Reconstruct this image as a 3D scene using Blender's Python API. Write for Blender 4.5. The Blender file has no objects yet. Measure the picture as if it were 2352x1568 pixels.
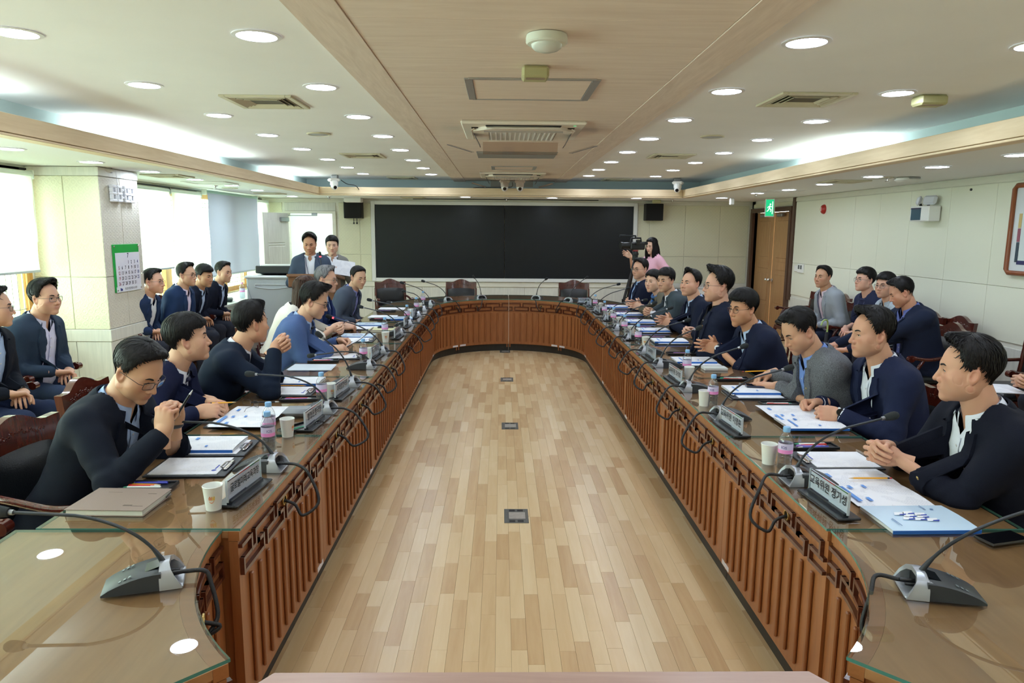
import bpy, bmesh, math, random
import numpy as np
import openvdb
from mathutils import Vector, Matrix
random.seed(7); rng = np.random.default_rng(7)
PI = math.pi
SC = bpy.context.scene
COL = SC.collection
# ---------------------------------------------------------------- camera, world, exposure
cd = bpy.data.cameras.new('camera'); cam = bpy.data.objects.new('camera', cd); COL.objects.link(cam)
cd.sensor_width = 36.0; cd.lens = 36.0 * 1620 / 2352; cd.clip_start = 0.05
CAMZ = 1.72; YAW, PITCH, ROLL = math.radians(0.97543), math.radians(9.00742), 0.0075
_f = Vector((math.sin(YAW)*math.cos(PITCH), math.cos(YAW)*math.cos(PITCH), -math.sin(PITCH)))
_r = Vector((math.cos(YAW), -math.sin(YAW), 0)); _d = _f.cross(_r)
_r2 = _r*math.cos(ROLL) - _d*math.sin(ROLL); _d2 = _d*math.cos(ROLL) + _r*math.sin(ROLL)
cam.matrix_world = Matrix(((_r2.x, -_d2.x, -_f.x, 0), (_r2.y, -_d2.y, -_f.y, 0), (_r2.z, -_d2.z, -_f.z, CAMZ), (0, 0, 0, 1)))
SC.camera = cam
SC.view_settings.view_transform = 'Standard'; SC.view_settings.look = 'None'
SC.view_settings.gamma = 1.0; SC.view_settings.use_curve_mapping = False
SC.view_settings.exposure = 0.0
SC.cycles.use_denoising = True
SC.cycles.max_bounces = 9; SC.cycles.diffuse_bounces = 5; SC.cycles.glossy_bounces = 4
SC.cycles.transmission_bounces = 6; SC.cycles.transparent_max_bounces = 12
SC.cycles.caustics_refractive = False; SC.cycles.caustics_reflective = False
SC.cycles.sample_clamp_indirect = 6.0
W = bpy.data.worlds.new('daylight'); SC.world = W; W.use_nodes = True
W.node_tree.nodes['Background'].inputs[0].default_value = (0.90, 1.0, 0.95, 1)
W.node_tree.nodes['Background'].inputs[1].default_value = 13.0
LAMP = 66.0        # radiance of a ceiling downlight diffuser
TUBE = 34.0        # radiance of the fluorescent tubes in the ceiling cove

def lin(c):
    return tuple(((v/255.0)/12.92 if v <= 10 else ((v/255.0+0.055)/1.055)**2.4) for v in c)
MATS = {}
def nt(name):
    m = bpy.data.materials.new(name); m.use_nodes = True
    n = m.node_tree.nodes; return m, n, m.node_tree.links, n['Principled BSDF']
def mat(name, c, rough=0.5, metal=0.0, spec=0.5, emit=None, coat=0, noise=0, nscale=8, bump=0, bscale=60, stretch=None, trans=0, sss=0, sheen=0, obj_rand=0):
    """c sRGB 0-255; optional noise tint variation and noise bump"""
    if name in MATS: return MATS[name]
    m, N, L, b = nt(name); MATS[name] = m
    b.inputs['Base Color'].default_value = (*lin(c), 1); b.inputs['Roughness'].default_value = rough
    b.inputs['Metallic'].default_value = metal; b.inputs['Specular IOR Level'].default_value = spec
    if coat: b.inputs['Coat Weight'].default_value = coat; b.inputs['Coat Roughness'].default_value = 0.08
    if sheen: b.inputs['Sheen Weight'].default_value = sheen
    if trans: b.inputs['Transmission Weight'].default_value = trans
    if sss:
        b.inputs['Subsurface Weight'].default_value = sss; b.inputs['Subsurface Radius'].default_value = (0.012, 0.005, 0.003)
        b.inputs['Subsurface Scale'].default_value = 1.0
    if emit: b.inputs['Emission Color'].default_value = (*lin(emit[0]), 1); b.inputs['Emission Strength'].default_value = emit[1]
    if noise or bump:
        tc = N.new('ShaderNodeTexCoord'); mp = N.new('ShaderNodeMapping'); L.new(tc.outputs['Object'], mp.inputs[0])
        if stretch: mp.inputs['Scale'].default_value = stretch
    if noise:
        t = N.new('ShaderNodeTexNoise'); t.inputs['Scale'].default_value = nscale; t.inputs['Detail'].default_value = 5
        L.new(mp.outputs[0], t.inputs['Vector'])
        r = N.new('ShaderNodeValToRGB'); L.new(t.outputs['Fac'], r.inputs[0])
        lo = tuple(max(0, v*(1-noise)) for v in lin(c)); hi = tuple(min(1, v*(1+noise)) for v in lin(c))
        r.color_ramp.elements[0].color = (*lo, 1); r.color_ramp.elements[0].position = 0.3
        r.color_ramp.elements[1].color = (*hi, 1); r.color_ramp.elements[1].position = 0.7
        L.new(r.outputs[0], b.inputs['Base Color'])
    if bump:
        t = N.new('ShaderNodeTexNoise'); t.inputs['Scale'].default_value = bscale; t.inputs['Detail'].default_value = 3
        L.new(mp.outputs[0], t.inputs['Vector'])
        bp = N.new('ShaderNodeBump'); bp.inputs['Strength'].default_value = bump; bp.inputs['Distance'].default_value = 0.004
        L.new(t.outputs['Fac'], bp.inputs['Height']); L.new(bp.outputs[0], b.inputs['Normal'])
    return m
def wood(name, stops, rough=0.35, axis='Y', scale=6.0, rand=False, coat=0, spec=0.5, fine=1.0):
    """procedural wood: stretched noise along axis, colour ramp stops (sRGB), optional random tint for each board"""
    if name in MATS: return MATS[name]
    m, N, L, b = nt(name); MATS[name] = m
    tc = N.new('ShaderNodeTexCoord'); mp = N.new('ShaderNodeMapping'); L.new(tc.outputs['Object'], mp.inputs[0])
    s = {'X': (0.09, 1, 1), 'Y': (1, 0.09, 1), 'Z': (1, 1, 0.09)}[axis]; mp.inputs['Scale'].default_value = s
    if rand:
        g = N.new('ShaderNodeNewGeometry'); oi = N.new('ShaderNodeObjectInfo')
        ad = N.new('ShaderNodeMath'); ad.operation = 'ADD'; L.new(g.outputs['Random Per Island'], ad.inputs[0]); L.new(oi.outputs['Random'], ad.inputs[1])
        fr = N.new('ShaderNodeMath'); fr.operation = 'FRACT'; L.new(ad.outputs[0], fr.inputs[0])
        ml = N.new('ShaderNodeMath'); ml.operation = 'MULTIPLY'; ml.inputs[1].default_value = 37.0; L.new(fr.outputs[0], ml.inputs[0])
        va = N.new('ShaderNodeVectorMath'); va.operation = 'ADD'; L.new(mp.outputs[0], va.inputs[0]); L.new(ml.outputs[0], va.inputs[1]); vec = va.outputs[0]
    else: vec = mp.outputs[0]
    t = N.new('ShaderNodeTexNoise'); t.inputs['Scale'].default_value = scale*4; t.inputs['Detail'].default_value = 7; t.inputs['Distortion'].default_value = 1.6
    L.new(vec, t.inputs['Vector'])
    t2 = N.new('ShaderNodeTexNoise'); t2.inputs['Scale'].default_value = scale*26; t2.inputs['Detail'].default_value = 3; L.new(vec, t2.inputs['Vector'])
    mx = N.new('ShaderNodeMath'); mx.operation = 'MULTIPLY_ADD'; mx.inputs[1].default_value = 0.35*fine; L.new(t2.outputs['Fac'], mx.inputs[0]); L.new(t.outputs['Fac'], mx.inputs[2])
    sb = N.new('ShaderNodeMath'); sb.operation = 'SUBTRACT'; sb.inputs[1].default_value = 0.17*fine; L.new(mx.outputs[0], sb.inputs[0]); f = sb.outputs[0]
    if rand:
        m3 = N.new('ShaderNodeMath'); m3.operation = 'MULTIPLY_ADD'; m3.inputs[1].default_value = 0.62; L.new(fr.outputs[0], m3.inputs[0])
        m4 = N.new('ShaderNodeMath'); m4.operation = 'MULTIPLY_ADD'; m4.inputs[1].default_value = 0.45; m4.inputs[2].default_value = -0.04; L.new(f, m4.inputs[0])
        L.new(m4.outputs[0], m3.inputs[2]); f = m3.outputs[0]
    r = N.new('ShaderNodeValToRGB'); L.new(f, r.inputs[0]); e = r.color_ramp.elements
    for i, (p, c) in enumerate(stops):
        el = e[i] if i < 2 else e.new(p)
        el.position = p; el.color = (*lin(c), 1)
    L.new(r.outputs[0], b.inputs['Base Color']); b.inputs['Roughness'].default_value = rough; b.inputs['Specular IOR Level'].default_value = spec
    if coat: b.inputs['Coat Weight'].default_value = coat; b.inputs['Coat Roughness'].default_value = 0.06
    bp = N.new('ShaderNodeBump'); bp.inputs['Strength'].default_value = 0.06; bp.inputs['Distance'].default_value = 0.002
    L.new(t2.outputs['Fac'], bp.inputs['Height']); L.new(bp.outputs[0], b.inputs['Normal'])
    return m
def emission(name, c, s):
    if name in MATS: return MATS[name]
    m = bpy.data.materials.new(name); m.use_nodes = True; N = m.node_tree.nodes; N.clear()
    e = N.new('ShaderNodeEmission'); o = N.new('ShaderNodeOutputMaterial'); e.inputs[0].default_value = (*c, 1); e.inputs[1].default_value = s
    m.node_tree.links.new(e.outputs[0], o.inputs[0]); MATS[name] = m; return m
def glass(name, tint=(255, 255, 255), ior=1.5, rough=0.01, boost=1.0):
    """clear sheet: transparent straight through, mirror reflection by Fresnel"""
    if name in MATS: return MATS[name]
    m = bpy.data.materials.new(name); m.use_nodes = True; N = m.node_tree.nodes; L = m.node_tree.links; N.clear()
    t = N.new('ShaderNodeBsdfTransparent'); t.inputs[0].default_value = (*lin(tint), 1)
    g = N.new('ShaderNodeBsdfGlossy'); g.inputs['Roughness'].default_value = rough
    f0 = ((ior-1)/(ior+1))**2*boost                      # Schlick reflectance of a thin sheet
    fr = N.new('ShaderNodeLayerWeight'); fr.inputs[0].default_value = .5; pw = N.new('ShaderNodeMath'); pw.operation = 'POWER'; pw.inputs[1].default_value = 3.6; L.new(fr.outputs['Facing'], pw.inputs[0])
    mu = N.new('ShaderNodeMath'); mu.operation = 'MULTIPLY_ADD'; mu.inputs[1].default_value = 1-f0; mu.inputs[2].default_value = f0; mu.use_clamp = True; L.new(pw.outputs[0], mu.inputs[0])
    mx = N.new('ShaderNodeMixShader'); L.new(mu.outputs[0], mx.inputs[0]); L.new(t.outputs[0], mx.inputs[1]); L.new(g.outputs[0], mx.inputs[2])
    o = N.new('ShaderNodeOutputMaterial'); L.new(mx.outputs[0], o.inputs[0]); MATS[name] = m; return m
def blind_mat(name, c, trl=0.5):
    if name in MATS: return MATS[name]
    m = bpy.data.materials.new(name); m.use_nodes = True; N = m.node_tree.nodes; L = m.node_tree.links; N.clear()
    d = N.new('ShaderNodeBsdfDiffuse'); t = N.new('ShaderNodeBsdfTranslucent'); d.inputs[0].default_value = (*lin(c), 1); t.inputs[0].default_value = (*lin(c), 1)
    mx = N.new('ShaderNodeMixShader'); mx.inputs[0].default_value = trl; L.new(d.outputs[0], mx.inputs[1]); L.new(t.outputs[0], mx.inputs[2])
    o = N.new('ShaderNodeOutputMaterial'); L.new(mx.outputs[0], o.inputs[0]); MATS[name] = m; return m

# ---------------------------------------------------------------- mesh helpers
def rotm(rx=0, ry=0, rz=0):
    return np.array(Matrix.Rotation(rz, 3, 'Z') @ Matrix.Rotation(ry, 3, 'Y') @ Matrix.Rotation(rx, 3, 'X'))
class MB:
    def __init__(s): s.v = []; s.f = []; s.m = []; s.n = 0
    def raw(s, v, f, m=0):
        v = np.asarray(v, float); b = s.n; s.v.append(v); s.n += len(v)
        for q in f: s.f.append(tuple(int(i)+b for i in q)); s.m.append(m)
        return s
    def box(s, c, d, m=0, R=None, bev=0.0):
        x, y, z = [k/2 for k in d]; c = np.asarray(c, float)
        if bev <= 0:
            v = np.array([(sx*x, sy*y, sz*z) for sz in (-1, 1) for sy in (-1, 1) for sx in (-1, 1)], float)
            f = [(0, 2, 3, 1), (4, 5, 7, 6), (0, 1, 5, 4), (2, 6, 7, 3), (0, 4, 6, 2), (1, 3, 7, 5)]
        else:
            b = min(bev, x*.9, y*.9, z*.9); v = []; idx = {}
            for sx in (-1, 1):
                for sy in (-1, 1):
                    for sz in (-1, 1):
                        for k in range(3):
                            p = [sx*(x-b), sy*(y-b), sz*(z-b)]; p[k] = (sx*x, sy*y, sz*z)[k]; idx[(sx, sy, sz, k)] = len(v); v.append(p)
            v = np.array(v); f = []
            I = lambda a, b_, c_, k: idx[(a, b_, c_, k)]
            for q in (-1, 1):
                f.append([I(q, -1, -1, 0), I(q, 1, -1, 0), I(q, 1, 1, 0), I(q, -1, 1, 0)][::q])
                f.append([I(-1, q, -1, 1), I(1, q, -1, 1), I(1, q, 1, 1), I(-1, q, 1, 1)][::-q])
                f.append([I(-1, -1, q, 2), I(1, -1, q, 2), I(1, 1, q, 2), I(-1, 1, q, 2)][::q])
                for q2 in (-1, 1):
                    f.append([I(q, q2, -1, 0), I(q, q2, -1, 1), I(q, q2, 1, 1), I(q, q2, 1, 0)][::q*q2])
                    f.append([I(q, -1, q2, 0), I(q, -1, q2, 2), I(q, 1, q2, 2), I(q, 1, q2, 0)][::-q*q2])
                    f.append([I(-1, q, q2, 1), I(-1, q, q2, 2), I(1, q, q2, 2), I(1, q, q2, 1)][::q*q2])
                    for q3 in (-1, 1): f.append([I(q, q2, q3, 0), I(q, q2, q3, 1), I(q, q2, q3, 2)][::q*q2*q3])
        if R is not None: v = v @ np.asarray(R).T
        return s.raw(v + c, f, m)
    def lathe(s, prof, c=(0, 0, 0), n=24, m=0, R=None, caps=True):
        """prof: list of (r, z)"""
        v = []; f = []
        for r, z in prof:
            for k in range(n):
                a = 2*PI*k/n; v.append((r*math.cos(a), r*math.sin(a), z))
        for i in range(len(prof)-1):
            for k in range(n): f.append((i*n+k, i*n+(k+1) % n, (i+1)*n+(k+1) % n, (i+1)*n+k))
        if caps:
            if prof[0][0] > 1e-5: f.append(tuple(range(n))[::-1])
            if prof[-1][0] > 1e-5: f.append(tuple((len(prof)-1)*n+k for k in range(n)))
        v = np.array(v)
        if R is not None: v = v @ np.asarray(R).T
        return s.raw(v + np.asarray(c), f, m)
    def cyl(s, c, r, h, n=20, m=0, R=None): return s.lathe([(r, -h/2), (r, h/2)], c, n, m, R)
    def tube(s, pts, r, n=8, m=0, closed=False, caps=True):
        P = np.array(pts, float); k = len(P); rr = np.broadcast_to(np.asarray(r, float), (k,)); v = []; f = []
        T = np.zeros_like(P)
        for i in range(k):
            a = P[(i-1) % k] if (closed or i > 0) else P[i]; b = P[(i+1) % k] if (closed or i < k-1) else P[i]; T[i] = (b-a)/(np.linalg.norm(b-a)+1e-9)
        up = np.array([0, 0, 1.]) if abs(T[0][2]) < .9 else np.array([1., 0, 0]); nrm = np.cross(T[0], up); nrm /= np.linalg.norm(nrm)
        for i in range(k):
            nrm = nrm - T[i]*np.dot(nrm, T[i]); nrm /= np.linalg.norm(nrm)+1e-9; bi = np.cross(T[i], nrm)
            for j in range(n):
                a = 2*PI*j/n; v.append(P[i] + rr[i]*(math.cos(a)*nrm + math.sin(a)*bi))
        for i in range(k if closed else k-1):
            for j in range(n): f.append((i*n+j, i*n+(j+1) % n, ((i+1) % k)*n+(j+1) % n, ((i+1) % k)*n+j))
        if caps and not closed: f.append(tuple(range(n))[::-1]); f.append(tuple((k-1)*n+j for j in range(n)))
        return s.raw(v, f, m)
    def prism(s, poly, z0, z1, m=0, M=None, c=(0, 0, 0), side=None):
        """poly xy extruded z0..z1; M 3x3 maps it"""
        n = len(poly); v = [(x, y, z0) for x, y in poly] + [(x, y, z1) for x, y in poly]
        ar = sum(poly[i][0]*poly[(i+1) % n][1]-poly[(i+1) % n][0]*poly[i][1] for i in range(n))
        v = np.array(v, float); fl = ar < 0
        q = [tuple(range(n))[::-1], tuple(range(n, 2*n))]; sd = [(i, (i+1) % n, n+(i+1) % n, n+i) for i in range(n)]
        if fl: q = [t[::-1] for t in q]; sd = [t[::-1] for t in sd]
        if M is not None: v = v @ np.asarray(M).T
        v = v + np.asarray(c); b = s.n; s.raw(v, q, m)
        for t in sd: s.f.append(tuple(i+b for i in t)); s.m.append(m if side is None else side)
        return s
    def grid(s, G, m=0, flip=False, wrap=False):
        """G (a,b,3) array of points"""
        a, b = G.shape[:2]; f = []
        for i in range(a-1):
            for j in range(b if wrap else b-1):
                q = (i*b+j, i*b+(j+1) % b, (i+1)*b+(j+1) % b, (i+1)*b+j); f.append(q[::-1] if flip else q)
        return s.raw(G.reshape(-1, 3), f, m)
    def mesh(s, name, mats, smooth=None):
        me = bpy.data.meshes.new(name)
        V = np.concatenate(s.v) if s.v else np.zeros((0, 3))
        me.from_pydata(V.tolist(), [], s.f)
        for k in (mats if isinstance(mats, (list, tuple)) else [mats]): me.materials.append(k)
        if any(s.m): me.polygons.foreach_set('material_index', s.m)
        if smooth is not None:
            me.shade_smooth()
            if smooth < 179: me.set_sharp_from_angle(angle=math.radians(smooth))
        return me
    def build(s, name, mats, parent=None, loc=None, rz=0, smooth=None):
        return link(name, s.mesh(name, mats, smooth), parent, loc, rz)
def link(name, data, parent=None, loc=None, rz=0):
    o = bpy.data.objects.new(name, data); COL.objects.link(o)
    if parent is not None: o.parent = parent
    if loc is not None: o.location = loc
    if rz: o.rotation_euler = (0, 0, rz)
    return o
def tag(o, label=None, cat=None, group=None, kind=None):
    if label: o['label'] = label
    if cat: o['category'] = cat
    if group: o['group'] = group
    if kind: o['kind'] = kind
    return o
def thing(name, label, cat, loc=(0, 0, 0), rz=0, group=None):
    return tag(link(name, None, None, loc, rz), label, cat, group)
KIDS = {}
def dup(o, loc=None, rz=None, label=None, group=None, parent=None):
    c = o.copy(); COL.objects.link(c)
    if parent is not None: c.parent = parent
    for ch in list(o.children): dup(ch, parent=c)
    if loc is not None: c.location = loc
    if rz is not None: c.rotation_euler = (0, 0, rz)
    if label: c['label'] = label
    if group: c['group'] = group
    return c
def struct(name, mb, mats, parent=None, smooth=None, label=None):
    o = mb.build(name, mats, parent, smooth=smooth)
    if parent is None: o['kind'] = 'structure'; o['label'] = label or name.replace('_', ' ')
    return o
FONT_CACHE = {}
def text_mesh(txt, size, mat_, depth=0.0, align='CENTER', bold=0.0):
    """lettering as a mesh: x along the text, y up, z out"""
    cu = bpy.data.curves.new('lettering', 'FONT'); cu.body = txt; cu.size = size; cu.align_x = align; cu.align_y = 'CENTER'
    cu.extrude = depth; cu.offset = bold; cu.resolution_u = 2
    ob = bpy.data.objects.new('lettering', cu); COL.objects.link(ob)
    dg = bpy.context.evaluated_depsgraph_get(); me = bpy.data.meshes.new_from_object(ob.evaluated_get(dg))
    bpy.data.objects.remove(ob); bpy.data.curves.remove(cu)
    me.materials.clear(); me.materials.append(mat_); return me
def text(txt, size, mat_, parent, loc, M3, align='CENTER', bold=0.0, name='lettering', sx=1.0):
    me = text_mesh(txt, size, mat_, align=align, bold=bold)
    Mx = np.asarray(M3, float); n = len(me.vertices); a = np.empty(n*3); me.vertices.foreach_get('co', a); a = a.reshape(-1, 3); a[:, 0] *= sx
    a = a @ Mx.T; me.vertices.foreach_set('co', a.ravel()); me.update()
    o = link(name, me, parent, loc); return o
def arr(me):
    a = np.empty(len(me.vertices)*3); me.vertices.foreach_get('co', a); return a.reshape(-1, 3)
def spline(P, n):
    """Catmull-Rom through points"""
    P = np.array(P, float); Q = np.vstack([2*P[0]-P[1], P, 2*P[-1]-P[-2]]); out = []
    k = len(P)-1
    for t in np.linspace(0, k, n):
        i = min(int(t), k-1); u = t-i; p0, p1, p2, p3 = Q[i:i+4]
        out.append(.5*((2*p1)+(-p0+p2)*u+(2*p0-5*p1+4*p2-p3)*u*u+(-p0+3*p1-3*p2+p3)*u**3))
    return np.array(out)
# ---------------------------------------------------------------- setting
XL, XR, YB, YF, ZS, ZC = -4.27, 4.62, 13.1, -2.6, 2.25, 2.55
wall_trim = mat('wall_trim', (226, 224, 212), 0.55, noise=0.04, nscale=5, stretch=(1, 1, 8))
wainscot = wood('wainscot_wood', [(0.2, (205, 205, 198)), (0.8, (226, 225, 217))], 0.5, 'Z', 5)
white_ceiling = mat('white_ceiling', (240, 240, 240), 0.9, noise=0.02, nscale=2)
cove_blue = mat('cove_paint', (205, 222, 226), 0.85)
birch = wood('birch_ceiling', [(0.25, (222, 204, 190)), (0.75, (236, 221, 208))], 0.55, 'X', 4, fine=.7)
birch_edge = wood('birch_border', [(0.25, (216, 198, 184)), (0.75, (234, 218, 205))], 0.55, 'Y', 5)
beam_wood = wood('beam_wood', [(0.25, (216, 190, 152)), (0.75, (232, 210, 176))], 0.5, 'Y', 3)
beam_wood_x = wood('beam_wood_x', [(0.25, (216, 190, 152)), (0.75, (232, 210, 176))], 0.5, 'X', 3)
dark_frame = mat('dark_wood_frame', (84, 58, 44), 0.45, noise=0.15, nscale=6, stretch=(8, 8, 1))
oak_door = wood('oak_door', [(0.2, (166, 122, 78)), (0.8, (190, 148, 102))], 0.45, 'Z', 5)
black_plastic = mat('black_plastic', (20, 21, 23), 0.42)
white_plastic = mat('white_plastic', (238, 238, 236), 0.4)
grey_metal = mat('grey_metal', (150, 152, 156), 0.35, metal=0.8)
chrome = mat('chrome', (215, 215, 218), 0.16, metal=1.0)
brass = mat('brass', (196, 170, 110), 0.3, metal=0.9)
window_glass = glass('window_glass', (236, 246, 240))
def embossed(name, c):
    """cream wallcovering with a small raised quatrefoil repeat"""
    m, N, L, b = nt(name); MATS[name] = m
    b.inputs['Base Color'].default_value = (*lin(c), 1); b.inputs['Roughness'].default_value = 0.6
    tc = N.new('ShaderNodeTexCoord'); sep = N.new('ShaderNodeSeparateXYZ'); L.new(tc.outputs['Object'], sep.inputs[0])
    ad = N.new('ShaderNodeMath'); ad.operation = 'ADD'; L.new(sep.outputs[0], ad.inputs[0]); L.new(sep.outputs[1], ad.inputs[1])
    cb = N.new('ShaderNodeCombineXYZ'); L.new(ad.outputs[0], cb.inputs[0]); L.new(sep.outputs[2], cb.inputs[1])
    v = N.new('ShaderNodeTexVoronoi'); v.inputs['Scale'].default_value = 17; v.inputs['Randomness'].default_value = 0.0; L.new(cb.outputs[0], v.inputs['Vector'])
    wv = N.new('ShaderNodeMath'); wv.operation = 'SINE'; ml = N.new('ShaderNodeMath'); ml.operation = 'MULTIPLY'; ml.inputs[1].default_value = 18
    L.new(v.outputs['Distance'], ml.inputs[0]); L.new(ml.outputs[0], wv.inputs[0])
    bp = N.new('ShaderNodeBump'); bp.inputs['Strength'].default_value = 0.25; bp.inputs['Distance'].default_value = 0.003
    L.new(wv.outputs[0], bp.inputs['Height']); L.new(bp.outputs[0], b.inputs['Normal'])
    r = N.new('ShaderNodeValToRGB'); L.new(wv.outputs[0], r.inputs[0])
    r.color_ramp.elements[0].color = (*lin(tuple(v*.975 for v in c)), 1); r.color_ramp.elements[1].color = (*lin(c), 1)
    L.new(r.outputs[0], b.inputs['Base Color']); return m
panel_cream = embossed('panel_cream', (226, 224, 198))
panel_grey = embossed('panel_grey', (214, 208, 196))
panel_right = mat('panel_right', (231, 231, 214), 0.6, bump=0.12, bscale=220)

# floor: a subfloor, the oak strips one by one
oak = wood('oak_floor', [(0.05, (192, 156, 112)), (0.45, (214, 184, 140)), (0.72, (222, 196, 154)), (1.0, (232, 211, 174))], 0.27, 'Y', 3.2, rand=True, spec=0.45)
fl = struct('floor', MB().box(((XL+XR)/2, (YF+YB)/2, -0.06), (XR-XL+.4, YB-YF+.4, 0.1)), mat('subfloor', (120, 88, 56), 0.8), label='light oak strip floor')
SW = 0.0665
def strip_mesh(ln):
    return MB().box((0, 0, 0), (SW-0.0007, ln-0.0009, 0.012), bev=0.0004)
lens = [0.24, 0.31, 0.38, 0.46, 0.55]
smesh = [strip_mesh(l).mesh('plank', oak) for l in lens]
singles = []; rest = MB(); fr = random.Random(3)
ix = 0; x = XL
while x < XR:
    y = YF - fr.random()*0.5
    while y < YB:
        k = fr.randrange(5); cx, cy = x+SW/2, y+lens[k]/2
        if -0.97 < cx < 1.17 and 2.35 < cy < 10.1: singles.append((cy, cx, k))
        else: rest.box((cx, cy, -0.006+fr.uniform(-.0002, .0002)), (SW-0.0007, lens[k]-0.0009, 0.012))
        y += lens[k]
    x += SW
singles.sort()
for cy, cx, k in singles[:300]:
    link('plank', smesh[k], fl, (cx, cy, -0.006+fr.uniform(-.0002, .0002)))
for cy, cx, k in singles[300:]:
    rest.box((cx, cy, -0.006), (SW-0.0007, lens[k]-0.0009, 0.012))
tag(rest.build('planks', oak, fl), kind='stuff')

# walls ------------------------------------------------------------
def panels(parent, axis, pos, spans, zs, m, th=0.012, sgn=1, bev=0.003, gap=0.004, name='panel'):
    """separate wall panels: axis 'x' runs along x at y=pos (sgn side), 'y' runs along y at x=pos"""
    for a, b in spans:
        for z0, z1 in zs:
            c = ((a+b)/2, pos+sgn*th/2, (z0+z1)/2) if axis == 'x' else (pos+sgn*th/2, (a+b)/2, (z0+z1)/2)
            d = (b-a-gap, th, z1-z0-gap) if axis == 'x' else (th, b-a-gap, z1-z0-gap)
            MB().box(c, d, bev=bev).build(name, m, parent)
def spans(xs): return list(zip(xs[:-1], xs[1:]))
T = 0.15
# back wall: hole for the open door
DX0, DX1, DZ = -3.87, -3.06, 1.985
wb = MB()
wb.box(((XL-.2+DX0)/2, YB+T/2, 1.3), (DX0-XL+.2, T, 2.7)); wb.box(((DX1+XR+.2)/2, YB+T/2, 1.3), (XR-DX1+.2, T, 2.7)); wb.box(((DX0+DX1)/2, YB+T/2, (DZ+2.65)/2), (DX1-DX0, T, 2.65-DZ))
wback = struct('wall_back', wb, wall_trim, label='cream panelled back wall')
panels(wback, 'x', YB, [(-4.26, -3.97)], [(2.0, 2.18)], panel_cream, sgn=-1)
panels(wback, 'x', YB, [(-3.93, -3.0)], [(2.03, 2.18)], wainscot, sgn=-1)
panels(wback, 'x', YB, [(-2.95, -2.57), (-2.57, -2.37)], [(0.76, 1.25), (1.25, 2.18)], panel_cream, sgn=-1)
panels(wback, 'x', YB, spans([2.52, 2.734, 3.387, 4.031, 4.56]), [(0.76, 1.25), (1.25, 2.18)], panel_cream, sgn=-1)
panels(wback, 'x', YB, spans([-2.95, -2.37, -1.45, -.5, .45, 1.4, 2.5, 3.4, 4.56]), [(0.1, 0.66)], wainscot, sgn=-1)
struct('trim_1', MB().box(((-2.95+4.6)/2, YB-.012, .71), (4.6+2.95, .03, .085), bev=.004).box((.08, YB-.012, 2.235), (9, .024, .03)), wall_trim, label='chair rail and top moulding of the back wall')
struct('baseboard_back', MB().box(((-3.0+4.6)/2, YB-.01, .05), (7.6, .02, .1)), wall_trim)
struct('trim_2', MB().box((DX0-.03, YB-.015, DZ/2), (.06, .05, DZ)).box((DX1+.03, YB-.015, DZ/2), (.06, .05, DZ)).box(((DX0+DX1)/2, YB-.015, DZ+.02), (DX1-DX0+.12, .05, .04)), wall_trim, label='pale frame of the open door')
# passage behind the open door
pas = MB(); pas.box((-3.3, YB+1.9, 1.2), (2.6, .05, 2.6)); pas.box((-4.6, YB+1.0, 1.2), (.05, 1.9, 2.6)); pas.box((-2.0, YB+1.0, 1.2), (.05, 1.9, 2.6)); pas.box((-3.3, YB+1.0, 2.5), (2.6, 1.9, .05))
struct('wall_passage', pas, mat('passage_white', (226, 240, 232), 0.35), label='bright white passage behind the open door')
struct('floor_passage', MB().box((-3.3, YB+1.0, -.03), (2.6, 1.8, .06)), mat('passage_floor', (190, 190, 180), 0.4))
emis_pass = emission('passage_fill', (.9, 1, .96), 30)  # glow of an unseen lamp added to brighten the passage
t = thing('passage_fill_light', 'unseen square ceiling light added to brighten the passage behind the open door', 'light', (-3.3, YB+.9, 2.46)); MB().box((0, 0, 0), (.6, .6, .02)).build('diffuser', emis_pass, t); MB().box((0, 0, .012), (.66, .66, .02)).build('frame', white_plastic, t)
struct('trim_3', MB().box((-3.24, YB+1.865, 1.2), (.012, .01, 2.5)), mat('joint_grey', (150, 165, 160), 0.6), label='joint in the passage wall')
# right wall
wr = struct('wall_right', MB().box((XR+T/2, (YF+11.2)/2, 1.3), (T, 11.2-YF, 2.7)).box((XR+T/2, 12.1, 2.38), (T, 2.0, .56)).box((XR+T/2, 13.02, 1.3), (T, .16, 2.7)), wall_trim, label='cream panelled right wall')
jy = [-2.6, -1.5, -.15, 1.2, 1.88, 2.55, 3.23, 3.9, 4.58, 5.25, 5.93, 6.61, 7.29, 8.0, 8.64, 9.26, 9.98, 11.12]
panels(wr, 'y', XR, spans(jy), [(0.74, 1.237), (1.237, 2.18)], panel_right, sgn=-1)
panels(wr, 'y', XR, spans(jy[::2]+[11.12]), [(0.1, 0.70)], wainscot, sgn=-1)
panels(wr, 'y', XR, [(11.3, 13.0)], [(2.13, 2.20)], panel_cream, sgn=-1)
struct('trim_4', MB().box((XR-.02, 11.16, 1.45), (.045, .07, 1.6), bev=.004), dark_frame, label='dark corner strip beside the oak door')
struct('trim_5', MB().box((XR-.01, 4.3, 2.215), (.02, 13.7, .06)), wall_trim, label='top moulding of the right wall')
struct('baseboard_right', MB().box((XR-.01, 4.3, .05), (.02, 13.7, .1)), wall_trim)
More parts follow.
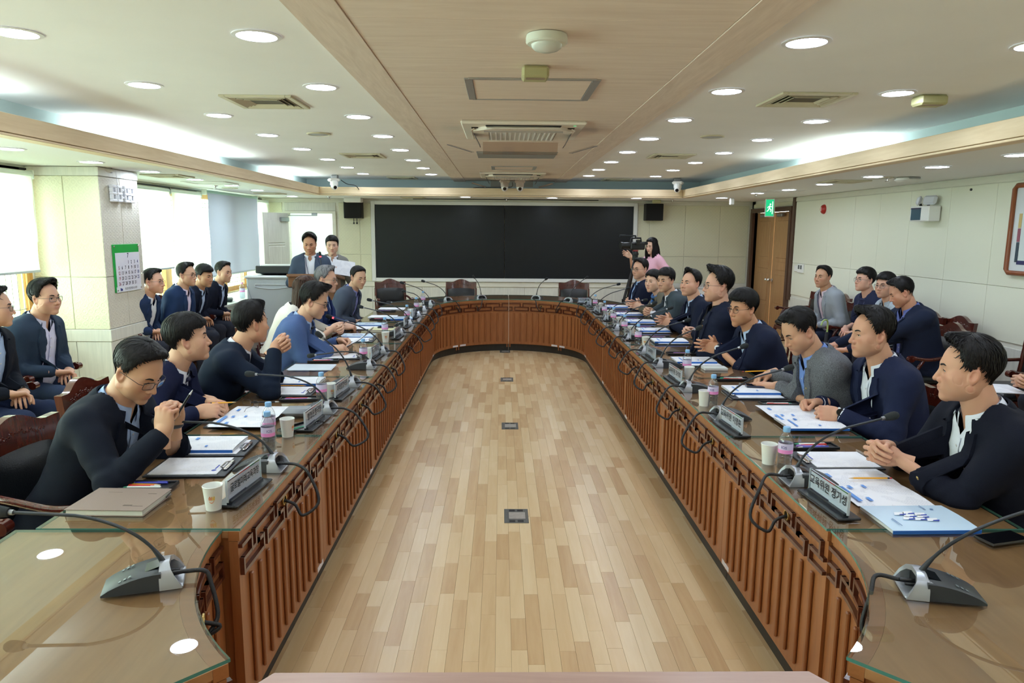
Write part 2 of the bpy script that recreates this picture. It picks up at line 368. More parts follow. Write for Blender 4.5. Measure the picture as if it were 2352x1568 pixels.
# double oak door in the right wall
d1 = struct('door_1', MB().box((XR+.02, 11.26, 1.03), (.14, .08, 2.06)).box((XR+.02, 12.99, 1.03), (.14, .1, 2.06)).box((XR+.02, 12.12, 2.085), (.14, 1.82, .07)), dark_frame, label='double oak door with brown frame')
for s, (a, b) in zip((1, -1), ((11.3, 12.11), (12.13, 12.94))):
    lf = MB(); yc, w = (a+b)/2, b-a
    lf.box((XR+.075, yc, 1.025), (.05, w, 2.04))
    leaf = lf.build('door_leaf', oak_door, d1)
    for z0, z1 in ((.12, .46), (.52, 1.0), (1.08, 1.22), (1.28, 1.9)):
        MB().box((XR+.047, yc, (z0+z1)/2), (.014, w*.62, z1-z0), bev=.012).build('door_panel', oak_door, leaf)
    h = MB(); hy = 12.12 - s*.06
    h.lathe([(.03, 0), (.03, .012), (.012, .014), (.012, .05), (.024, .06), (.026, .075), (.016, .09)], (XR+.05, hy, .90), 14, 0, rotm(0, -PI/2, 0))
    h.box((XR+.0, hy-s*.04, .9), (.014, .1, .014), bev=.004)
    h.build('door_handle', chrome, d1, smooth=40)
    MB().box((XR-.005, 12.12-s*.38, 1.99), (.05, .22, .05), bev=.006).box((XR-.02, 12.12-s*.5, 2.05), (.03, .25, .012)).build('door_closer', grey_metal, d1)
# left wall with windows
PY0, PY1, PX = 6.55, 7.24, -3.62
WZ0, WZ1 = 0.72, 2.2
wl = MB()
wl.box((XL-T/2, (YF+YB)/2, WZ0/2), (T, YB-YF+.3, WZ0)); wl.box((XL-T/2, (YF+YB)/2, 2.45), (T, YB-YF+.3, .5)); wl.box((XL-T/2, 6.9, 1.4), (T, .75, 1.6)); wl.box((XL-T/2, 13.05, 1.4), (T, .4, 1.6)); wl.box((XL-T/2, -1.9, 1.4), (T, 1.8, 1.6))
wleft = struct('wall_left', wl, wall_trim, label='left wall under and around the windows')
struct('trim_6', MB().box((XL+.06, 9.9, .715), (.16, 6.2, .03)).box((XL+.06, 2.8, .715), (.16, 7.4, .03)), wood('sill_wood', [(0.2, (206, 186, 140)), (0.8, (226, 208, 168))], .4, 'Y', 4), label='pale wooden window sill')
honey = wood('honey_frame', [(0.2, (190, 132, 58)), (0.8, (214, 160, 86))], .35, 'Z', 6)
pale_lattice = mat('pale_lattice', (196, 200, 176), 0.5)
paper_white = blind_mat('lattice_paper', (240, 248, 242), 0.6)
def window(n, y0, y1):
    w = MB(); X = XL-.03
    w.box((X, y0+.04, (WZ0+WZ1)/2), (.09, .08, WZ1-WZ0)); w.box((X, y1-.04, (WZ0+WZ1)/2), (.09, .08, WZ1-WZ0)); w.box((X, (y0+y1)/2, WZ0+.04), (.09, y1-y0-.16, .08)); w.box((X, (y0+y1)/2, WZ1-.04), (.09, y1-y0-.16, .08)); w.box((X, (y0+y1)/2, (WZ0+WZ1)/2), (.08, .07, WZ1-WZ0-.16))
    o = struct('window_%d' % n, w, honey, label='wooden lattice window in the left wall behind blinds')
    MB().box((X-.03, (y0+y1)/2, (WZ0+WZ1)/2), (.006, y1-y0-.16, WZ1-WZ0-.16)).build('pane', window_glass, o)
    g = MB(); a, b = y0+.08, y1-.08; k = 0
    for yy in np.arange(a+.05, b, .075): g.box((X+.012, yy, (WZ0+WZ1)/2), (.012, .008, WZ1-WZ0-.16))
    for zz in (WZ0+.14, WZ0+.2, WZ0+.26, 1.42, 1.48, 1.54, WZ1-.14, WZ1-.2): g.box((X+.012, (a+b)/2, zz), (.013, b-a, .008))
    g.build('lattice', pale_lattice, o)
yy = [-1.0, .9, 2.8, 4.7, 6.5]
for i, (a, b) in enumerate(spans(yy)): window(i+1, a, b)
yy = [7.3, 9.15, 11.0, 12.85]
for i, (a, b) in enumerate(spans(yy)): window(i+5, a, b)
# pillar between the windows
pl = struct('wall_pillar', MB().box(((XL+PX)/2-.01, (PY0+PY1)/2, 1.15), (PX-XL-.02, PY1-PY0-.024, 2.3)), wall_trim, label='square wall pillar carrying the calendar')
panels(pl, 'x', PY0+.012, [(XL, -3.945), (-3.945, PX)], [(.10, .66), (.775, 1.26), (1.26, 2.17)], panel_cream, sgn=-1, bev=.003)
for o in list(pl.children):
    if o.matrix_world is not None and len(o.data.vertices): 
        if min(v.co.z for v in o.data.vertices) < .5: o.data.materials[0] = wainscot
panels(pl, 'x', PY0+.012, [(XL, PX)], [(.66, .775), (2.17, 2.25)], wainscot, th=.018, sgn=-1)
panels(pl, 'y', PX-.012, [(PY0, 6.9), (6.9, PY1)], [(.775, 1.26), (1.26, 2.17)], panel_grey, sgn=1)
panels(pl, 'y', PX-.012, [(PY0, PY1)], [(.1, .66)], wainscot, sgn=1)
panels(pl, 'y', PX-.012, [(PY0-.01, PY1)], [(.66, .775), (2.17, 2.25)], wainscot, th=.02, sgn=1)
struct('wall_front', MB().box((.2, YF-T/2, 1.3), (9.4, T, 2.7)), wall_trim, label='wall behind the viewer')

# ceiling ------------------------------------------------------------
CX0, CX1, CY1 = -3.32, 3.42, 12.4      # raised ceiling field (cove wall)
BX0, BX1, BY1 = -2.88, 2.92, 11.5      # inner face of the timber beam
struct('ceiling', MB().box(((CX0+CX1)/2, (YF+CY1)/2, ZC+.05), (CX1-CX0+.1, CY1-YF+.1, .1)), white_ceiling, label='raised white ceiling')
sf = MB(); zz = ZS+.05
sf.box(((XL-.1+BX0-.03)/2, (YF+YB)/2, zz), (BX0-.03-XL+.1, YB-YF+.2, .09)); sf.box(((XR+.1+BX1+.03)/2, (YF+YB)/2, zz), (XR+.1-BX1-.03, YB-YF+.2, .09)); sf.box(((BX0+BX1)/2, (BY1+.03+YB+.1)/2, zz), (BX1-BX0+.06, YB+.1-BY1-.03, .09))
struct('ceiling_soffit', sf, mat('soffit_white', (238, 240, 240), 0.85), label='lower white ceiling around the room')
cv = MB(); cv.box((CX0-.02, (YF+CY1)/2, 2.43), (.04, CY1-YF, .26)); cv.box((CX1+.02, (YF+CY1)/2, 2.43), (.04, CY1-YF, .26)); cv.box(((CX0+CX1)/2, CY1+.02, 2.43), (CX1-CX0+.08, .04, .26))
struct('ceiling_cove', cv, cove_blue, label='pale blue sides of the light cove')
def beam(n, c, d, m, lab): return struct('trim_%d' % n, MB().box(c, d, bev=.003), m, label=lab)
beam(7, (BX0-.02, (YF+BY1)/2, 2.315), (.045, BY1-YF+.04, .11), beam_wood, 'left timber beam of the cove')
beam(8, (BX1+.02, (YF+BY1)/2, 2.315), (.045, BY1-YF+.04, .11), beam_wood, 'right timber beam of the cove')
beam(9, ((BX0+BX1)/2, BY1+.02, 2.315), (BX1-BX0-.005, .045, .11), beam_wood_x, 'far timber beam of the cove')
beam(10, (BX0-.055, (YF+BY1)/2, 2.248), (.11, BY1-YF+.1, .016), beam_wood, 'underside strip of the left beam')
beam(11, (BX1+.055, (YF+BY1)/2, 2.248), (.11, BY1-YF+.1, .016), beam_wood, 'underside strip of the right beam')
beam(12, ((BX0+BX1)/2, BY1+.055, 2.248), (BX1-BX0-.005, .11, .016), beam_wood_x, 'underside strip of the far beam')
# timber panel down the middle of the ceiling, planks across it
WX0, WX1 = -0.80, 1.12
wp = struct('trim_13', MB().box(((WX0+WX1)/2, (YF+CY1)/2, ZC-.004), (WX1-WX0-.02, CY1-YF-.02, .008)), mat('panel_gap', (120, 98, 78), .8), label='birch panel along the middle of the ceiling')
for xx in (WX0+.1, WX1-.1): MB().box((xx, (YF+CY1)/2, ZC-.014), (.2, CY1-YF, .02), bev=.001).build('panel_border', birch_edge, wp)
for k in range(37):
    y0 = 2.07 + (k-11)*0.42
    if y0 > YF and y0 < CY1-.42: MB().box(((WX0+WX1)/2, y0+.21, ZC-.012), (WX1-WX0-.404, .418, .016), bev=.0015).build('plank', birch, wp)

# fluorescent tubes lying in the cove
tube_m = emission('tube_light', (0.86, 1.0, 0.96), TUBE)
def cove_tube(x, y0, y1, lab):
    t = thing('cove_light', lab, 'light', (x, (y0+y1)/2, ZS+.1), group=None)
    MB().tube([(0, y0-(y0+y1)/2, .05), (0, y1-(y0+y1)/2, .05)], .016, 8).build('tube', tube_m, t, smooth=40)
    MB().box((0, 0, .012), (.06, y1-y0, .03)).build('batten', white_plastic, t)
for i, (a, b) in enumerate(((1.2, 4.6), (5.6, 8.6), (10.0, 11.6))): cove_tube(-3.12, a, b, ['nearest', 'middle', 'farthest'][i]+' cove tube above the left beam')
for i, (a, b) in enumerate(((6.2, 8.2),)): cove_tube(3.2, a, b, 'cove tube above the right beam')
# ---------------------------------------------------------------- ceiling lights and fittings
lamp_m = emission('downlight_glow', (0.84, 0.96, 1.12), LAMP)
def downlight_parts(r):
    rim = MB().lathe([(r*.80, -.001), (r*.82, -.006), (r, -.004), (r, .0)], n=28, caps=False).mesh('rim', mat('rim_white', (225, 225, 228), .4), 40)
    dif = MB().lathe([(r*.80, -.0015), (0.0001, -.0015)], n=28, caps=False)
    return rim, dif.mesh('diffuser', lamp_m, 40)
RIM = downlight_parts(.105)
def downlight(x, y, z, lab, grp=None, parts=RIM):
    t = thing('downlight', lab, 'downlight', (x, y, z), group=grp)
    link('rim', parts[0], t); link('diffuser', parts[1], t); return t
orow = ['outer left', 'inner left', 'inner right', 'outer right']
ordn = ['first', 'second', 'third', 'fourth', 'fifth', 'sixth', 'seventh', 'eighth']
lx = [-2.11, -1.07, 1.35, 2.385]
for k in range(-4, 8):  # rows before the first are unseen, continued for added light
    y = 3.27 + 1.118*k
    for j, x in enumerate(lx):
        lab = 'round ceiling downlight, %s of the %s row counted from the front' % (ordn[k], orow[j]) if k >= 0 else 'unseen round ceiling downlight, row continued for added light'
        if k < -2 and j in (0, 3): continue
        downlight(x, y, ZC-.001, lab, 'ceiling downlights' if k >= 0 else 'downlights outside the photo')
zl = ZS+.004
L_ = [(-3.44, 5.14), (-3.43, 6.12), (-3.42, 7.1), (-3.45, 8.2), (-3.45, 9.3), (-3.5, 10.4), (-3.55, 12.3)]
R_ = [(3.56, 4.93), (3.57, 5.87), (3.6, 6.93), (3.66, 8.1), (3.70, 9.2), (3.62, 10.1), (3.58, 11.6)]
B_ = [(-.59, 12.0), (.865, 12.1), (2.26, 11.95)]
for i, p in enumerate(L_): downlight(*p, zl, 'downlight in the lower ceiling along the windows, %s from the front' % ordn[i], 'lower ceiling downlights')
for i, p in enumerate(R_): downlight(*p, zl, 'downlight in the lower ceiling along the right wall, %s from the front' % ordn[i], 'lower ceiling downlights')
for i, p in enumerate(B_): downlight(*p, zl, 'downlight above the video wall, %s' % ['left', 'middle', 'right'][i], 'lower ceiling downlights')
for y in (-1.8, .6, 2.9):
    downlight(-3.44, y, zl, 'unseen round ceiling downlight, row continued for added light', 'downlights outside the photo'); downlight(3.57, y, zl, 'unseen round ceiling downlight, row continued for added light', 'downlights outside the photo')
beige = mat('beige_plastic', (206, 200, 176), .5)
olive = mat('olive_plastic', (176, 172, 128), .5)
dark_in = mat('vent_dark', (96, 92, 78), .7)
def vent(x, y, z, s, lab, sy=None):
    t = thing('ceiling_vent', lab, 'vent', (x, y, z)); sy = sy or s
    f = MB()
    for a in (-1, 1): f.box((a*(s/2-.02), 0, -.006), (.04, sy, .014), bev=.003); f.box((0, a*(sy/2-.02), -.006), (s-.08, .04, .014), bev=.003)
    f.build('frame', beige, t); MB().box((0, 0, -.001), (s-.07, sy-.07, .002)).build('backing', dark_in, t)
    for k in range(3):
        q = s/2-.055-k*.035; q2 = sy/2-.055-k*.035
        if min(q, q2) < .02: continue
        b = MB(); R1 = rotm(0, .6, 0); 
        for a in (-1, 1): b.box((a*q, 0, -.007), (.02, q2*2, .003), R=rotm(0, a*.6, 0)); b.box((0, a*q2, -.007), (q*2, .02, .003), R=rotm(-a*.6, 0, 0))
        b.build('louvre', beige, t)
    return t
vz = ZC-.001
for (px, py, lab) in ((-1.56, 4.9, 'square beige air vent between the left downlight rows, nearest'), (-1.58, 8.35, 'square beige air vent in the left half, second from front'), (-1.62, 11.9, 'square beige air vent in the left half, farthest'),
                      (1.92, 4.62, 'square beige air vent between the right downlight rows, nearest'), (1.9, 8.1, 'square beige air vent in the right half, second from front'), (1.9, 11.9, 'square beige air vent in the right half, farthest')):
    vent(px, py, vz, .46, lab)
for (px, py, lab) in ((-3.5, 7.65, 'beige vent in the lower ceiling beside the pillar'), (3.64, 7.6, 'beige vent in the lower ceiling near the right wall'), (-3.6, 11.3, 'beige vent in the lower ceiling at the far left'), (-1.5, 12.35, 'long beige vent above the left of the video wall')):
    vent(px, py, zl, .4, lab)
def hatch(x, y, z, sx, sy, lab):
    t = thing('access_hatch', lab, 'hatch', (x, y, z)); f = MB()
    for a in (-1, 1): f.box((a*sx/2, 0, -.004), (.02, sy, .012)); f.box((0, a*sy/2, -.004), (sx-.02, .02, .012))
    f.build('frame', white_plastic, t); MB().box((0, 0, -.001), (sx-.03, sy-.03, .004)).build('lid', MATS['soffit_white'], t)
hatch(-3.5, 8.75, zl, .5, .45, 'white access hatch in the lower ceiling beside the windows')
hatch(3.72, 9.55, zl, .5, .45, 'white access hatch in the lower ceiling at the far right')
def speaker_disc(x, y, z, lab):
    t = thing('ceiling_speaker', lab, 'speaker', (x, y, z))
    MB().lathe([(.105, 0), (.105, -.008), (.09, -.012), (.088, -.008)], n=28, caps=False).build('ring', beige, t, smooth=40)
    MB().lathe([(.088, -.009), (.0001, -.012)], n=28, caps=False).build('grille', mat('speaker_grille', (176, 180, 184), .5, bump=.5, bscale=400), t, smooth=40)
speaker_disc(-1.62, 6.5, vz, 'round ceiling speaker in the left half of the white ceiling')
speaker_disc(1.87, 6.42, vz, 'round ceiling speaker in the right half of the white ceiling')
speaker_disc(3.75, 7.05, zl, 'flat round ceiling speaker near the right wall')
speaker_disc(-3.7, 9.9, zl, 'flat round ceiling speaker near the windows')
# smoke detector and sensor on the birch panel
zw = ZC-.022
t = thing('smoke_detector', 'large white round detector on the birch ceiling panel', 'detector', (.19, 3.13, zw))
MB().lathe([(.085, 0), (.088, -.012), (.088, -.03), (.082, -.036), (.06, -.038)], n=32, caps=False).build('base', mat('detector_white', (226, 232, 222), .4), t, smooth=30)
MB().lathe([(.066, -.036), (.062, -.05), (.05, -.06), (.03, -.066), (.0001, -.068)], n=32, caps=False).build('lens', mat('detector_lens', (214, 220, 214), .2), t, smooth=50)
def box_sensor(x, y, z, d, lab, rz=0):
    t = thing('box_sensor', lab, 'sensor', (x, y, z), rz)
    MB().box((0, 0, -d[2]/2), d, bev=.012).build('case', olive, t); MB().box((0, -d[1]*.28, -d[2]-.0005), (d[0]*.7, d[1]*.3, .003)).build('grille', mat('sensor_grille', (150, 132, 112), .6), t)
box_sensor(.17, 3.73, zw, (.135, .12, .06), 'olive box sensor on the birch panel in front of the hatch')
box_sensor(2.63, 4.47, vz, (.17, .12, .06), 'olive box sensor at the right of the white ceiling')
box_sensor(2.74, 12.6, zl, (.14, .1, .06), 'small box sensor above the right wall speaker')
# hatch with aluminium frame in the birch panel
alu = mat('aluminium', (176, 178, 180), .35, metal=.7)
def wood_hatch(y, s, lab):
    t = thing('access_hatch', lab, 'hatch', (.17, y, zw))
    f = MB()
    for a in (-1, 1): f.box((a*s/2, 0, -.002), (.045 if s > .5 else .03, s*.86, .01), bev=.002); f.box((0, a*s*.43, -.002), (s, .022, .01), bev=.002)
    f.build('frame', alu, t); MB().box((0, .0, .001), (s-.05, s*.84, .008)).build('lid', birch, t)
wood_hatch(4.3, .70, 'aluminium framed hatch in the birch panel, nearest')
wood_hatch(9.6, .55, 'aluminium framed hatch in the birch panel, far')
t = thing('ceiling_plate', 'plain grey plate set in the birch panel between the air conditioners', 'plate', (.17, 7.95, zw))
MB().box((0, 0, -.003), (.86, .62, .008), bev=.002).build('plate', mat('plate_grey', (150, 150, 148), .35), t)
# ceiling air conditioners
ac_w = mat('ac_white', (232, 224, 212), .4)
def aircon(y, lab):
    t = thing('ceiling_air_conditioner', lab, 'air conditioner', (.17, y, zw)); S = .95
    b = MB(); n = 4
    b.box((0, .0, -.012), (S, S, .026), bev=.01); b.build('panel', ac_w, t)
    oc = [(x*.39, yy*.39) for x, yy in ((-.6, -1), (.6, -1), (1, -.6), (1, .6), (.6, 1), (-.6, 1), (-1, .6), (-1, -.6))]
    MB().prism(oc, -.05, -.02).build('centre_plate', ac_w, t)
    for a in range(4):
        R = rotm(0, 0, a*PI/2); s = MB(); s.box((0, -.375, -.027), (.58, .055, .012), bev=.01); 
        so = MB(); so.v = [v @ R.T for v in s.v]; so.f = s.f; so.m = s.m; so.n = s.n; so.build('air_slot', black_plastic, t)
        fl = MB(); fl.box((0, -.392, -.04), (.56, .03, .006), R=rotm(.5, 0, 0)); fo = MB(); fo.v = [v @ R.T for v in fl.v]; fo.f = fl.f; fo.m = fl.m; fo.n = fl.n; fo.build('flap', ac_w, t)
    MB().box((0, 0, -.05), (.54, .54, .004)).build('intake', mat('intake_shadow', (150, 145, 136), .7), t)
    for k in range(14):
        MB().box((-.25+k*.0385, 0, -.056), (.010, .52, .010)).build('grille_bar', white_plastic, t)
    g = MB()
    for k in range(12): g.box((0, -.24+k*.0435, -.054), (.52, .006, .006))
    g.build('grille_rib', white_plastic, t)
    smoke = mat('smoked_acrylic', (92, 88, 92), .12, spec=.6)
    clear = glass('clear_acrylic', (238, 232, 228))
    for a in (-1, 1):   # deflector wings on both sides
        w = MB(); w.box((a*.37, -.02, -.085), (.006, .2, .12), R=rotm(0, a*.5, 0)); w.box((a*.50, .0, -.155), (.21, .22, .005), R=rotm(.12, a*-.28, 0)); w.build('deflector', smoke, t)
    MB().box((0, .47, -.10), (.66, .005, .13), R=rotm(.75, 0, 0)).build('deflector', clear, t)
    MB().box((0, -.42, -.075), (.6, .004, .012), R=rotm(.5, 0, 0)).build('deflector_edge', alu, t)
    MB().lathe([(.012, -.03), (.0001, -.03)], (.39, -.41, 0), 10, caps=False).build('indicator', emission('green_led', (.15, .9, .35), 1.0), t)
aircon(5.95, 'ceiling air conditioner with smoked deflectors, nearest')
aircon(10.75, 'ceiling air conditioner with smoked deflectors at the far end')
# sprinklers
def sprinkler(x, y, z, lab):
    t = thing('sprinkler', lab, 'sprinkler', (x, y, z))
    MB().lathe([(.035, 0), (.032, -.006), (.012, -.008), (.008, -.02), (.008, -.034)], n=14).build('escutcheon', chrome, t, smooth=40)
    MB().lathe([(.001, -.046), (.022, -.044), (.024, -.040)], n=12, caps=False).build('deflector_disc', chrome, t, smooth=40)
for i, (x, y, z, lab) in enumerate(((-3.62, 6.75, zl, 'small sprinkler in the lower ceiling in front of the pillar'), (-3.7, 9.4, zl, 'small sprinkler in the lower ceiling beside the windows'), (-2.95, 12.4, zl, 'small sprinkler above the open door'), (3.78, 7.0, zl, 'small sprinkler in the lower ceiling at the right'),
     (3.64, 10.2, zl, 'small sprinkler in the lower ceiling near the oak door'), (2.95, 12.3, zl, 'small sprinkler left of the oak door'), (.1, 12.5, zl, 'small sprinkler above the middle of the video wall'), (.12, 10.6, zw, 'small sprinkler on the birch panel at the far air conditioner'))): sprinkler(x, y, z, lab)
# dome cameras on the beam
def dome_camera(x, y, z, rz, lab):
    t = thing('dome_camera', lab, 'camera', (x, y, z), rz)
    MB().box((0, .02, -.02), (.17, .15, .05), bev=.02).box((0, -.056, -.02), (.11, .006, .016)).build('mount', white_plastic, t)
    MB().lathe([(.058, -.03), (.062, -.05), (.062, -.10)], n=24).build('yoke', white_plastic, t, smooth=40)
    prof = [(.054*math.cos(a), -.115+.062*math.sin(a)) for a in np.linspace(-PI/2+.01, PI/2-.01, 12)]
    MB().lathe(prof, n=24).build('head', white_plastic, t, smooth=60)
    MB().lathe([(.026, 0), (.026, .012), (.018, .014), (.0001, .014)], (0, -.046, -.135), 18, 0, rotm(PI/2+.25, 0, 0)).build('lens', mat('lens_black', (10, 10, 14), .08), t, smooth=30)
dome_camera(-2.62, 11.38, ZC-.06, .5, 'white dome camera at the left corner of the beam')
dome_camera(.06, 11.38, ZC-.06, 0, 'white dome camera above the table centre, left of the pair')
dome_camera(.30, 11.38, ZC-.06, 0, 'white dome camera above the table centre, right of the pair')
dome_camera(2.80, 11.38, ZC-.06, -.4, 'white dome camera at the right corner of the beam')
br = MB()
for x in (-2.62, .06, .30, 2.80): br.box((x, 11.41, ZC-.035), (.06, .06, .07))
tag(MB().tube(spline([(-2.52, 11.42, 2.47), (-2.42, 11.4, 2.41), (-2.3, 11.42, 2.39), (-2.25, 11.47, 2.33)], 14), .006, 6).tube(spline([(.18, 11.43, 2.46), (.18, 11.42, 2.4), (.1, 11.44, 2.385), (-.35, 11.49, 2.38), (-.5, 11.55, 2.36)], 14), .006, 6).build('camera_cable', black_plastic), 'thin black cables trailing from the dome cameras on the beam', 'cable')
for x, nm in ((-2.62, 'left corner'), (.18, 'centre'), (2.80, 'right corner')):
    tag(MB().box((x, 11.44, ZC-.034), (.1 if nm != 'centre' else .5, .1, .062), bev=.008).build('camera_bracket', grey_metal), 'grey bracket holding the dome camera at the %s' % nm, 'bracket')
# wireless routers
def router(x, y, z, rz, lab):
    t = thing('wireless_router', lab, 'router', (x, y, z), rz)
    MB().lathe([(.02, -.05), (.09, -.045), (.12, -.03), (.115, -.012), (.09, -.002), (.09, 0)], n=24, R=np.diag([1.15, .8, 1])).build('case', mat('router_white', (226, 226, 218), .4), t, smooth=50)
    MB().box((0, -.07, -.012), (.12, .05, .014)).build('vent_slots', mat('slot_grey', (150, 152, 150), .6), t)
router(3.98, 7.0, zl, .2, 'white wireless router under the lower ceiling at the right')
router(-3.72, 6.72, zl, 0, 'white wireless router under the ceiling at the pillar')
t = thing('wall_box', 'white junction box on top of the back wall beside the left speaker', 'box', (-2.6, 12.72, zl)); MB().box((0, 0, -.04), (.3, .2, .08), bev=.01).build('case', white_plastic, t)
t = thing('ceiling_slot', 'long black linear slot in the ceiling above the video wall', 'slot', (.09, 12.8, zl)); MB().box((0, 0, -.008), (3.3, .06, .012)).build('slot', black_plastic, t)
# ---------------------------------------------------------------- room fixtures
blind_w = blind_mat('blind_fabric', (236, 243, 230), .55)
blind_g = blind_mat('blind_grey_fabric', (186, 190, 206), .10)
rail_w = mat('rail_white', (228, 236, 228), .4)
def blind(y0, y1, z0, x, lab, m=None, ztop=2.2, rail=None):
    t = thing('roller_blind', lab, 'blind', (x, (y0+y1)/2, ztop)); w = y1-y0
    MB().cyl((0, 0, -.03), .028, w+.04, 14, R=rotm(PI/2, 0, 0)).build('roller', rail or rail_w, t, smooth=40)
    n = 10; G = np.array([[(.024+.004*math.sin(i*1.3), yy, -.03-(ztop-z0-.03)*i/n) for yy in np.linspace(-w/2, w/2, 3)] for i in range(n+1)])
    MB().grid(G).build('fabric', m or blind_w, t, smooth=180)
    MB().box((.024, 0, z0-ztop-.008), (.016, w, .022), bev=.004).build('bottom_bar', mat('blind_bar', (176, 182, 186), .4), t)
    for a in (-1, 1): MB().box((-.005, a*(w/2+.03), -.03), (.07, .016, .08), bev=.004).build('bracket', rail_w, t)
    MB().tube([(.05, w/2-.03, -.05), (.05, w/2-.03, z0-ztop+.25)], .003, 5).build('bead_chain', rail_w, t)
    return t
XBL = XL+.10
blind(4.66, 6.44, 1.33, XBL, 'half-lowered white roller blind in front of the wall pillar')
blind(7.32, 9.07, 1.22, XBL, 'half-lowered white roller blind just behind the wall pillar')
blind(9.13, 10.0, .78, XBL, 'fully lowered white roller blind left of the grey blind')
blind(10.06, 12.08, 1.04, XL+.17, 'grey lavender roller blind near the open door', blind_g, ztop=2.235, rail=mat('rail_teal', (170, 210, 196), .35))
blind(12.16, 12.84, .76, XBL, 'narrow fully lowered white blind beside the open door')
tag(MB().box((XL+.012, 9.1, 2.222), (.02, 7.5, .018)).box((XL+.012, 5.4, 2.222), (.02, 2.1, .018)).build('curtain_track', black_plastic), 'thin black track along the top of the window wall', 'track')
# open door leaf at the passage
t = thing('passage_door', 'pale grey panelled door standing open at the passage', 'door', (DX0-.02, YB-.05, 0), math.radians(250))
ow = wood('pale_door', [(0.2, (190, 188, 184)), (0.8, (212, 210, 206))], .5, 'Z', 5)
MB().box((.35, .02, 1.0), (.70, .04, 1.97), bev=.003).build('leaf', ow, t)
for z0, z1 in ((1.46, 1.86), (1.42, 1.44), (.96, 1.40), (.62, .9), (.12, .58)):
    MB().box((.35, .042, (z0+z1)/2), (.46, .012, z1-z0), bev=.01).build('door_panel', ow, t)
MB().box((.14, .065, 1.87), (.22, .05, .07), bev=.006).build('door_closer', grey_metal, t)
MB().lathe([(.024, 0), (.024, .012), (.01, .014), (.01, .05), (.022, .055), (.02, .075)], (.64, .045, 1.0), 14, 0, rotm(-PI/2, 0, 0)).build('door_handle', chrome, t, smooth=40)
t = thing('door_closer_arm', 'grey door closer arm above the open door', 'door closer', (DX0+.33, YB-.045, DZ-.02)); MB().box((-.1, -.01, -.02), (.42, .012, .015)).box((.16, 0, 0), (.1, .03, .05), bev=.006).build('arm', grey_metal, t)
# video wall
led = nt('video_wall'); m, N, L, b = led; MATS['led'] = m
b.inputs['Base Color'].default_value = (0.008, .0105, .013, 1); b.inputs['Roughness'].default_value = .36; b.inputs['Specular IOR Level'].default_value = .35
t = thing('video_wall', 'large switched-off video wall of two black panels on the back wall', 'screen', (.07, YB, 1.49))
frw = mat('screen_frame', (226, 228, 228), .5)
f = MB()
for a in (-1, 1): f.box((a*2.395, -.03, 0), (.07, .06, 1.45), bev=.004); f.box((0, -.03, a*.695), (4.72, .06, .065), bev=.004)
f.build('frame', frw, t)
for a in (-1, 1): MB().box((a*1.18, -.022, 0), (2.352, .03, 1.325), bev=.002).build('screen_panel', m, t)
# wall speakers
def wall_speaker(x, lab, hooks):
    t = thing('wall_speaker', lab, 'speaker', (x, YB-.012, 2.05))
    MB().box((0, -.10, 0), (.32, .2, .3), bev=.008).build('cabinet', mat('speaker_black', (24, 24, 26), .6), t)
    MB().box((0, -.203, 0), (.30, .012, .28), bev=.004).build('grille', mat('speaker_cloth', (14, 14, 15), .85, bump=.5, bscale=500), t)
    if hooks:
        c = MB()
        for a in (-.01, .045): c.tube([(a, -.06, -.15), (a, -.06, -.22)], .006, 6); c.lathe([(.0001, -.02), (.014, -.012), (.014, .012), (.0001, .02)], (a, -.06, -.235), 10)
        c.build('cable_plug', black_plastic, t)
wall_speaker(-2.655, 'black square speaker on the wall left of the video wall', True)
wall_speaker(2.775, 'black square speaker on the wall right of the video wall', False)
# white pendant box, exit sign, bell, thermostat, emergency light, picture
t = thing('white_pendant', 'small white box hanging from the ceiling near the oak door', 'sensor', (3.75, 11.6, ZS)); MB().box((0, 0, -.055), (.07, .05, .1), bev=.008).build('case', white_plastic, t); MB().cyl((0, 0, -.003), .03, .006, 14).build('base', white_plastic, t)
t = thing('exit_sign', 'green lit exit sign with a running figure above the oak door', 'exit sign', (4.32, 11.45, ZS), -.45)
MB().box((0, 0, -.155), (.15, .075, .29), bev=.01).build('case', white_plastic, t)
green = emission('exit_green', (0.02, .55, .22), 1.25)
MB().box((0, -.0385, -.155), (.118, .004, .255)).build('face', green, t)
pic = MB(); s = .038
def limb(p0, p1, w):
    p0, p1 = np.array(p0)*s, np.array(p1)*s; d = (p1-p0)/np.linalg.norm(p1-p0); n_ = np.array([-d[1], d[0]])*w*s/2
    q = [p0-n_, p1-n_, p1+n_, p0+n_]; pic.raw([(a[0], -.0415, a[1]-.155) for a in q], [(0, 1, 2, 3)])
for p in (((.1, .9), (-.15, -.2), .55), ((.1, .7), (.9, .35), .26), ((.1, .8), (-.7, .35), .26), ((-.7, .35), (-.9, -.1), .24), ((-.1, -.2), (.6, -.85), .34), ((.6, -.85), (.35, -1.7), .3), ((-.15, -.1), (-.5, -1.0), .34), ((-.5, -1.0), (-1.1, -1.5), .3)): limb(*p)
pic.lathe([(.33*s, 0), (.0001, 0)], (.22*s, -.0415, 1.45*s-.155), 14, R=rotm(PI/2, 0, 0), caps=False)
pic.raw([(a*s, -.0412, b_*s-.155) for a, b_ in ((.95, 2.6), (1.25, 2.6), (1.25, -2.6), (.95, -2.6))], [(0, 1, 2, 3)])
pic.build('running_figure', emission('exit_white', (.8, 1, .88), 1.6), t)
t = thing('alarm_light', 'round red alarm light on the right wall', 'alarm', (XR-.012, 10.15, 2.04))
MB().lathe([(.0001, .05), (.03, .048), (.058, .03), (.068, .008), (.068, 0)], (0, 0, 0), 24, 0, rotm(0, -PI/2, 0)).build('dome', mat('alarm_red', (176, 42, 36), .35), t, smooth=60)
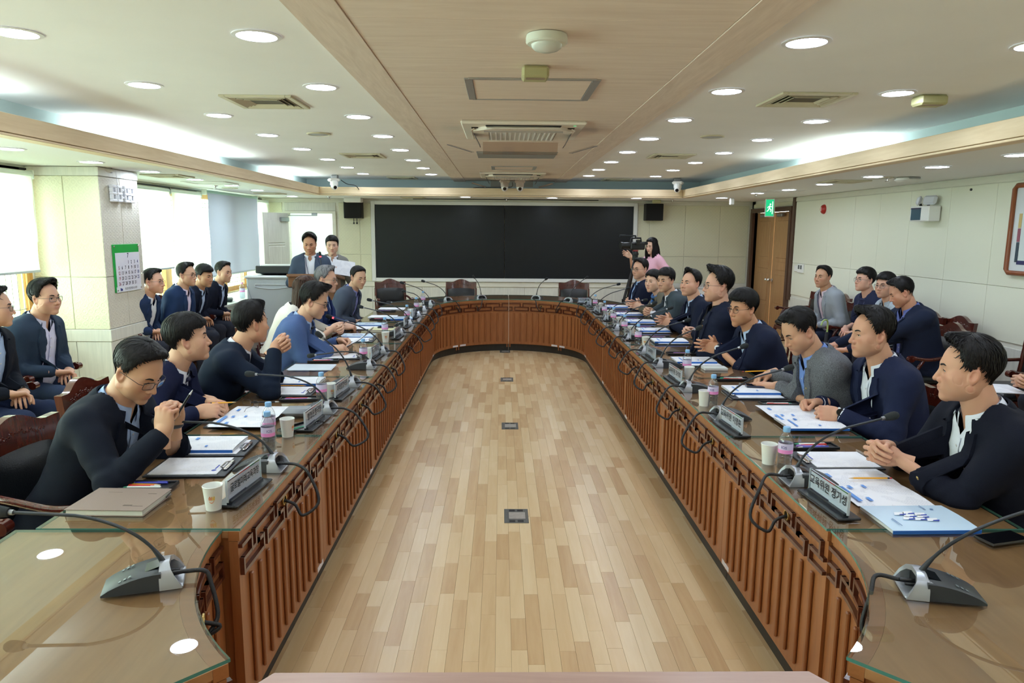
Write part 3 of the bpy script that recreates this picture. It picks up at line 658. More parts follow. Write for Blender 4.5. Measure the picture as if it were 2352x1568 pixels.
MB().box((-.045, 0, 0), (.012, .04, .06), bev=.005).build('lens', mat('alarm_lens', (226, 190, 184), .3), t)
t = thing('thermostat', 'white wall controller with two grey switches on the right wall', 'switch', (XR-.012, 10.82, 1.165))
MB().box((-.012, -.05, 0), (.024, .2, .13), bev=.004).build('case', white_plastic, t); MB().box((-.01, .12, -.01), (.02, .12, .09), bev=.004).build('plate', white_plastic, t)
for a in (-.005, -.085): MB().box((-.026, a, .02), (.006, .05, .06), bev=.002).build('switch', mat('switch_grey', (96, 100, 104), .4), t)
t = thing('emergency_light', 'white battery emergency light with two lamp heads on the right wall', 'lamp', (XR-.012, 7.58, 1.94))
MB().box((-.08, 0, -.02), (.13, .34, .16), bev=.008).build('case', white_plastic, t)
MB().box((-.147, .055, -.022), (.004, .18, .13), bev=.002).build('window', mat('emerg_window', (66, 92, 108), .2), t); MB().box((-.150, .055, .034), (.003, .18, .016)).build('window_band', mat('emerg_band', (30, 34, 66), .3), t)
txt_b = mat('ink', (24, 24, 30), .6); txt_w = mat('ink_white', (235, 240, 245), .6)
RX = np.array([[0, 0, -1], [-1, 0, 0], [0, 1, 0]])   # text on a wall facing -x: text x -> -y, up -> z
for s_, rz in ((-.07, .35), (.13, -.5)):
    R = rotm(0, .25, 0) @ rotm(0, 0, rz)
    hd = MB(); hd.box((-.08, s_, .12), (.05, .16, .10), R=rotm(0, .25, rz), bev=.022); hd.build('lamp_head', mat('lamp_head_white', (214, 216, 224), .3), t)
    MB().tube([(-.08, s_*.6, .055), (-.08, s_*.8, .085)], .014, 8).build('bracket', black_plastic, t)
MB().cyl((0, 0, 0), .012, .02, 12, R=rotm(0, PI/2, 0)).build('wall_screw', black_plastic, thing('wall_bolt', 'tiny dark bolt high on the right wall near the picture', 'bolt', (XR-.013, 6.98, 2.14)))
t = thing('framed_picture', 'framed print with colour bars on the right wall at the edge of view', 'picture', (XR-.012, 5.92, 1.755))
redwood = wood('picture_frame_wood', [(.2, (128, 66, 34)), (.8, (150, 84, 46))], .35, 'Z', 5)
f = MB(); hw, hh = .42, .385
f.tube([(-.03, -hw, -hh+.03), (-.03, -hw+.03, -hh), (-.03, hw-.03, -hh), (-.03, hw, -hh+.03), (-.03, hw, hh-.03), (-.03, hw-.03, hh), (-.03, -hw+.03, hh), (-.03, -hw, hh-.03)], .022, 8, closed=True)
f.build('frame', redwood, t, smooth=60)
MB().box((-.016, 0, 0), (.012, 2*hw, 2*hh)).build('mount', mat('mount_white', (222, 226, 232), .5), t)
ar = MB()
for k, (c0, z0, z1) in enumerate((((0), -.29, -.11), ((1), -.11, .01), ((2), .01, .14))): ar.box((-.024, hw-.1, (z0+z1)/2), (.003, .035, z1-z0-.004), m=c0)
ar.box((-.024, .0, -.29), (.003, .62, .035), m=3); ar.box((-.0225, .0, -.05), (.002, .60, .5), m=4)
ar.build('print', [mat('pr_dark', (58, 72, 84), .5), mat('pr_red', (150, 84, 100), .5), mat('pr_gold', (206, 180, 120), .5), mat('pr_navy', (52, 54, 100), .5), mat('pr_paper', (220, 228, 230), .4)], t)
# 3-D digit clock on the pillar
t = thing('wall_clock', 'white 3-D digit wall clock on the pillar above the calendar', 'clock', (PX+.003, 6.90, 2.025))
cw = mat('clock_white', (236, 238, 246), .35)
for k, yy in enumerate((-.16, -.065, .065, .16)):
    d = MB(); w, h, b_ = .085, .155, .026
    for zz in (-.5, 0, .5): d.box((.02, yy, zz*(h-b_)), (.034, w, b_), bev=.006)
    for a in (-1, 1):
        for zz in (-1, 1): d.box((.0195, yy+a*(w-b_)/2, zz*(h-b_)/4), (.033, b_, (h-b_)/2-b_+.006), bev=.006)
    d.build('digit', cw, t)
c = MB(); c.box((.018, 0, .035), (.03, .02, .022), bev=.005); c.box((.018, 0, -.035), (.03, .02, .022), bev=.005); c.build('colon', cw, t)
MB().box((.002, 0, 0), (.006, .36, .02)).build('rail', cw, t)
MB().tube(spline([(.004, -.02, .07), (.004, -.05, .10), (.005, -.055, .16), (.004, -.06, .2)], 10), .002, 5).build('cord', mat('cord_grey', (170, 170, 168), .5), t)
# calendar
RP = np.array([[0, 0, 1], [1, 0, 0], [0, 1, 0]])     # facing +x: text x -> +y
t = thing('wall_calendar', 'July calendar with a green header on the pillar', 'calendar', (PX+.002, 6.912, 1.33))
MB().box((.004, 0, 0), (.008, .475, .45), bev=.002).build('board', mat('cal_green', (22, 158, 62), .4), t)
MB().box((.010, .012, -.015), (.005, .435, .32)).build('page', mat('cal_page', (222, 220, 234), .6), t)
MB().box((.010, .008, -.2), (.006, .455, .05)).build('foot', mat('cal_foot', (226, 228, 238), .5), t)
ink = mat('cal_ink', (46, 40, 60), .6); inkr = mat('cal_red', (150, 60, 80), .6); inkb = mat('cal_blue', (48, 56, 130), .6)
text('7', .062, ink, t, (.0135, .012, .115), RP, bold=.001)
dd = 1
for r in range(5):
    for c_ in range(7):
        if r == 0 and c_ < 3: continue
        if dd > 31: break
        text(str(dd), .046, inkr if c_ == 0 else (inkb if c_ == 6 else ink), t, (.0135, .012+(c_-3)*.058, .052-r*.05), RP, bold=.0008, name='date', sx=.85); dd += 1
text('전남광주통합특별시교육청', .026, ink, t, (.0145, .03, -.2), RP, name='lettering', sx=.8)
lg = MB(); lg.box((.0145, -.155, -.2), (.002, .016, .026)).box((.0145, -.135, -.203), (.002, .016, .02)); lg.build('emblem', inkb, t)
for a, b_ in ((-.22, .205), (.22, .205), (-.21, -.205), (.22, -.205)): MB().lathe([(.009, 0), (.009, .006), (.005, .01), (.0001, .01)], (.01, a, b_), 10, 0, rotm(0, PI/2, 0)).build('pin', chrome, t, smooth=40)
# media console, lectern
cg = mat('console_grey', (182, 188, 198), .4)
t = thing('media_console', 'tall silver grey media console behind the left row', 'console', (-2.98, 9.55, 0))
MB().box((0, 0, .55), (.66, .6, 1.08), bev=.012).build('cabinet', cg, t)
MB().box((0, -.28, 1.085), (.69, .09, .04), bev=.012).build('top_edge', mat('console_light', (206, 210, 216), .3), t)
MB().box((-.335, 0, .55), (.012, .5, 1.0)).box((.335, 0, .55), (.012, .5, 1.0)).build('side_panel', mat('console_side', (84, 92, 96), .4), t)
MB().tube(spline([(-.22, -.304, .985), (-.2, -.306, .955), (0, -.308, .935), (.2, -.306, .955), (.22, -.304, .985)], 24), .006, 8).tube([(-.22, -.304, .99), (.22, -.304, .99)], .006, 8).build('handle_rim', mat('console_rim', (202, 206, 214), .3), t, smooth=60)
MB().tube(spline([(-.33, -.301, .98), (-.29, -.302, .86), (-.265, -.302, .7), (-.26, -.302, .2)], 20), .004, 6).tube(spline([(.33, -.301, .98), (.29, -.302, .86), (.265, -.302, .7), (.26, -.302, .2)], 20), .004, 6).build('moulding', mat('console_line', (150, 158, 170), .4), t)
MB().box((0, .06, 1.155), (.56, .3, .10), R=rotm(-.12, 0, 0), bev=.01).build('control_panel', black_plastic, t)
MB().box((0, .17, 1.215), (.57, .06, .03), R=rotm(-.12, 0, 0), bev=.006).build('lid', white_plastic, t); MB().tube([(-.12, -.07, 1.13), (-.12, -.07, 1.16), (.12, -.07, 1.16), (.12, -.07, 1.13)], .009, 6).build('grab_bar', white_plastic, t)
walnut = wood('lectern_wood', [(.2, (104, 66, 40)), (.8, (130, 86, 54))], .4, 'X', 5)
t = thing('lectern', 'brown wooden lectern in front of the standing man', 'lectern', (-2.24, 8.66, 0))
MB().box((0, 0, .56), (.5, .34, 1.12), bev=.006).build('body', walnut, t); MB().box((0, -.02, 1.135), (.6, .44, .035), R=rotm(-.14, 0, 0), bev=.006).build('top', walnut, t); MB().box((0, -.19, 1.09), (.58, .03, .13), bev=.004).build('front_board', walnut, t); MB().box((0, 0, .03), (.56, .4, .06), bev=.006).build('plinth', walnut, t)
foam = mat('mic_foam', (38, 42, 44), .95, bump=.5, bscale=600); red_led = emission('red_led', (1, .08, .1), 3.0)
neck_m = mat('gooseneck', (52, 56, 60), .38, metal=.35)
def foam_head(mb, c, d, r=.017, l=.052):
    d = np.array(d)/np.linalg.norm(d); z = np.array([0, 0, 1.]); v = np.cross(z, d); s = np.linalg.norm(v)
    if s < 1e-6: R = np.eye(3)
    else:
        a = math.atan2(s, np.dot(z, d)); R = np.array(Matrix.Rotation(a, 3, Vector(v/s)))
    prof = [(.0001, -.004), (r*.7, -.003), (r*.85, .008), (r, l*.5), (r*.93, l*.78), (r*.6, l*.95), (.0001, l)]
    return mb.lathe(prof, c, 16, 0, R)
t = thing('lectern_microphone', 'gooseneck microphone with a red ring on the lectern', 'microphone', (-2.155, 8.60, 1.14))
MB().tube([(0, 0, 0), (-.01, .0, .12), (-.025, .02, .235)], .005, 8).build('gooseneck', neck_m, t, smooth=60)
h = MB(); foam_head(h, (-.026, .02, .25), (-.03, .02, .3)); h.build('windscreen', foam, t, smooth=60); MB().cyl((-.025, .02, .24), .013, .014, 14).build('light_ring', red_led, t)
t = thing('handheld_stub', 'short black microphone standing at the right of the lectern', 'microphone', (-2.03, 8.62, 1.15)); MB().tube([(0, 0, 0), (0, 0, .1)], [.012, .017], 10).build('body', black_plastic, t, smooth=60); MB().cyl((0, 0, -.004), .02, .01, 12).build('foot', black_plastic, t)
# desk by the windows behind the audience
deskw = mat('desk_white', (226, 228, 224), .4)
t = thing('window_desk', 'white low cabinet under the far windows', 'cabinet', (-3.86, 10.3, 0))
MB().box((0, 0, .36), (.6, 2.6, .68), bev=.004).build('body', deskw, t); MB().box((.01, 0, .715), (.64, 2.64, .03), bev=.004).build('top', deskw, t)
for k in range(4): MB().box((.305, -.975+k*.65, .36), (.014, .62, .6), bev=.003).build('door', deskw, t)
t = thing('low_shelf', 'mahogany low shelf along the back wall behind the right row', 'shelf', (3.3, 12.55, 0)); mah = wood('mahogany', [(.2, (66, 26, 17)), (.8, (94, 42, 26))], .22, 'Z', 5, coat=.5)
MB().box((0, 0, .58), (1.9, .4, .04), bev=.006).build('top', mah, t)
for a in (-.9, .9): MB().box((a, 0, .28), (.05, .36, .56)).build('side', mah, t)
MB().box((0, .15, .3), (1.75, .02, .5)).build('back', mah, t)

# ---------------------------------------------------------------- video camera on its tripod
blk = mat('camera_black', (18, 18, 20), .4)
t = thing('tripod', 'black camera tripod with spread legs by the video wall', 'tripod', (2.10, 11.05, 0))
top = np.array((0, 0, 1.28))
for a in (-2.35, -.25, 1.8):
    e = np.array((.42*math.cos(a)*1.25, .42*math.sin(a), .0)); mid = top*.5+e*.5
    lg = MB().tube([top, mid], .021, 8).tube([mid, e+(0, 0, .02)], .014, 8).lathe([(.022, 0), (.022, .03), (.016, .035)], e, 10); lg.cyl(mid, .03, .05, 10); lg.build('leg', blk, t, smooth=40)
MB().cyl((0, 0, 1.3), .045, .08, 14).lathe([(.05, 1.34), (.055, 1.36), (.04, 1.40), (.03, 1.405)], (0, 0, 0), 16).build('head', blk, t, smooth=40)
MB().tube([(0, 0, 1.33), (.1, .14, 1.2), (.13, .18, 1.16)], .011, 8).build('pan_handle', blk, t, smooth=60); MB().box((0, 0, 1.41), (.08, .08, .02), bev=.004).build('plate', mat('plate_red', (150, 40, 40), .4), t)
t = thing('video_camera', 'black video camera with top handle and shotgun microphone on the tripod', 'camera', (2.10, 11.05, 1.424), .35)
MB().box((.02, 0, .06), (.26, .11, .12), bev=.018).build('body', blk, t); MB().lathe([(.045, 0), (.05, .03), (.046, .1), (.055, .14), (.055, .16), (.04, .161)], (-.11, 0, .065), 20, 0, rotm(0, -PI/2, 0)).build('lens', blk, t, smooth=40)
MB().tube([(-.09, 0, .12), (-.08, 0, .18), (.09, 0, .18), (.10, 0, .12)], .014, 8).build('top_handle', blk, t, smooth=50); MB().tube([(-.02, -.03, .215), (-.21, -.03, .215)], .013, 10).cyl((-.02, -.03, .195), .012, .04, 8).tube([(-.2, -.03, .215), (-.3, -.03, .215)], .02, 10).build('shotgun_microphone', foam, t, smooth=50)
MB().box((.17, 0, .10), (.08, .06, .05), bev=.01).build('viewfinder', blk, t); MB().box((.0, -.075, .12), (.1, .02, .07), R=rotm(0, 0, .4), bev=.004).build('monitor', blk, t)
# ---------------------------------------------------------------- conference table
CXT, HW, Y0T, Y1T, TD, RP_ = .12, .98, 2.2, 9.02, .65, .98
TZ = .745
panel_w = wood('panel_wood', [(.15, (140, 86, 48)), (.85, (172, 112, 68))], .34, 'Z', 4)
rib_w = wood('rib_wood', [(.15, (134, 80, 44)), (.85, (164, 104, 62))], .34, 'Z', 4)
fret_w = wood('fret_wood', [(.2, (70, 34, 24)), (.8, (98, 52, 36))], .22, 'X', 6, coat=.4)
top_w = wood('tabletop_wood', [(.15, (150, 104, 66)), (.85, (184, 136, 92))], .4, 'Y', 3)
kick_m = mat('kick_black', (44, 42, 36), .5)
glass_top = glass('table_glass', (232, 238, 234), 1.52, .012, 2.4)
glass_edge = mat('glass_edge', (76, 132, 122), .15, spec=.6)
label_w = mat('label_white', (226, 226, 232), .5)
def mapper(kind, a=0, c=None, RP_=RP_):
    """(s along the front, d proud of the panel towards the room centre, z) -> world, s vector, d vector"""
    if kind == 'L': return lambda s, d: ((CXT-HW+d, a+s), 0.0)
    if kind == 'R': return lambda s, d: ((CXT+HW-d, a-s), PI)
    def f(s, d):
        th = a + s/RP_; return ((c[0]+(RP_-d)*math.cos(th), c[1]+(RP_-d)*math.sin(th)), th+PI)
    return f
def slab(mp, s0, s1, d0, d1, z0, z1, n, mb, m=0, top=None, edge=None):
    """curved or straight board; optional other material for the top and edges"""
    P = [[mp(s0+(s1-s0)*i/n, d)[0] for d in (d0, d1)] for i in range(n+1)]
    v = []; f = []; ms = []
    for p in P:
        for (x, y) in p: v += [(x, y, z0), (x, y, z1)]
    for i in range(n):
        b = 4*i; A, B, C_, D = b, b+1, b+2, b+3; A2, B2, C2, D2 = b+4, b+5, b+6, b+7
        f += [(C_, C2, D2, D), (A, B, B2, A2), (B, D, D2, B2)]; ms += [edge if edge is not None else m]*2+[top if top is not None else m]
        if top is None: f.append((A, A2, C2, C_)); ms.append(m)
    f += [(0, 2, 3, 1), (4*n, 4*n+1, 4*n+3, 4*n+2)]; ms += [edge if edge is not None else m]*2
    b = mb.n; mb.v.append(np.array(v)); mb.n += len(v)
    for q, k in zip(f, ms): mb.f.append(tuple(i+b for i in q)); mb.m.append(k)
    return mb
RIBM = MB().box((0.0065, 0, .345), (.013, .020, .41), bev=.004).mesh('slat', rib_w)
tables = []
def segment(lab, mp, Ls, n, ribs=True, flip=False, td=TD, label_at=None, straight=True):
    t = thing('conference_table', lab, 'table', (*mp(Ls/2, -.3)[0], 0), group=None)
    loc = np.array((*mp(Ls/2, -.3)[0], 0))
    def mk(name, mb, mats, smooth=None):
        mb.v = [v-loc for v in mb.v]; return mb.build(name, mats, t, smooth=smooth)
    g = .002
    mk('front_panel', slab(mp, g, Ls-g, -.03, 0, .1, .70, n, MB()), panel_w)
    mk('frieze', slab(mp, g, Ls-g, -.03, .006, .702, .7355, n, MB()), wood('frieze_wood', [(.15, (142, 90, 50)), (.85, (174, 114, 70))], .34, 'X', 4))
    mk('kickboard', slab(mp, g, Ls-g, -.06, -.035, 0, .1, n, MB()), kick_m)
    mk('tabletop', slab(mp, g, Ls-g, -td, -.0305, .712, .7355, n, MB()), top_w)
    mk('glass_top', slab(mp, .004, Ls-.004, -td-.004, .012 if not straight else .010, .7362, TZ, n, MB(), 1, top=0, edge=1), [glass_top, glass_edge])
    mk('side_panel', slab(mp, .01, .03, -td+.06, -.031, .05, .71, 1, MB()), panel_w); mk('side_panel', slab(mp, Ls-.03, Ls-.01, -td+.06, -.031, .05, .71, 1, MB()), panel_w)
    if ribs:
        k = int((Ls-.05)/.0885); o = (Ls-(k-1)*.0885)/2
        for i in range(k):
            (x, y), rz = mp(o+i*.0885, 0); link('slat', RIBM, t, (x-loc[0], y-loc[1], 0), rz)
        fr_ = MB(); Pp = .235; a = .195; bb = .0775; zt, zm, zb, th = .683, .632, .585, .013
        def hb(s0, s1, z): 
            s0, s1 = max(s0, .004), min(s1, Ls-.004)
            if s1-s0 > .015: slab(mp, s0, s1, -.001, .014, z-th/2, z+th/2, 1 if straight else max(1, int((s1-s0)/.05)), fr_)
        def vb(s, z0, z1):
            if .01 < s < Ls-.01: slab(mp, s-th/2, s+th/2, -.001, .0145, z0-th/2, z1+th/2, 1, fr_)
        s = -.10
        while s < Ls+.1:
            hb(s, s+a, zt); vb(s, zm, zt); vb(s+a, zm, zt); hb(s+a-bb, s+a, zm); hb(s, s+bb-Pp+a, zm)
            q = s+a-bb; hb(q, q+a, zb); vb(q, zb, zm); vb(q+a, zb, zm); hb(q+a-bb+ (a-bb-Pp+bb), q+a, zm)
            s += Pp
        mk('fretwork', fr_, fret_w)
    if label_at is not None:
        mk('label_strip', slab(mp, label_at-.05, label_at+.05, 0, .0012, .104, .128, 1 if straight else 3, MB()), label_w)
    tables.append(t); return t
ys = [2.2, 3.27, 4.63, 6.03, 7.43, 9.02]
nm = ['nearest', 'second', 'third', 'fourth', 'farthest']
for i, (a, b) in enumerate(spans(ys)):
    segment('straight table section of the left row with glass top, %s from the front' % nm[i], mapper('L', a), b-a, 1, label_at=b-a-.07)
    segment('straight table section of the right row with glass top, %s from the front' % nm[i], mapper('R', b), b-a, 1, label_at=.07)
cf, cn = (CXT, Y1T), (.097, Y0T); RN = 1.015
q = PI/4*RP_
for i in range(4):
    segment('curved table section at the far end of the ring, %s' % ['at the far right', 'right of the middle gap', 'left of the middle gap', 'at the far left'][i], mapper('A', i*PI/4, cf), q, 12, straight=False, label_at=.07 if i in (1, 3) else q-.07)
segment('curved glass-topped corner section at the lower left of the photo', mapper('A', PI, cn, RN), PI/4*RN, 14, straight=False)
segment('curved glass-topped corner section at the lower right of the photo', mapper('A', 7*PI/4, cn, RN), PI/4*RN, 14, straight=False)
t = thing('front_table', 'plain reddish table section without glass at the bottom edge of the photo', 'table', (.1, 1.1, 0))
MB().prism([(-.60, .345), (.60, .345), (1.06, -.32), (-1.06, -.32)], .718, .741, c=(0, 0, 0)).build('tabletop', wood('front_top', [(.15, (168, 138, 128)), (.85, (190, 160, 150))], .3, 'X', 4), t)
MB().box((0, .31, .36), (1.16, .03, .70)).build('front_panel', panel_w, t); MB().box((-.6, 0, .36), (.03, .6, .7)).box((.6, 0, .36), (.03, .6, .7)).build('side_panel', panel_w, t)
# pale painted strip standing in for the white light line in the far middle gap
tag(MB().box((CXT, Y1T+RP_-.02, .42), (.006, .004, .56)).build('gap_light_strip', mat('gap_light_paint', (214, 200, 180), .5)), 'thin strip painted pale as the light line in the gap at the middle of the far table end', 'strip')
# floor sockets
for i, (x, y) in enumerate(((.103, 4.07), (.09, 6.06), (.08, 8.02), (.07, 9.93))):
    t = thing('floor_socket', 'metal floor socket box in the open floor, %s from the front' % ['first', 'second', 'third', 'fourth'][i], 'socket', (x, y, 0))
    MB().box((0, 0, .0015), (.146, .21, .003), bev=.001).build('plate', mat('socket_grey', (112, 114, 112), .4, metal=.6), t)
    MB().box((.005, 0, .0035), (.1, .1, .003), bev=.001).build('lid', mat('socket_lid', (186, 182, 176), .35, metal=.5, noise=.1, nscale=40), t)
    for a in (-.025, .025):
        for b_ in (-.08, .08): MB().box((a, b_, .0032), (.035, .026, .0012)).build('outlet', black_plastic, t)
# ---------------------------------------------------------------- conference microphones
base_m = mat('mic_base', (52, 56, 60), .42); handle_m = mat('mic_silver', (178, 182, 190), .28, metal=.55)
def mic_base_mesh():
    xs = np.linspace(0, 1, 9); b = MB(); G1 = []
    prof = [(-.155+.148*x_, .007+.042*math.sin(x_*PI/2)**.8) for x_ in xs]
    top = np.array([[(x_, w*(.050+.010*i/8)*(1 if abs(w) < 1 else 1), z_-(.002 if abs(w) == 1 else 0)) for w in (-1, -.9, 0, .9, 1)] for i, (x_, z_) in enumerate(prof)])
    b.grid(top, flip=True)
    for s_ in (0, 4):
        side = np.array([[(p[0], p[1], 0), tuple(p)] for p in top[:, s_]]); b.grid(side, flip=(s_ == 4))
    e = top[-1]; b.raw([tuple(p) for p in e]+[(e[4][0], e[4][1], 0), (e[0][0], e[0][1], 0)], [(0, 1, 2, 3, 4, 5)])
    e = top[0]; b.raw([tuple(p) for p in e]+[(e[4][0], e[4][1], 0), (e[0][0], e[0][1], 0)], [(5, 4, 3, 2, 1, 0)])
    return b
MICB = mic_base_mesh().mesh('base', base_m, 40)
hb_ = MB(); pts = [(.008, -.060, .004), (.014, -.060, .028), (.010, -.046, .044), (.006, -.02, .054), (.006, .02, .054), (.010, .046, .044), (.014, .060, .028), (.008, .060, .004)]
wd = [(.045, -.066, .001), (.030, -.064, .030), (.018, -.050, .051), (.012, -.021, .061), (.012, .021, .061), (.018, .050, .051), (.030, .064, .030), (.045, .066, .001)]
inn = [(.044, -.056, .004), (.030, -.053, .026), (.018, -.042, .040), (.012, -.018, .048), (.012, .018, .048), (.018, .042, .040), (.030, .053, .026), (.044, .056, .004)]
bk = [(-.012+0*x, y*.98, z) for x, y, z in wd]; bi = [(0.0, y, z) for x, y, z in inn]
hb_.grid(np.array([bk, wd, inn, bi])); hb_.box((.022, 0, .003), (.05, .12, .006), bev=.002)
MICH = hb_.mesh('handle', handle_m, 35)
MICS = MB().box((.0, 0, .024), (.012, .1, .036)).mesh('socket_recess', black_plastic)
MICD = MB().box((-.035, 0, .0485), (.045, .055, .0015), R=rotm(0, -.26, 0)).mesh('display', mat('mic_display', (20, 24, 26), .15))
btn = MB()
for a in (-.035, .035):
    for k in range(3): btn.box((-.085-k*.012, a, .0415-k*.0052), (.007, .009, .001), R=rotm(0, -.42, 0))
MICK = btn.mesh('buttons', mat('mic_btn', (120, 130, 134), .4))
MICP = MB().tube([(-.01, -.008, .02), (.045, -.008, .022)], [.009, .006], 8).tube([(-.01, .012, .02), (.035, .012, .02)], [.007, .004], 8).mesh('plug', black_plastic, 60)
logo_me = text_mesh('BOSCH', .012, mat('logo_white', (220, 224, 230), .5))
cable_m = mat('cable_black', (24, 24, 26), .5, bump=.4, bscale=260)
def microphone(name_lab, x, y, rz, head, lit=False, grom=(0, -.12), loop=.12, detail=True, sag=.15):
    """rz: heading of local +x, which points to the open middle of the ring"""
    t = thing('conference_microphone', name_lab, 'microphone', (x, y, TZ), rz, None)
    link('base', MICB, t); link('handle', MICH, t); link('socket_recess', MICS, t); link('plug', MICP, t)
    if detail:
        link('display', MICD, t); link('buttons', MICK, t); lo = link('lettering', logo_me, t, (-.012, .048, .0515)); lo.rotation_euler = (0, .22, PI/2+PI)
    c, s = math.cos(-rz), math.sin(-rz); hx, hy, hz = head[0]-x, head[1]-y, head[2]-TZ
    h = np.array((c*hx-s*hy, s*hx+c*hy, hz)); p0 = np.array((-.006, 0, .056)); ctl = p0+np.array((h[0]*.16, h[1]*.1, min(.13, .55*h[2]+.03)))
    mid = ctl*.5+h*.5; pts = []
    for u in np.linspace(0, 1, 16): pts.append((1-u)**2*p0+2*u*(1-u)*(ctl*.72+p0*.28+np.array((0, 0, .015)))+u*u*(p0*.0+ctl*.55+h*.45))
    pts.append(h)
    r = [.0085, .0075, .0065]+[.0048]*(len(pts)-3)
    MB().tube(pts, r, 8).build('gooseneck', neck_m, t, smooth=60)
    d = h-pts[-2]; d = d/np.linalg.norm(d); hd = MB(); foam_head(hd, h-d*.012, d); hd.build('windscreen', foam, t, smooth=60)
    MB().tube([h-d*.028, h-d*.012], .0075, 10).build('light_ring', red_led if lit else grey_metal, t)
    if grom is not None:
        gx, gy = grom; A = np.array((.045, -.008, .022)); gz = -.09
        P = spline([A, (.10, -.02, .020), (.10+loop*.5, gy*.35, -.01), (.10+loop, gy*.75, -.055-sag*.35), (.09+loop*.55, gy*1.05, -.07-sag*.55), (gx+.045, gy, gz-.02), (gx+.0, gy, gz)], 34)
        MB().tube(P, .0062, 7).build('cable', cable_m, t, smooth=60)
        MB().tube([(gx+.004, gy+.019*math.cos(k), gz+.019*math.sin(k)) for k in np.linspace(0, 2*PI, 18)[:-1]], .0045, 6, closed=True).build('grommet', brass, t, smooth=60)
        MB().cyl((gx-.004, gy, gz), .018, .01, 14, R=rotm(0, PI/2, 0)).build('grommet_hole', black_plastic, t)
Ls_ = [(2.80, (-1.367, 2.792, .944)), (3.71, (-1.32, 3.705, .95)), (4.35, (-1.116, 4.351, 1.06)), (4.93, (-1.325, 4.929, .832)), (5.52, (-1.335, 5.528, 1.031)), (6.53, (-1.286, 6.538, 1.0)), (7.19, (-1.323, 7.189, 1.0)), (7.94, (-1.247, 7.94, .90)), (8.52, (-1.152, 8.518, .975))]
Rs_ = [(2.65, (1.516, 2.646, 1.01)), (3.61, (1.505, 3.612, 1.011)), (4.26, (1.491, 4.261, 1.019)), (5.04, (1.429, 5.041, 1.023)), (5.60, (1.495, 5.605, 1.008)), (6.31, (1.523, 6.308, 1.029)), (6.94, (1.518, 6.941, 1.011)), (7.71, (1.584, 7.713, .965)), (8.55, (1.543, 8.576, 1.023))]
od = ['first', 'second', 'third', 'fourth', 'fifth', 'sixth', 'seventh', 'eighth', 'ninth']
for i, (y, h) in enumerate(Ls_): microphone(('gooseneck microphone with a glowing red ring before the man in pale blue suit' if i == 4 else 'black gooseneck microphone on the left table row, %s from the front' % od[i]), -.925, y, 0, h, lit=(i == 4), grom=(.068, -.12), detail=i < 4, loop=[.10, .13, .12, .1, .08, .11, .13, .09, .08][i])
for i, (y, h) in enumerate(Rs_): microphone('black gooseneck microphone on the right table row, %s from the front' % od[i], 1.165, y, PI, h, grom=(.068, .12), detail=i < 4, loop=[.10, .12, .11, .1, .12, .09, .12, .1, .09][i])
microphone('gooseneck microphone on the glass corner at the lower left', -.93, 1.86, .35, (-1.36, 1.86, .945), grom=(.09, -.1), loop=.03, sag=.1)
microphone('gooseneck microphone on the glass corner at the lower right', 1.155, 1.80, PI-.25, (1.66, 1.80, 1.03), grom=(.085, .1), loop=.05, sag=.1)
for i, (a, hd, lab) in enumerate(((170, (-1.26, 9.13, 1.03), 'left end'), (144, (-1.045, 9.66, 1.014), 'left of the far gap, outer'), (112, (-.37, 9.94, 1.053), 'left of the far gap, inner'), (68, (.636, 9.86, 1.04), 'right of the far gap, inner'), (38, (1.169, 9.64, 1.076), 'right of the far gap, outer'), (11, (1.532, 9.19, 1.024), 'right end'))):
    th = math.radians(a); r = RP_+.065
    microphone('gooseneck microphone on the curved far table, %s' % lab, CXT+r*math.cos(th), Y1T+r*math.sin(th), th+PI, hd, grom=(.068, .1 if i % 2 else -.1), detail=False, loop=.07)
# ---------------------------------------------------------------- people: sculpted as signed distance fields
def grid_pts(lo, hi, vox):
    lo = np.array(lo, np.float32); n = np.ceil((np.array(hi)-lo)/vox).astype(int)+1
    ax = [lo[i]+vox*np.arange(n[i], dtype=np.float32) for i in range(3)]
    return np.meshgrid(*ax, indexing='ij'), lo
def sdf_to_mesh(D, lo, vox):
    D = np.clip(D, -3*vox, 3*vox).astype(np.float64)
    g = openvdb.FloatGrid(3*vox); g.copyFromArray(D)
    p, q = g.convertToQuads(isovalue=0.0)
    v = np.asarray(p, float)*vox+lo; q = np.asarray(q, int)
    if len(q) == 0: return v, q
    a, b, c = v[q[:, 0]], v[q[:, 1]], v[q[:, 2]]; d = v[q[:, 3]]
    vol = np.einsum('ij,ij->i', a, np.cross(b, c)).sum()+np.einsum('ij,ij->i', a, np.cross(c, d)).sum()
    return v, (q if vol > 0 else q[:, ::-1])
def smin(a, b, k):
    h = np.clip(.5+.5*(b-a)/k, 0, 1); return b*(1-h)+a*h-k*h*(1-h)
def smax(a, b, k): return -smin(-a, -b, k)
def sph(P, c, r): return np.sqrt((P[0]-c[0])**2+(P[1]-c[1])**2+(P[2]-c[2])**2)-r
def ell(P, c, r):
    x, y, z = (P[0]-c[0]), (P[1]-c[1]), (P[2]-c[2])
    k0 = np.sqrt((x/r[0])**2+(y/r[1])**2+(z/r[2])**2); k1 = np.sqrt((x/r[0]**2)**2+(y/r[1]**2)**2+(z/r[2]**2)**2)+1e-6
    return k0*(k0-1)/k1
def cone(P, a, b, r1, r2, want_t=False):
    a, b = np.array(a, float), np.array(b, float); d = b-a; L2 = float(d@d)+1e-12
    t = np.clip(((P[0]-a[0])*d[0]+(P[1]-a[1])*d[1]+(P[2]-a[2])*d[2])/L2, 0, 1)
    r = np.sqrt((P[0]-a[0]-t*d[0])**2+(P[1]-a[1]-t*d[1])**2+(P[2]-a[2]-t*d[2])**2)-(r1+(r2-r1)*t)
    return (r, t) if want_t else r
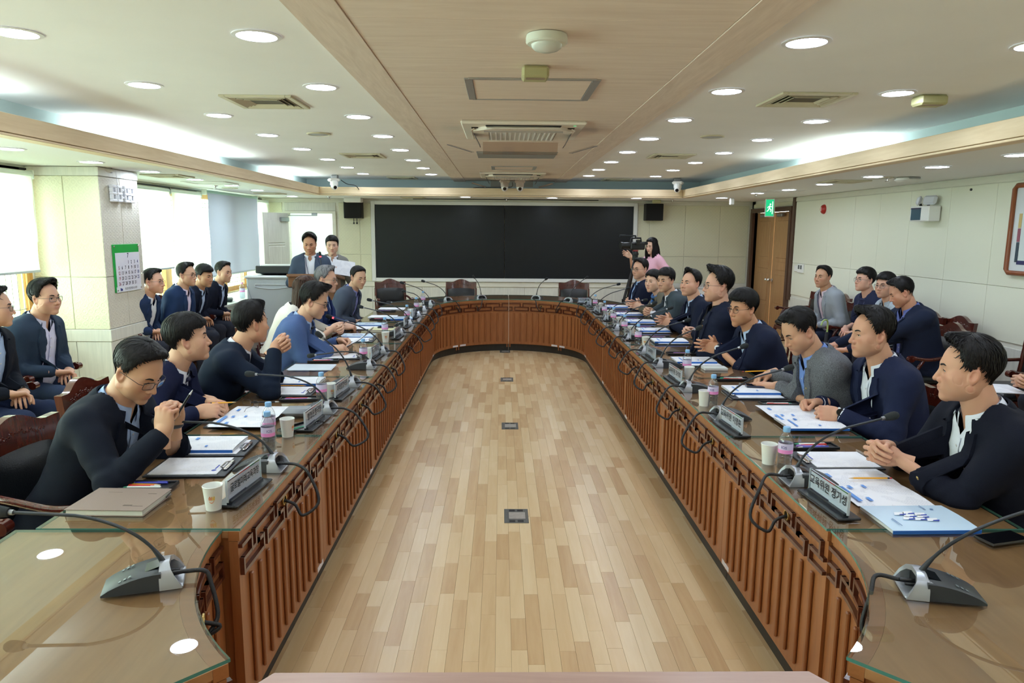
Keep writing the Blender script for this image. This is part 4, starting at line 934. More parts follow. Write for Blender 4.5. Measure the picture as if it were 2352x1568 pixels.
def head_sdf(P):
    x, y, z = P; ax = np.abs(x); S = (ax, y, z)
    d = ell(P, (0, -.014, .036), (.077, .097, .083))
    d = smin(d, ell(P, (0, .022, -.028), (.063, .066, .088)), .03)
    d = smin(d, cone(S, (0, .060, -.100), (.050, -.004, -.062), .020, .024), .028)
    d = smin(d, sph(S, (.044, .045, -.024), .027), .028)
    d = smin(d, ell(S, (.036, .034, -.056), (.027, .032, .034)), .022)
    d = smin(d, cone(S, (0, .072, .024), (.038, .060, .022), .015, .013), .018)
    d = smin(d, ell(P, (0, .066, -.066), (.033, .027, .028)), .02)
    d = smin(d, ell(P, (0, .073, -.103), (.022, .017, .015)), .016)
    d = smax(d, -ell(S, (.033, .096, .001), (.021, .018, .013)), .013)
    d = smin(d, cone(P, (0, .080, .010), (0, .104, -.034), .0075, .0105), .011)
    d = smin(d, sph(S, (.0135, .092, -.038), .0092), .007)
    d = smax(d, -sph(S, (.0075, .100, -.0465), .0042), .003)
    d = smin(d, cone(S, (0, .0925, -.0625), (.021, .083, -.0655), .0060, .0032), .005)
    d = smin(d, cone(S, (0, .0905, -.0725), (.017, .083, -.0705), .0066, .0034), .005)
    d = smax(d, -cone(S, (0, .100, -.0676), (.023, .088, -.0660), .0016, .0012), .002)
    # eyelids with an almond opening
    lid = sph(S, (.0325, .0655, .002), .0158); d = smin(d, lid, .004)
    sl = np.maximum(np.sqrt((ax-.0325)**2+(z-.0135)**2)-.0172, np.sqrt((ax-.0325)**2+(z+.0135)**2)-.0184)
    d = np.maximum(d, -np.maximum(sl, .066-y))
    # ears
    E = (ax-.0745-(y+.012)*-.28, y+.013+(z+.012)*.18, z+.010)
    ear = ell(E, (0, 0, 0), (.0085, .019, .032)); ear = smax(ear, -ell(E, (.0085, .003, .002), (.0085, .011, .019)), .004)
    d = smin(d, ear, .006)
    d = smin(d, cone(P, (0, -.020, -.045), (0, -.026, -.075), .054, .050), .03)
    return d
def make_head(vox):
    P, lo = grid_pts((-.105, -.135, -.155), (.105, .135, .135), vox)
    v, q = sdf_to_mesh(head_sdf(P), lo, vox)
    return v, q
def face_y(pts, lift):
    """push points onto the face from the front"""
    A = np.array(pts, float); y = np.full(len(A), .13)
    for _ in range(40): y = y-np.clip(head_sdf((A[:, 0], y, A[:, 2]))-lift, -.01, .02)*.8
    A[:, 1] = y; return A
HEADS = {0: make_head(.0025), 1: make_head(.0038), 2: make_head(.0050)}
def head_col(v, lips, flush):
    """skin tint for each vertex: lips, ears, cheeks (0 skin, 1 lips) , second channel flush"""
    ax = np.abs(v[:, 0]); y, z = v[:, 1], v[:, 2]
    lp = np.exp(-(((z+.0668)/.0085)**2)**2)*np.exp(-((ax/.021)**2)**2)*(y > .072)
    fl = .8*np.exp(-((ax-.045)/.02)**2-((z+.025)/.022)**2)*(y > .02)+.7*np.exp(-((ax)/.016)**2-((z+.036)/.016)**2)*(y > .075)+.9*(ax > .0735)*np.exp(-((y+.012)/.03)**2)
    return lp*lips, np.clip(fl, 0, 1)*flush
def skin_mat():
    m, N, L, b = nt('skin'); MATS['skin'] = m
    at = N.new('ShaderNodeAttribute'); at.attribute_name = 'tint'; oc = N.new('ShaderNodeAttribute'); oc.attribute_name = 'tone'
    sp = N.new('ShaderNodeSeparateColor'); L.new(at.outputs['Color'], sp.inputs[0])
    m1 = N.new('ShaderNodeMix'); m1.data_type = 'RGBA'; m1.inputs[7].default_value = (*lin((196, 112, 98)), 1); L.new(oc.outputs['Color'], m1.inputs[6])
    f = N.new('ShaderNodeMath'); f.operation = 'MULTIPLY'; f.inputs[1].default_value = .42; L.new(sp.outputs[1], f.inputs[0]); L.new(f.outputs[0], m1.inputs[0])
    m2 = N.new('ShaderNodeMix'); m2.data_type = 'RGBA'; m2.inputs[7].default_value = (*lin((176, 92, 88)), 1); L.new(m1.outputs[2], m2.inputs[6]); L.new(sp.outputs[0], m2.inputs[0])
    m3 = N.new('ShaderNodeMix'); m3.data_type = 'RGBA'; m3.inputs[7].default_value = (*lin((70, 60, 58)), 1); L.new(m2.outputs[2], m3.inputs[6]); L.new(sp.outputs[2], m3.inputs[0])
    L.new(m3.outputs[2], b.inputs['Base Color']); b.inputs['Roughness'].default_value = .48; b.inputs['Specular IOR Level'].default_value = .35
    b.inputs['Subsurface Weight'].default_value = .12; b.inputs['Subsurface Radius'].default_value = (.010, .004, .002); b.inputs['Subsurface Scale'].default_value = .6
    t = N.new('ShaderNodeTexNoise'); t.inputs['Scale'].default_value = 240; tc = N.new('ShaderNodeTexCoord'); L.new(tc.outputs['Object'], t.inputs['Vector'])
    bp = N.new('ShaderNodeBump'); bp.inputs['Strength'].default_value = .12; bp.inputs['Distance'].default_value = .001; L.new(t.outputs['Fac'], bp.inputs['Height']); L.new(bp.outputs[0], b.inputs['Normal'])
    return m
SKIN = skin_mat()
def hair_mat(name, c):
    if name in MATS: return MATS[name]
    m, N, L, b = nt(name); MATS[name] = m
    g = N.new('ShaderNodeNewGeometry'); r = N.new('ShaderNodeValToRGB'); L.new(g.outputs['Random Per Island'], r.inputs[0])
    r.color_ramp.elements[0].color = (*[v*.55 for v in lin(c)], 1); r.color_ramp.elements[1].color = (*[min(1, v*1.5) for v in lin(c)], 1)
    L.new(r.outputs[0], b.inputs['Base Color']); b.inputs['Roughness'].default_value = .5; b.inputs['Specular IOR Level'].default_value = .22
    return m
def fabric(name, c, rough=.85, noise=.10, nscale=300, bump=.25, bscale=420, stretch=None):
    m = mat(name, c, rough, noise=noise, nscale=nscale, bump=bump, bscale=bscale, spec=.2, stretch=stretch); return m

def rot_axes(f, n):
    """hand frame: y along the fingers, -z palm normal"""
    f = np.array(f, float); f /= np.linalg.norm(f); n = np.array(n, float); n = n-f*(n@f); n /= np.linalg.norm(n)
    z = -n; x = np.cross(f, z); return np.stack([x, f, z], 1)
FING = [(.031, .092, .0, (.043, .026, .021), .0090, 6), (.0105, .097, .002, (.047, .030, .022), .0093, 1), (-.0105, .093, .001, (.044, .028, .022), .0090, -4), (-.0295, .084, -.002, (.035, .021, .019), .0080, -10)]
HPOSE = {  # flexions (mcp, pip, dip) for index..little, then thumb (abduct, flex)
    'relax': (((22, 30, 18), (28, 36, 20), (32, 40, 22), (36, 42, 22)), (38, 20)),
    'flat': (((6, 12, 6), (6, 14, 8), (8, 14, 8), (10, 14, 8)), (34, 8)),
    'clasp': (((58, 48, 16), (60, 50, 18), (62, 50, 18), (62, 48, 18)), (22, 26)),
    'fist': (((74, 92, 48), (78, 96, 50), (80, 96, 50), (80, 92, 48)), (30, 46)),
    'hold': (((48, 40, 22), (52, 46, 26), (56, 50, 28), (58, 50, 28)), (18, 34)),
    'press': (((14, 10, 6), (14, 12, 6), (16, 12, 6), (20, 14, 8)), (44, -6)),
}
HCACHE = {}
def hand_mesh(pose, side, vox):
    """left hand, palm down (-z), fingers +y, thumb +x; the right one is its mirror image"""
    k = (pose, vox)
    if k not in HCACHE:
        fl, (ab, tf) = HPOSE[pose]
        P, lo = grid_pts((-.075, -.06, -.125), (.095, .215, .07), vox)
        d = cone(P, (-.004, -.055, 0), (0, .006, 0), .0275, .026); x, y, z = P
        w = ell(P, (0, .048, -.002), (.043, .058, .0165)); d = smin(d, w, .022)
        d = smin(d, ell(P, (.022, .034, -.010), (.020, .036, .016)), .012); d = smin(d, ell(P, (-.024, .040, -.008), (.014, .038, .013)), .012)
        for (fx, fy, fz, ln, r, sp), f in zip(FING, fl):
            a = np.array((fx, fy, fz)); ang = 0; df = None; prev = np.array((fx*.55, fy*.55, fz)); d = smin(d, cone(P, prev, a, r*1.1, r*1.12), .010)
            s = math.radians(sp)
            for i in range(3):
                ang += math.radians(f[i]); dr = np.array((math.sin(s)*math.cos(ang), math.cos(s)*math.cos(ang), -math.sin(ang))); b = a+dr*ln[i]
                c_ = cone(P, a, b, r*(1.04-.08*i), r*(.96-.10*i)); df = c_ if df is None else smin(df, c_, .003); a = b
            d = smin(d, df, .006)
        a0 = np.array((.022, .018, -.010)); A = math.radians(ab); T = math.radians(tf)
        d1 = np.array((math.sin(A)*.95, math.cos(A), -.35)); d1 /= np.linalg.norm(d1); a1 = a0+d1*.042
        d2 = d1+np.array((-.45*math.sin(T), .15, -.5*math.sin(T))); d2 /= np.linalg.norm(d2); a2 = a1+d2*.034; d3 = d2+np.array((-.4*math.sin(T), .1, -.25*math.sin(T))); d3 /= np.linalg.norm(d3); a3 = a2+d3*.024
        th = smin(smin(cone(P, a0, a1, .0145, .0115), cone(P, a1, a2, .0112, .0102), .004), cone(P, a2, a3, .0104, .0082), .003); d = smin(d, th, .010)
        v, q = sdf_to_mesh(d, lo, vox); q = q[v[q].mean(1)[:, 1] > -.057]; HCACHE[k] = (v, q)
    v, q = HCACHE[k]
    if side > 0: v = v*np.array((-1, 1, 1)); q = q[:, ::-1]
    return v, q

def nrm(a): a = np.array(a, float); return a/(np.linalg.norm(a)+1e-12)
def ik(S, Wt, l1, l2, hint):
    d = Wt-S; D = np.linalg.norm(d); m = (l1+l2)*.995
    if D > m: S = Wt-d/D*m; d = Wt-S; D = m
    u = d/D; a = (l1*l1-l2*l2+D*D)/(2*D); h = math.sqrt(max(l1*l1-a*a, 1e-6)); hp = np.array(hint, float); hp = hp-u*(hp@u); hp /= np.linalg.norm(hp)+1e-9
    return S, S+u*a+hp*h
TT = np.array([-.35, -.15, 0, .2, .4, .62, .78, .88, .94, 1.0, 1.06])
TA = np.array([.192, .194, .192, .182, .178, .188, .197, .190, .150, .088, .066])
TB = np.array([.150, .150, .145, .130, .124, .128, .122, .104, .092, .076, .066])
TV = np.array([.0, .0, .0, .004, .004, -.004, -.014, -.022, -.018, -.008, .0])
class Torso:
    def __init__(s, H, N, girth=1.0, width=1.0, belly=0.0, twist=0.0, bust=0.0):
        s.H, s.N = np.array(H, float), np.array(N, float); d = s.N-s.H; s.L = np.linalg.norm(d); s.w = d/s.L
        u = np.array((math.cos(twist), math.sin(twist), 0)); u = nrm(u-s.w*(u@s.w)); s.u = u; s.v = np.cross(s.w, u); s.g = girth; s.wd = width; s.belly = belly; s.bust = bust
    def coords(s, P):
        x, y, z = P[0]-s.H[0], P[1]-s.H[1], P[2]-s.H[2]
        return (x*s.u[0]+y*s.u[1]+z*s.u[2], x*s.v[0]+y*s.v[1]+z*s.v[2], (x*s.w[0]+y*s.w[1]+z*s.w[2])/s.L)
    def ab(s, t, off):
        a = np.interp(t, TT, TA)*s.wd+off; b = np.interp(t, TT, TB)*s.g+off; v0 = np.interp(t, TT, TV)
        if s.belly: bb = s.belly*np.exp(-((t-.22)/.22)**2); b = b+bb*.5; v0 = v0+bb*.5
        if s.bust: bb = s.bust*np.exp(-((t-.62)/.13)**2); b = b+bb*.5; v0 = v0+bb*.5
        return a, b, v0
    def sdf(s, P, off, t0=-.3, t1=1.02):
        u, v, t = s.coords(P); a, b, v0 = s.ab(t, off); p = 2.35
        k = (np.abs(u/a)**p+np.abs((v-v0)/b)**p)**(1/p); d = (k-1)*np.minimum(a, b)*.9
        return smax(smax(d, (t-t1)*s.L, .02), (t0-t)*s.L, .02)
    def pt(s, u, v, t): return s.H+s.u*u+s.v*v+s.w*(t*s.L)
    def front(s, u, t, off):
        a, b, v0 = s.ab(np.asarray(t, float), off); u = np.asarray(u, float)
        return v0+b*np.clip(1-np.abs(u/a)**2.35, .0, 1)**(1/2.35)
    def fpt(s, u, t, off): return s.pt(u, s.front(u, t, off), t)
def wrinkle(P, amp, seed):
    r = np.random.default_rng(seed); o = 0
    for k, a in ((28, 1.0), (47, .6), (80, .35)):
        d = r.normal(size=3); d[2] *= 1.6; d = nrm(d)*k; d2 = nrm(r.normal(size=3))*k*.5
        o = o+a*np.sin(P[0]*d[0]+P[1]*d[1]+P[2]*d[2]+1.4*np.sin(P[0]*d2[0]+P[1]*d2[1]+P[2]*d2[2]+r.uniform(0, 6)))
    return amp*o
def raw_mesh(name, v, q, mats, smooth=180, midx=None):
    me = bpy.data.meshes.new(name); n, m = len(v), len(q)
    me.vertices.add(n); me.vertices.foreach_set('co', np.asarray(v, np.float32).ravel())
    me.loops.add(m*4); me.loops.foreach_set('vertex_index', np.asarray(q, np.int32).ravel())
    me.polygons.add(m); me.polygons.foreach_set('loop_start', np.arange(0, m*4, 4, dtype=np.int32))
    me.update(calc_edges=True); me.validate()
    for k in mats if isinstance(mats, (list, tuple)) else [mats]: me.materials.append(k)
    me.shade_smooth(); return me
def quads(mb):
    V = np.concatenate(mb.v); F = [f if len(f) == 4 else (f[0], f[1], f[2], f[2]) for f in mb.f]; return V, F

# ---- hair ----------------------------------------------------------------------------------------
def head_radius(D):
    """distance from the head centre to the skull along directions D (n,3)"""
    lo = np.full(len(D), .03); hi = np.full(len(D), .14)
    def f(r):
        P = (D[:, 0]*r, D[:, 1]*r, D[:, 2]*r); ax = np.abs(P[0])
        d = ell(P, (0, -.014, .036), (.077, .097, .083)); d = smin(d, ell(P, (0, .022, -.028), (.063, .066, .088)), .03)
        return smin(d, cone(P, (0, -.020, -.045), (0, -.026, -.075), .054, .050), .03)
    for _ in range(22):
        m = (lo+hi)/2; i = f(m) < 0; lo = np.where(i, m, lo); hi = np.where(i, hi, m)
    return (lo+hi)/2
HC = np.array((0, -.012, .030))
def hairline(az, st):
    """elevation (deg) of the hairline; az 0 is the front, 180 the nape"""
    a = np.abs(az); x = [0, 18, 38, 56, 68, 80, 88, 97, 112, 135, 160, 180]
    y = {'short': [41, 40, 38, 30, 4, -14, -14, 4, -10, -40, -52, -54], 'receding': [47, 46, 46, 34, 8, -12, -14, 4, -10, -40, -52, -54], 'fringe': [20, 19, 18, 18, 2, -16, -18, -2, -12, -42, -54, -56],
         'long': [34, 33, 28, 22, 2, -20, -38, -44, -50, -60, -66, -66], 'bob': [24, 22, 20, 10, -8, -36, -48, -52, -54, -58, -62, -62]}[st]
    return np.interp(a, x, y)
def build_hair(style, seed, part=0.0, vol=1.0, lod=0, thin=0.0, sweep=0.0, quiff=1.0):
    r = np.random.default_rng(seed); NA, NE = ((96, 26) if lod == 0 else (64, 18) if lod == 1 else (44, 13)); mb = MB()
    az = np.linspace(-180, 180, NA, endpoint=False); jag = np.interp(az, np.linspace(-180, 180, 49), np.concatenate([r.normal(0, 2.2, 48), [0]]), period=360)
    st = style
    h = hairline(az, st)+jag; G = np.zeros((NE+1, NA, 3))
    def pt(el, A, th):
        e, a = np.radians(el), np.radians(A); D = np.stack([np.sin(a)*np.cos(e), np.cos(a)*np.cos(e), np.sin(e)], -1)
        # march from the hair centre
        rr = RAD(D); return HC+D*(rr+th)[..., None]
    def RAD(D):
        sh = D.shape[:-1]; D2 = D.reshape(-1, 3); lo = np.full(len(D2), .02); hi = np.full(len(D2), .17)
        for _ in range(18):
            m = (lo+hi)/2; P = tuple((HC[k]+D2[:, k]*m) for k in range(3)); d = ell(P, (0, -.014, .036), (.077, .097, .083)); d = smin(d, ell(P, (0, .022, -.028), (.063, .066, .088)), .03); d = smin(d, cone(P, (0, -.020, -.045), (0, -.026, -.075), .054, .050), .03)
            i = d < 0; lo = np.where(i, m, lo); hi = np.where(i, hi, m)
        return ((lo+hi)/2).reshape(sh)
    s = np.linspace(0, 1, NE+1)[:, None]; EL = 89-(89-h)[None]*s; AZ = np.broadcast_to(az[None], EL.shape)
    fr = np.exp(-(np.abs(AZ)/48)**2); topw = np.clip(np.sin(np.radians(EL)), 0, 1)
    T = (.009+.015*topw**1.2+.010*fr*np.clip(s*1.1, 0, 1))*vol*(1-thin*np.clip(topw-.3, 0, 1))
    side = np.clip((np.abs(AZ)-60)/30, 0, 1)*np.clip((160-np.abs(AZ))/40, 0, 1); T = T*(1-.45*side*np.clip((25-EL)/40, 0, 1)*(1 if st in ('short', 'receding', 'fringe') else 0))
    if st in ('short', 'receding', 'fringe'): T = T*(1-.72*np.clip((np.abs(AZ)-100)/50, 0, 1)*np.clip((-EL)/45, 0, 1))
    edge = np.clip((1-s)/.10, 0, 1); 
    if st == 'fringe': edge = np.maximum(edge, .55*np.exp(-(np.abs(AZ)/55)**4))
    if st in ('short',): edge = np.maximum(edge, .22*np.exp(-(np.abs(AZ)/32)**4))
    T = T*(edge**.6)-.0035*(1-edge)
    strands = np.interp(AZ.ravel(), np.linspace(-180, 180, 73), np.concatenate([r.normal(0, 1, 72), [0]]), period=360).reshape(AZ.shape)
    T = T+.0016*strands*np.clip(s*3, 0, 1)*np.clip(T/.01, 0, 1); T = T+(.0012*np.sin(EL*.35+strands*3+AZ*.05))*np.clip(T/.01, 0, 1)
    if part: T = T*(1-.35*np.exp(-((AZ-part)/14)**2)*np.clip(topw, 0, 1))
    G = pt(EL, AZ, T)
    def lift_(X, A, S):
        f_ = np.exp(-(np.abs(A)/46)**2)*np.exp(-((S-.86)/.34)**2)
        if st in ('short', 'receding'): X[..., 2] += .016*quiff*vol*f_; X[..., 1] += .004*quiff*f_
        X[..., 0] += sweep*.014*np.exp(-(np.abs(A)/60)**2)*np.clip(S, 0, 1)
        return X
    G = lift_(G, AZ, np.broadcast_to(s, AZ.shape))
    mb.grid(G, flip=True, wrap=True); mb.raw(G[0], [tuple(range(NA))[::-1]])
    # locks lying over the shell: tapered ribbons that break the outline
    nl = {0: 1500, 1: 620, 2: 240}[lod]; V = []; F = []; b = 0
    A0 = r.uniform(-180, 180, nl); S0 = r.uniform(.02, .86, nl)**.8; LN = r.uniform(.16, .34, nl)
    hh = hairline(A0, st); K = 5; ss = np.clip(S0[:, None]+LN[:, None]*np.linspace(0, 1, K)[None], 0, np.where(np.abs(A0) < 75, .99, 1.03)[:, None]); e_ = 89-(89-hh)[:, None]*ss
    if st in ('short', 'receding', 'fringe'): dz = (part or r.uniform(-1, 1))
    wv = r.normal(0, 9, nl)[:, None]*np.linspace(0, 1, K)[None]+ (sweep*30*np.exp(-(np.abs(A0)/70)**2))[:, None]*np.linspace(0, 1, K)[None]
    a_ = A0[:, None]+wv; ti = np.interp(ss.ravel(), [0, .9, 1.03], [1, 1, .25]).reshape(ss.shape)
    base = (.009+.015*np.clip(np.sin(np.radians(e_)), 0, 1)**1.2+.010*np.exp(-(np.abs(a_)/48)**2)*ss)*vol*(1-thin*np.clip(np.sin(np.radians(e_))-.3, 0, 1))
    sd = np.clip((np.abs(a_)-60)/30, 0, 1)*np.clip((160-np.abs(a_))/40, 0, 1)
    if st in ('short', 'receding', 'fringe'): base = base*(1-.45*sd*np.clip((25-e_)/40, 0, 1))*(1-.72*np.clip((np.abs(a_)-100)/50, 0, 1)*np.clip((-e_)/45, 0, 1))
    lift = (r.uniform(-.0005, .0035, nl)[:, None])*np.linspace(.2, 1, K)[None]*vol
    C = lift_(pt(e_, a_, base*ti+lift+.0004), a_, ss)
    tang = np.gradient(C, axis=1); rad = C-HC; sd_ = np.cross(tang, rad); sd_ /= np.linalg.norm(sd_, axis=2, keepdims=True)+1e-9
    wdt = (.0026 if lod == 0 else .0036)*np.array([.5, 1, 1, .7, .08])[None, :, None]*r.uniform(.6, 1.3, nl)[:, None, None]
    Q = np.stack([C-sd_*wdt, C+sd_*wdt], 2).reshape(nl, K*2, 3)
    for i in range(nl):
        if abs(a_[i, -1]) < 62 and ss[i, -1] > 1.0 and st == 'receding': continue
        b = len(V)*K*2; V.append(Q[i]); F += [(b+2*k, b+2*k+1, b+2*k+3, b+2*k+2) for k in range(K-1)]
    mb.raw(np.concatenate(V), F)
    return mb
def long_hair(mb, seed, length, half=.078, back=-.06, n=260, front=True):
    """falling locks down to the shoulders, around both sides and the back"""
    r = np.random.default_rng(seed)
    for i in range(n):
        a = r.uniform(-1, 1)*(132 if front else 100); a = 180+a; A = math.radians(a); x0, y0 = math.sin(A)*.084, math.cos(A)*.092-.012
        l = length*r.uniform(.86, 1.05); z0 = .05+r.uniform(-.02, .03); sw = r.normal(0, .008); fw = .012 if math.cos(A) > -.2 else -.004
        P = [(x0*.9, y0*.9, z0+.03), (x0*1.04, y0*1.04, z0-.05), (x0*1.02+sw, y0*1.02+fw, z0-.12), (x0*.98+sw*1.5, y0+fw*1.8, z0-.12-l*.5), (x0*.92+sw, y0+fw*2.2, z0-.12-l)]
        mb.tube(spline(P, 8), [.006, .009, .010, .010, .010, .009, .007, .002], 4)
    return mb

def glasses(parent, fr_m, shape='rect', tilt=0.0, R3=np.eye(3), C=np.zeros(3), hw=.025, hh=.017, rim=.0013):
    mb = MB(); T = lambda p: np.asarray(p) @ R3.T + C
    lens = MB()
    for s in (-1, 1):
        c = np.array((s*.0345, .099, -.002)); K = 24; pts = []
        for k in range(K):
            a = 2*PI*k/K; ex = .45 if shape == 'rect' else 1.0
            px = math.copysign(abs(math.cos(a))**ex, math.cos(a))*hw; pz = math.copysign(abs(math.sin(a))**ex, math.sin(a))*hh; pts.append(c+(px, -abs(c[0]+px)**2*3.2, pz))
        mb.tube(T(pts), rim, 6, closed=True); lens.raw(T(pts), [tuple(range(K))])
        mb.tube(T([(s*(.0345+hw), .096-.011, .004), (s*.074, .076, .006), (s*.081, .0, .004), (s*.079, -.012, .002), (s*.078, -.026, -.014)]), [rim, rim, rim*.9, rim*.9, rim], 6)
    mb.tube(T([(-.0345+hw, .0955, .002), (0, .099, .006), (.0345-hw, .0955, .002)]), rim, 6)
    o = mb.build('eyeglasses', fr_m, parent, smooth=60); lens.build('lens', glass('lens_glass', (246, 248, 248), 1.45, .005), o)

BLACK_HAIR = (20, 18, 18)
PEOPLE = {}
def person(label, loc, face, head, hair=('short', {}), hairc=BLACK_HAIR, hn='hair_black', skin=(208, 163, 136), lod=1, body=None, gl=None, jacket=(24, 30, 46), jname='navy', shirt=(200, 214, 236), sname='shirt_blue', tie=None,
           hands=None, standing=False, girth=1.0, width=1.0, belly=0.0, open_=.5, tee=False, female=False, jaw=1.0, fat=0.0, pin=None, cuff=None, watch=None, scarf=None, legs=(38, 40, 52), skirt=None, sleeves='long', elbow=None, mouth=0, seed=0, hipoff=None, noseat=False, lapel=True, collar_open=.0, beard=0.0, headscale=1.0, lanyard=False, group=None, stripes=None):
    """loc=(x,y) hips on the ground, face=body heading deg about z, head=(world centre, heading, pitch down, roll)"""
    rr = np.random.default_rng(seed+11); th = math.radians(face); root = thing('person', label, 'person', (loc[0], loc[1], 0), th, group)
    c, s = math.cos(-th), math.sin(-th); toL = lambda p: np.array((c*(p[0]-loc[0])-s*(p[1]-loc[1]), s*(p[0]-loc[0])+c*(p[1]-loc[1]), p[2]))
    dirL = lambda d: np.array((c*d[0]-s*d[1], s*d[0]+c*d[1], d[2]))
    Hd = toL(head[0]); yaw = math.radians(head[1])-th; pit = math.radians(head[2]); rol = math.radians(head[3] if len(head) > 3 else 0)
    R3 = rotm(0, 0, yaw) @ rotm(-pit, 0, 0) @ rotm(0, rol, 0)
    hipz = Hd[2]-.69 if standing else .53; Hp = np.array((0, 0, hipz))
    sdir = nrm(Hd-Hp); nd = nrm(sdir*np.array((1, 1, 1))+np.array((0, -.02, .22))); piv = Hd+R3 @ np.array((0, -.022, -.048)); N = piv-nd*.108-np.array((0, .008, 0))
    tor = Torso(Hp, N, girth, width, belly, twist=math.radians(body or 0), bust=.035 if female else 0)
    vox = {0: .0076, 1: .0105, 2: .0135}[lod]
    # --- arms
    Sh = {}; El = {}; Wr = {}
    for sd, nm_ in ((-1, 'l'), (1, 'r')):
        S = tor.pt(sd*(.172*width), -.012, .86); wv, f_, n_, pose = hands[nm_]; Wt = toL(wv); S = S+nrm(Wt-S)*.012
        hint = (elbow or {}).get(nm_, (sd*.55, -.35, -.75)); S2, E = ik(S, Wt, .285, .255, hint); Sh[nm_], El[nm_], Wr[nm_] = S, E, Wt
    # --- body mesh: head, neck, hands, covered trunk and forearms
    hv, hq = HEADS[lod]; hv = hv.copy()
    lips, flush = head_col(hv, .8 if female else .45, .8); z_, y_ = hv[:, 2], hv[:, 1]; low = np.clip((.0-z_)/.09, 0, 1)
    hv[:, 0] *= 1+(jaw-1)*low*np.clip((y_+.05)/.1, 0, 1)*(np.abs(hv[:, 0]) < .072); cheek = np.exp(-((z_+.045)/.04)**2)*np.clip((y_+.03)/.06, 0, 1); hv[:, 0] *= 1+fat*.10*cheek
    if mouth: mo = (y_ > .06)*np.exp(-((np.abs(hv[:, 0]))/.03)**2)*np.clip((-.067-z_)/.01, 0, 1); hv[:, 2] -= mo*mouth*.006
    bl = beard*np.clip((-.045-z_)/.03, 0, 1)*(y_ > -.01)*(z_ > -.118)*.22
    hv = hv*headscale; Hm = hv @ R3.T + Hd
    V = [Hm]; Q = [hq]; tint = [np.stack([lips, flush, bl], 1)]; nv = len(Hm)
    def add(v, q, t=None):
        nonlocal nv
        V.append(v); Q.append(np.asarray(q, int)+nv); tint.append(np.zeros((len(v), 3)) if t is None else t); nv += len(v)
    nb = MB(); base = piv; nb.tube(spline([tor.pt(0, -.005, .72), tor.pt(0, -.006, .97), piv*.55+tor.pt(0, -.002, 1.0)*.45, piv], 14), (1 if not female else .86)*np.array([.078]*2+[.076, .073, .070, .067, .065, .063, .062, .061, .060, .059, .057, .053]), 20)
    nb.tube([tor.pt(0, 0, -.05), tor.pt(0, 0, .35), tor.pt(0, 0, .75)], [.11, .1, .09], 12)
    for k in 'lr':
        nb.tube([Sh[k], El[k], Wr[k]], [.040, .034, .026], 10)
    v, q = quads(nb); add(v, q)
    hvx = {0: .0032, 1: .0045, 2: .0052}[lod]
    for sd, k in ((-1, 'l'), (1, 'r')):
        wv, f_, n_, pose = hands[k]
        if pose is None: continue
        v, q = hand_mesh(pose, sd, hvx); Rh = rot_axes(dirL(f_), dirL(n_))
        v2 = v @ Rh.T + Wr[k]; kn = np.exp(-((v[:, 1]-.095)/.012)**2)*.5+np.clip((v[:, 1]-.13)/.05, 0, 1)*.5; add(v2, q, np.stack([kn*0, np.clip(kn, 0, .6), kn*0], 1))
    V = np.concatenate(V); Q = np.concatenate(Q); me = raw_mesh('body', V, Q, SKIN)
    if len(me.vertices) == len(V):
        t4 = np.ones((len(V), 4), np.float32); t4[:, :3] = np.concatenate(tint); at = me.attributes.new('tint', 'FLOAT_COLOR', 'POINT'); at.data.foreach_set('color', t4.ravel())
        tn = np.ones((len(V), 4), np.float32); tn[:, :3] = lin(skin); a2 = me.attributes.new('tone', 'FLOAT_COLOR', 'POINT'); a2.data.foreach_set('color', tn.ravel())
    link('body', me, root)
    HT = lambda p: np.asarray(p) @ R3.T*headscale + Hd
    # --- eyes, brows, lashes
    for sx in (-1, 1):
        e = MB(); prof = [(.0148*math.cos(a), .0148*math.sin(a)) for a in np.linspace(-PI/2+.001, PI/2-.45, 12)]; e.lathe(prof, (0, 0, 0), 16, 0, caps=False)
        e.lathe([(.0148*math.cos(PI/2-.45), .0148*math.sin(PI/2-.45)), (.0035, .01445), ], (0, 0, 0), 16, 1, caps=False); e.lathe([(.0035, .01445), (.0001, .0148)], (0, 0, 0), 12, 2, caps=False)
        ee = MB(); Rg = rotm(-PI/2+math.radians(4), 0, 0)
        ee.v = [HT((v @ Rg.T)+np.array((sx*.0325, .0650, .002))) for v in e.v]; ee.f = e.f; ee.m = e.m; ee.n = e.n
        ee.build('eye', [mat('eye_white', (214, 208, 204), .25), mat('iris', (44, 28, 20), .2), mat('pupil', (8, 7, 7), .1)], root, smooth=60)
    br = MB(); hm = hair_mat(hn, hairc)
    for sx in (-1, 1):
        pts = [(sx*.016, .0835, .0215), (sx*.025, .0825, .0250), (sx*.036, .0765, .0265), (sx*.048, .065, .0225)]; br.tube(HT(face_y(spline(pts, 10), .0006)), np.array([.0024, .0038, .0042, .0042, .0040, .0038, .0034, .0028, .0020, .0008])*(1 if not female else .7), 6)
        lash = [(sx*.0185, .0795, .0005), (sx*.026, .0822, .0046), (sx*.0345, .0815, .0052), (sx*.043, .0765, .0034), (sx*.0465, .072, .0005)]; br.tube(HT(face_y(spline(lash, 10), .0006)), .0011, 5)
    br.build('eyebrows', hm, root, smooth=60)
    # --- hair
    st, kw = hair; lh = kw.pop('long', None) if isinstance(kw, dict) else None; hb = build_hair(st, seed, lod=lod, **kw)
    if lh: long_hair(hb, seed, lh)
    hb.v = [HT(v) for v in hb.v]; hb.build('hair', hm, root, smooth=60)
    if gl: glasses(root, gl[0], gl[1], R3=R3*headscale, C=Hd, **(gl[2] if len(gl) > 2 else {}))
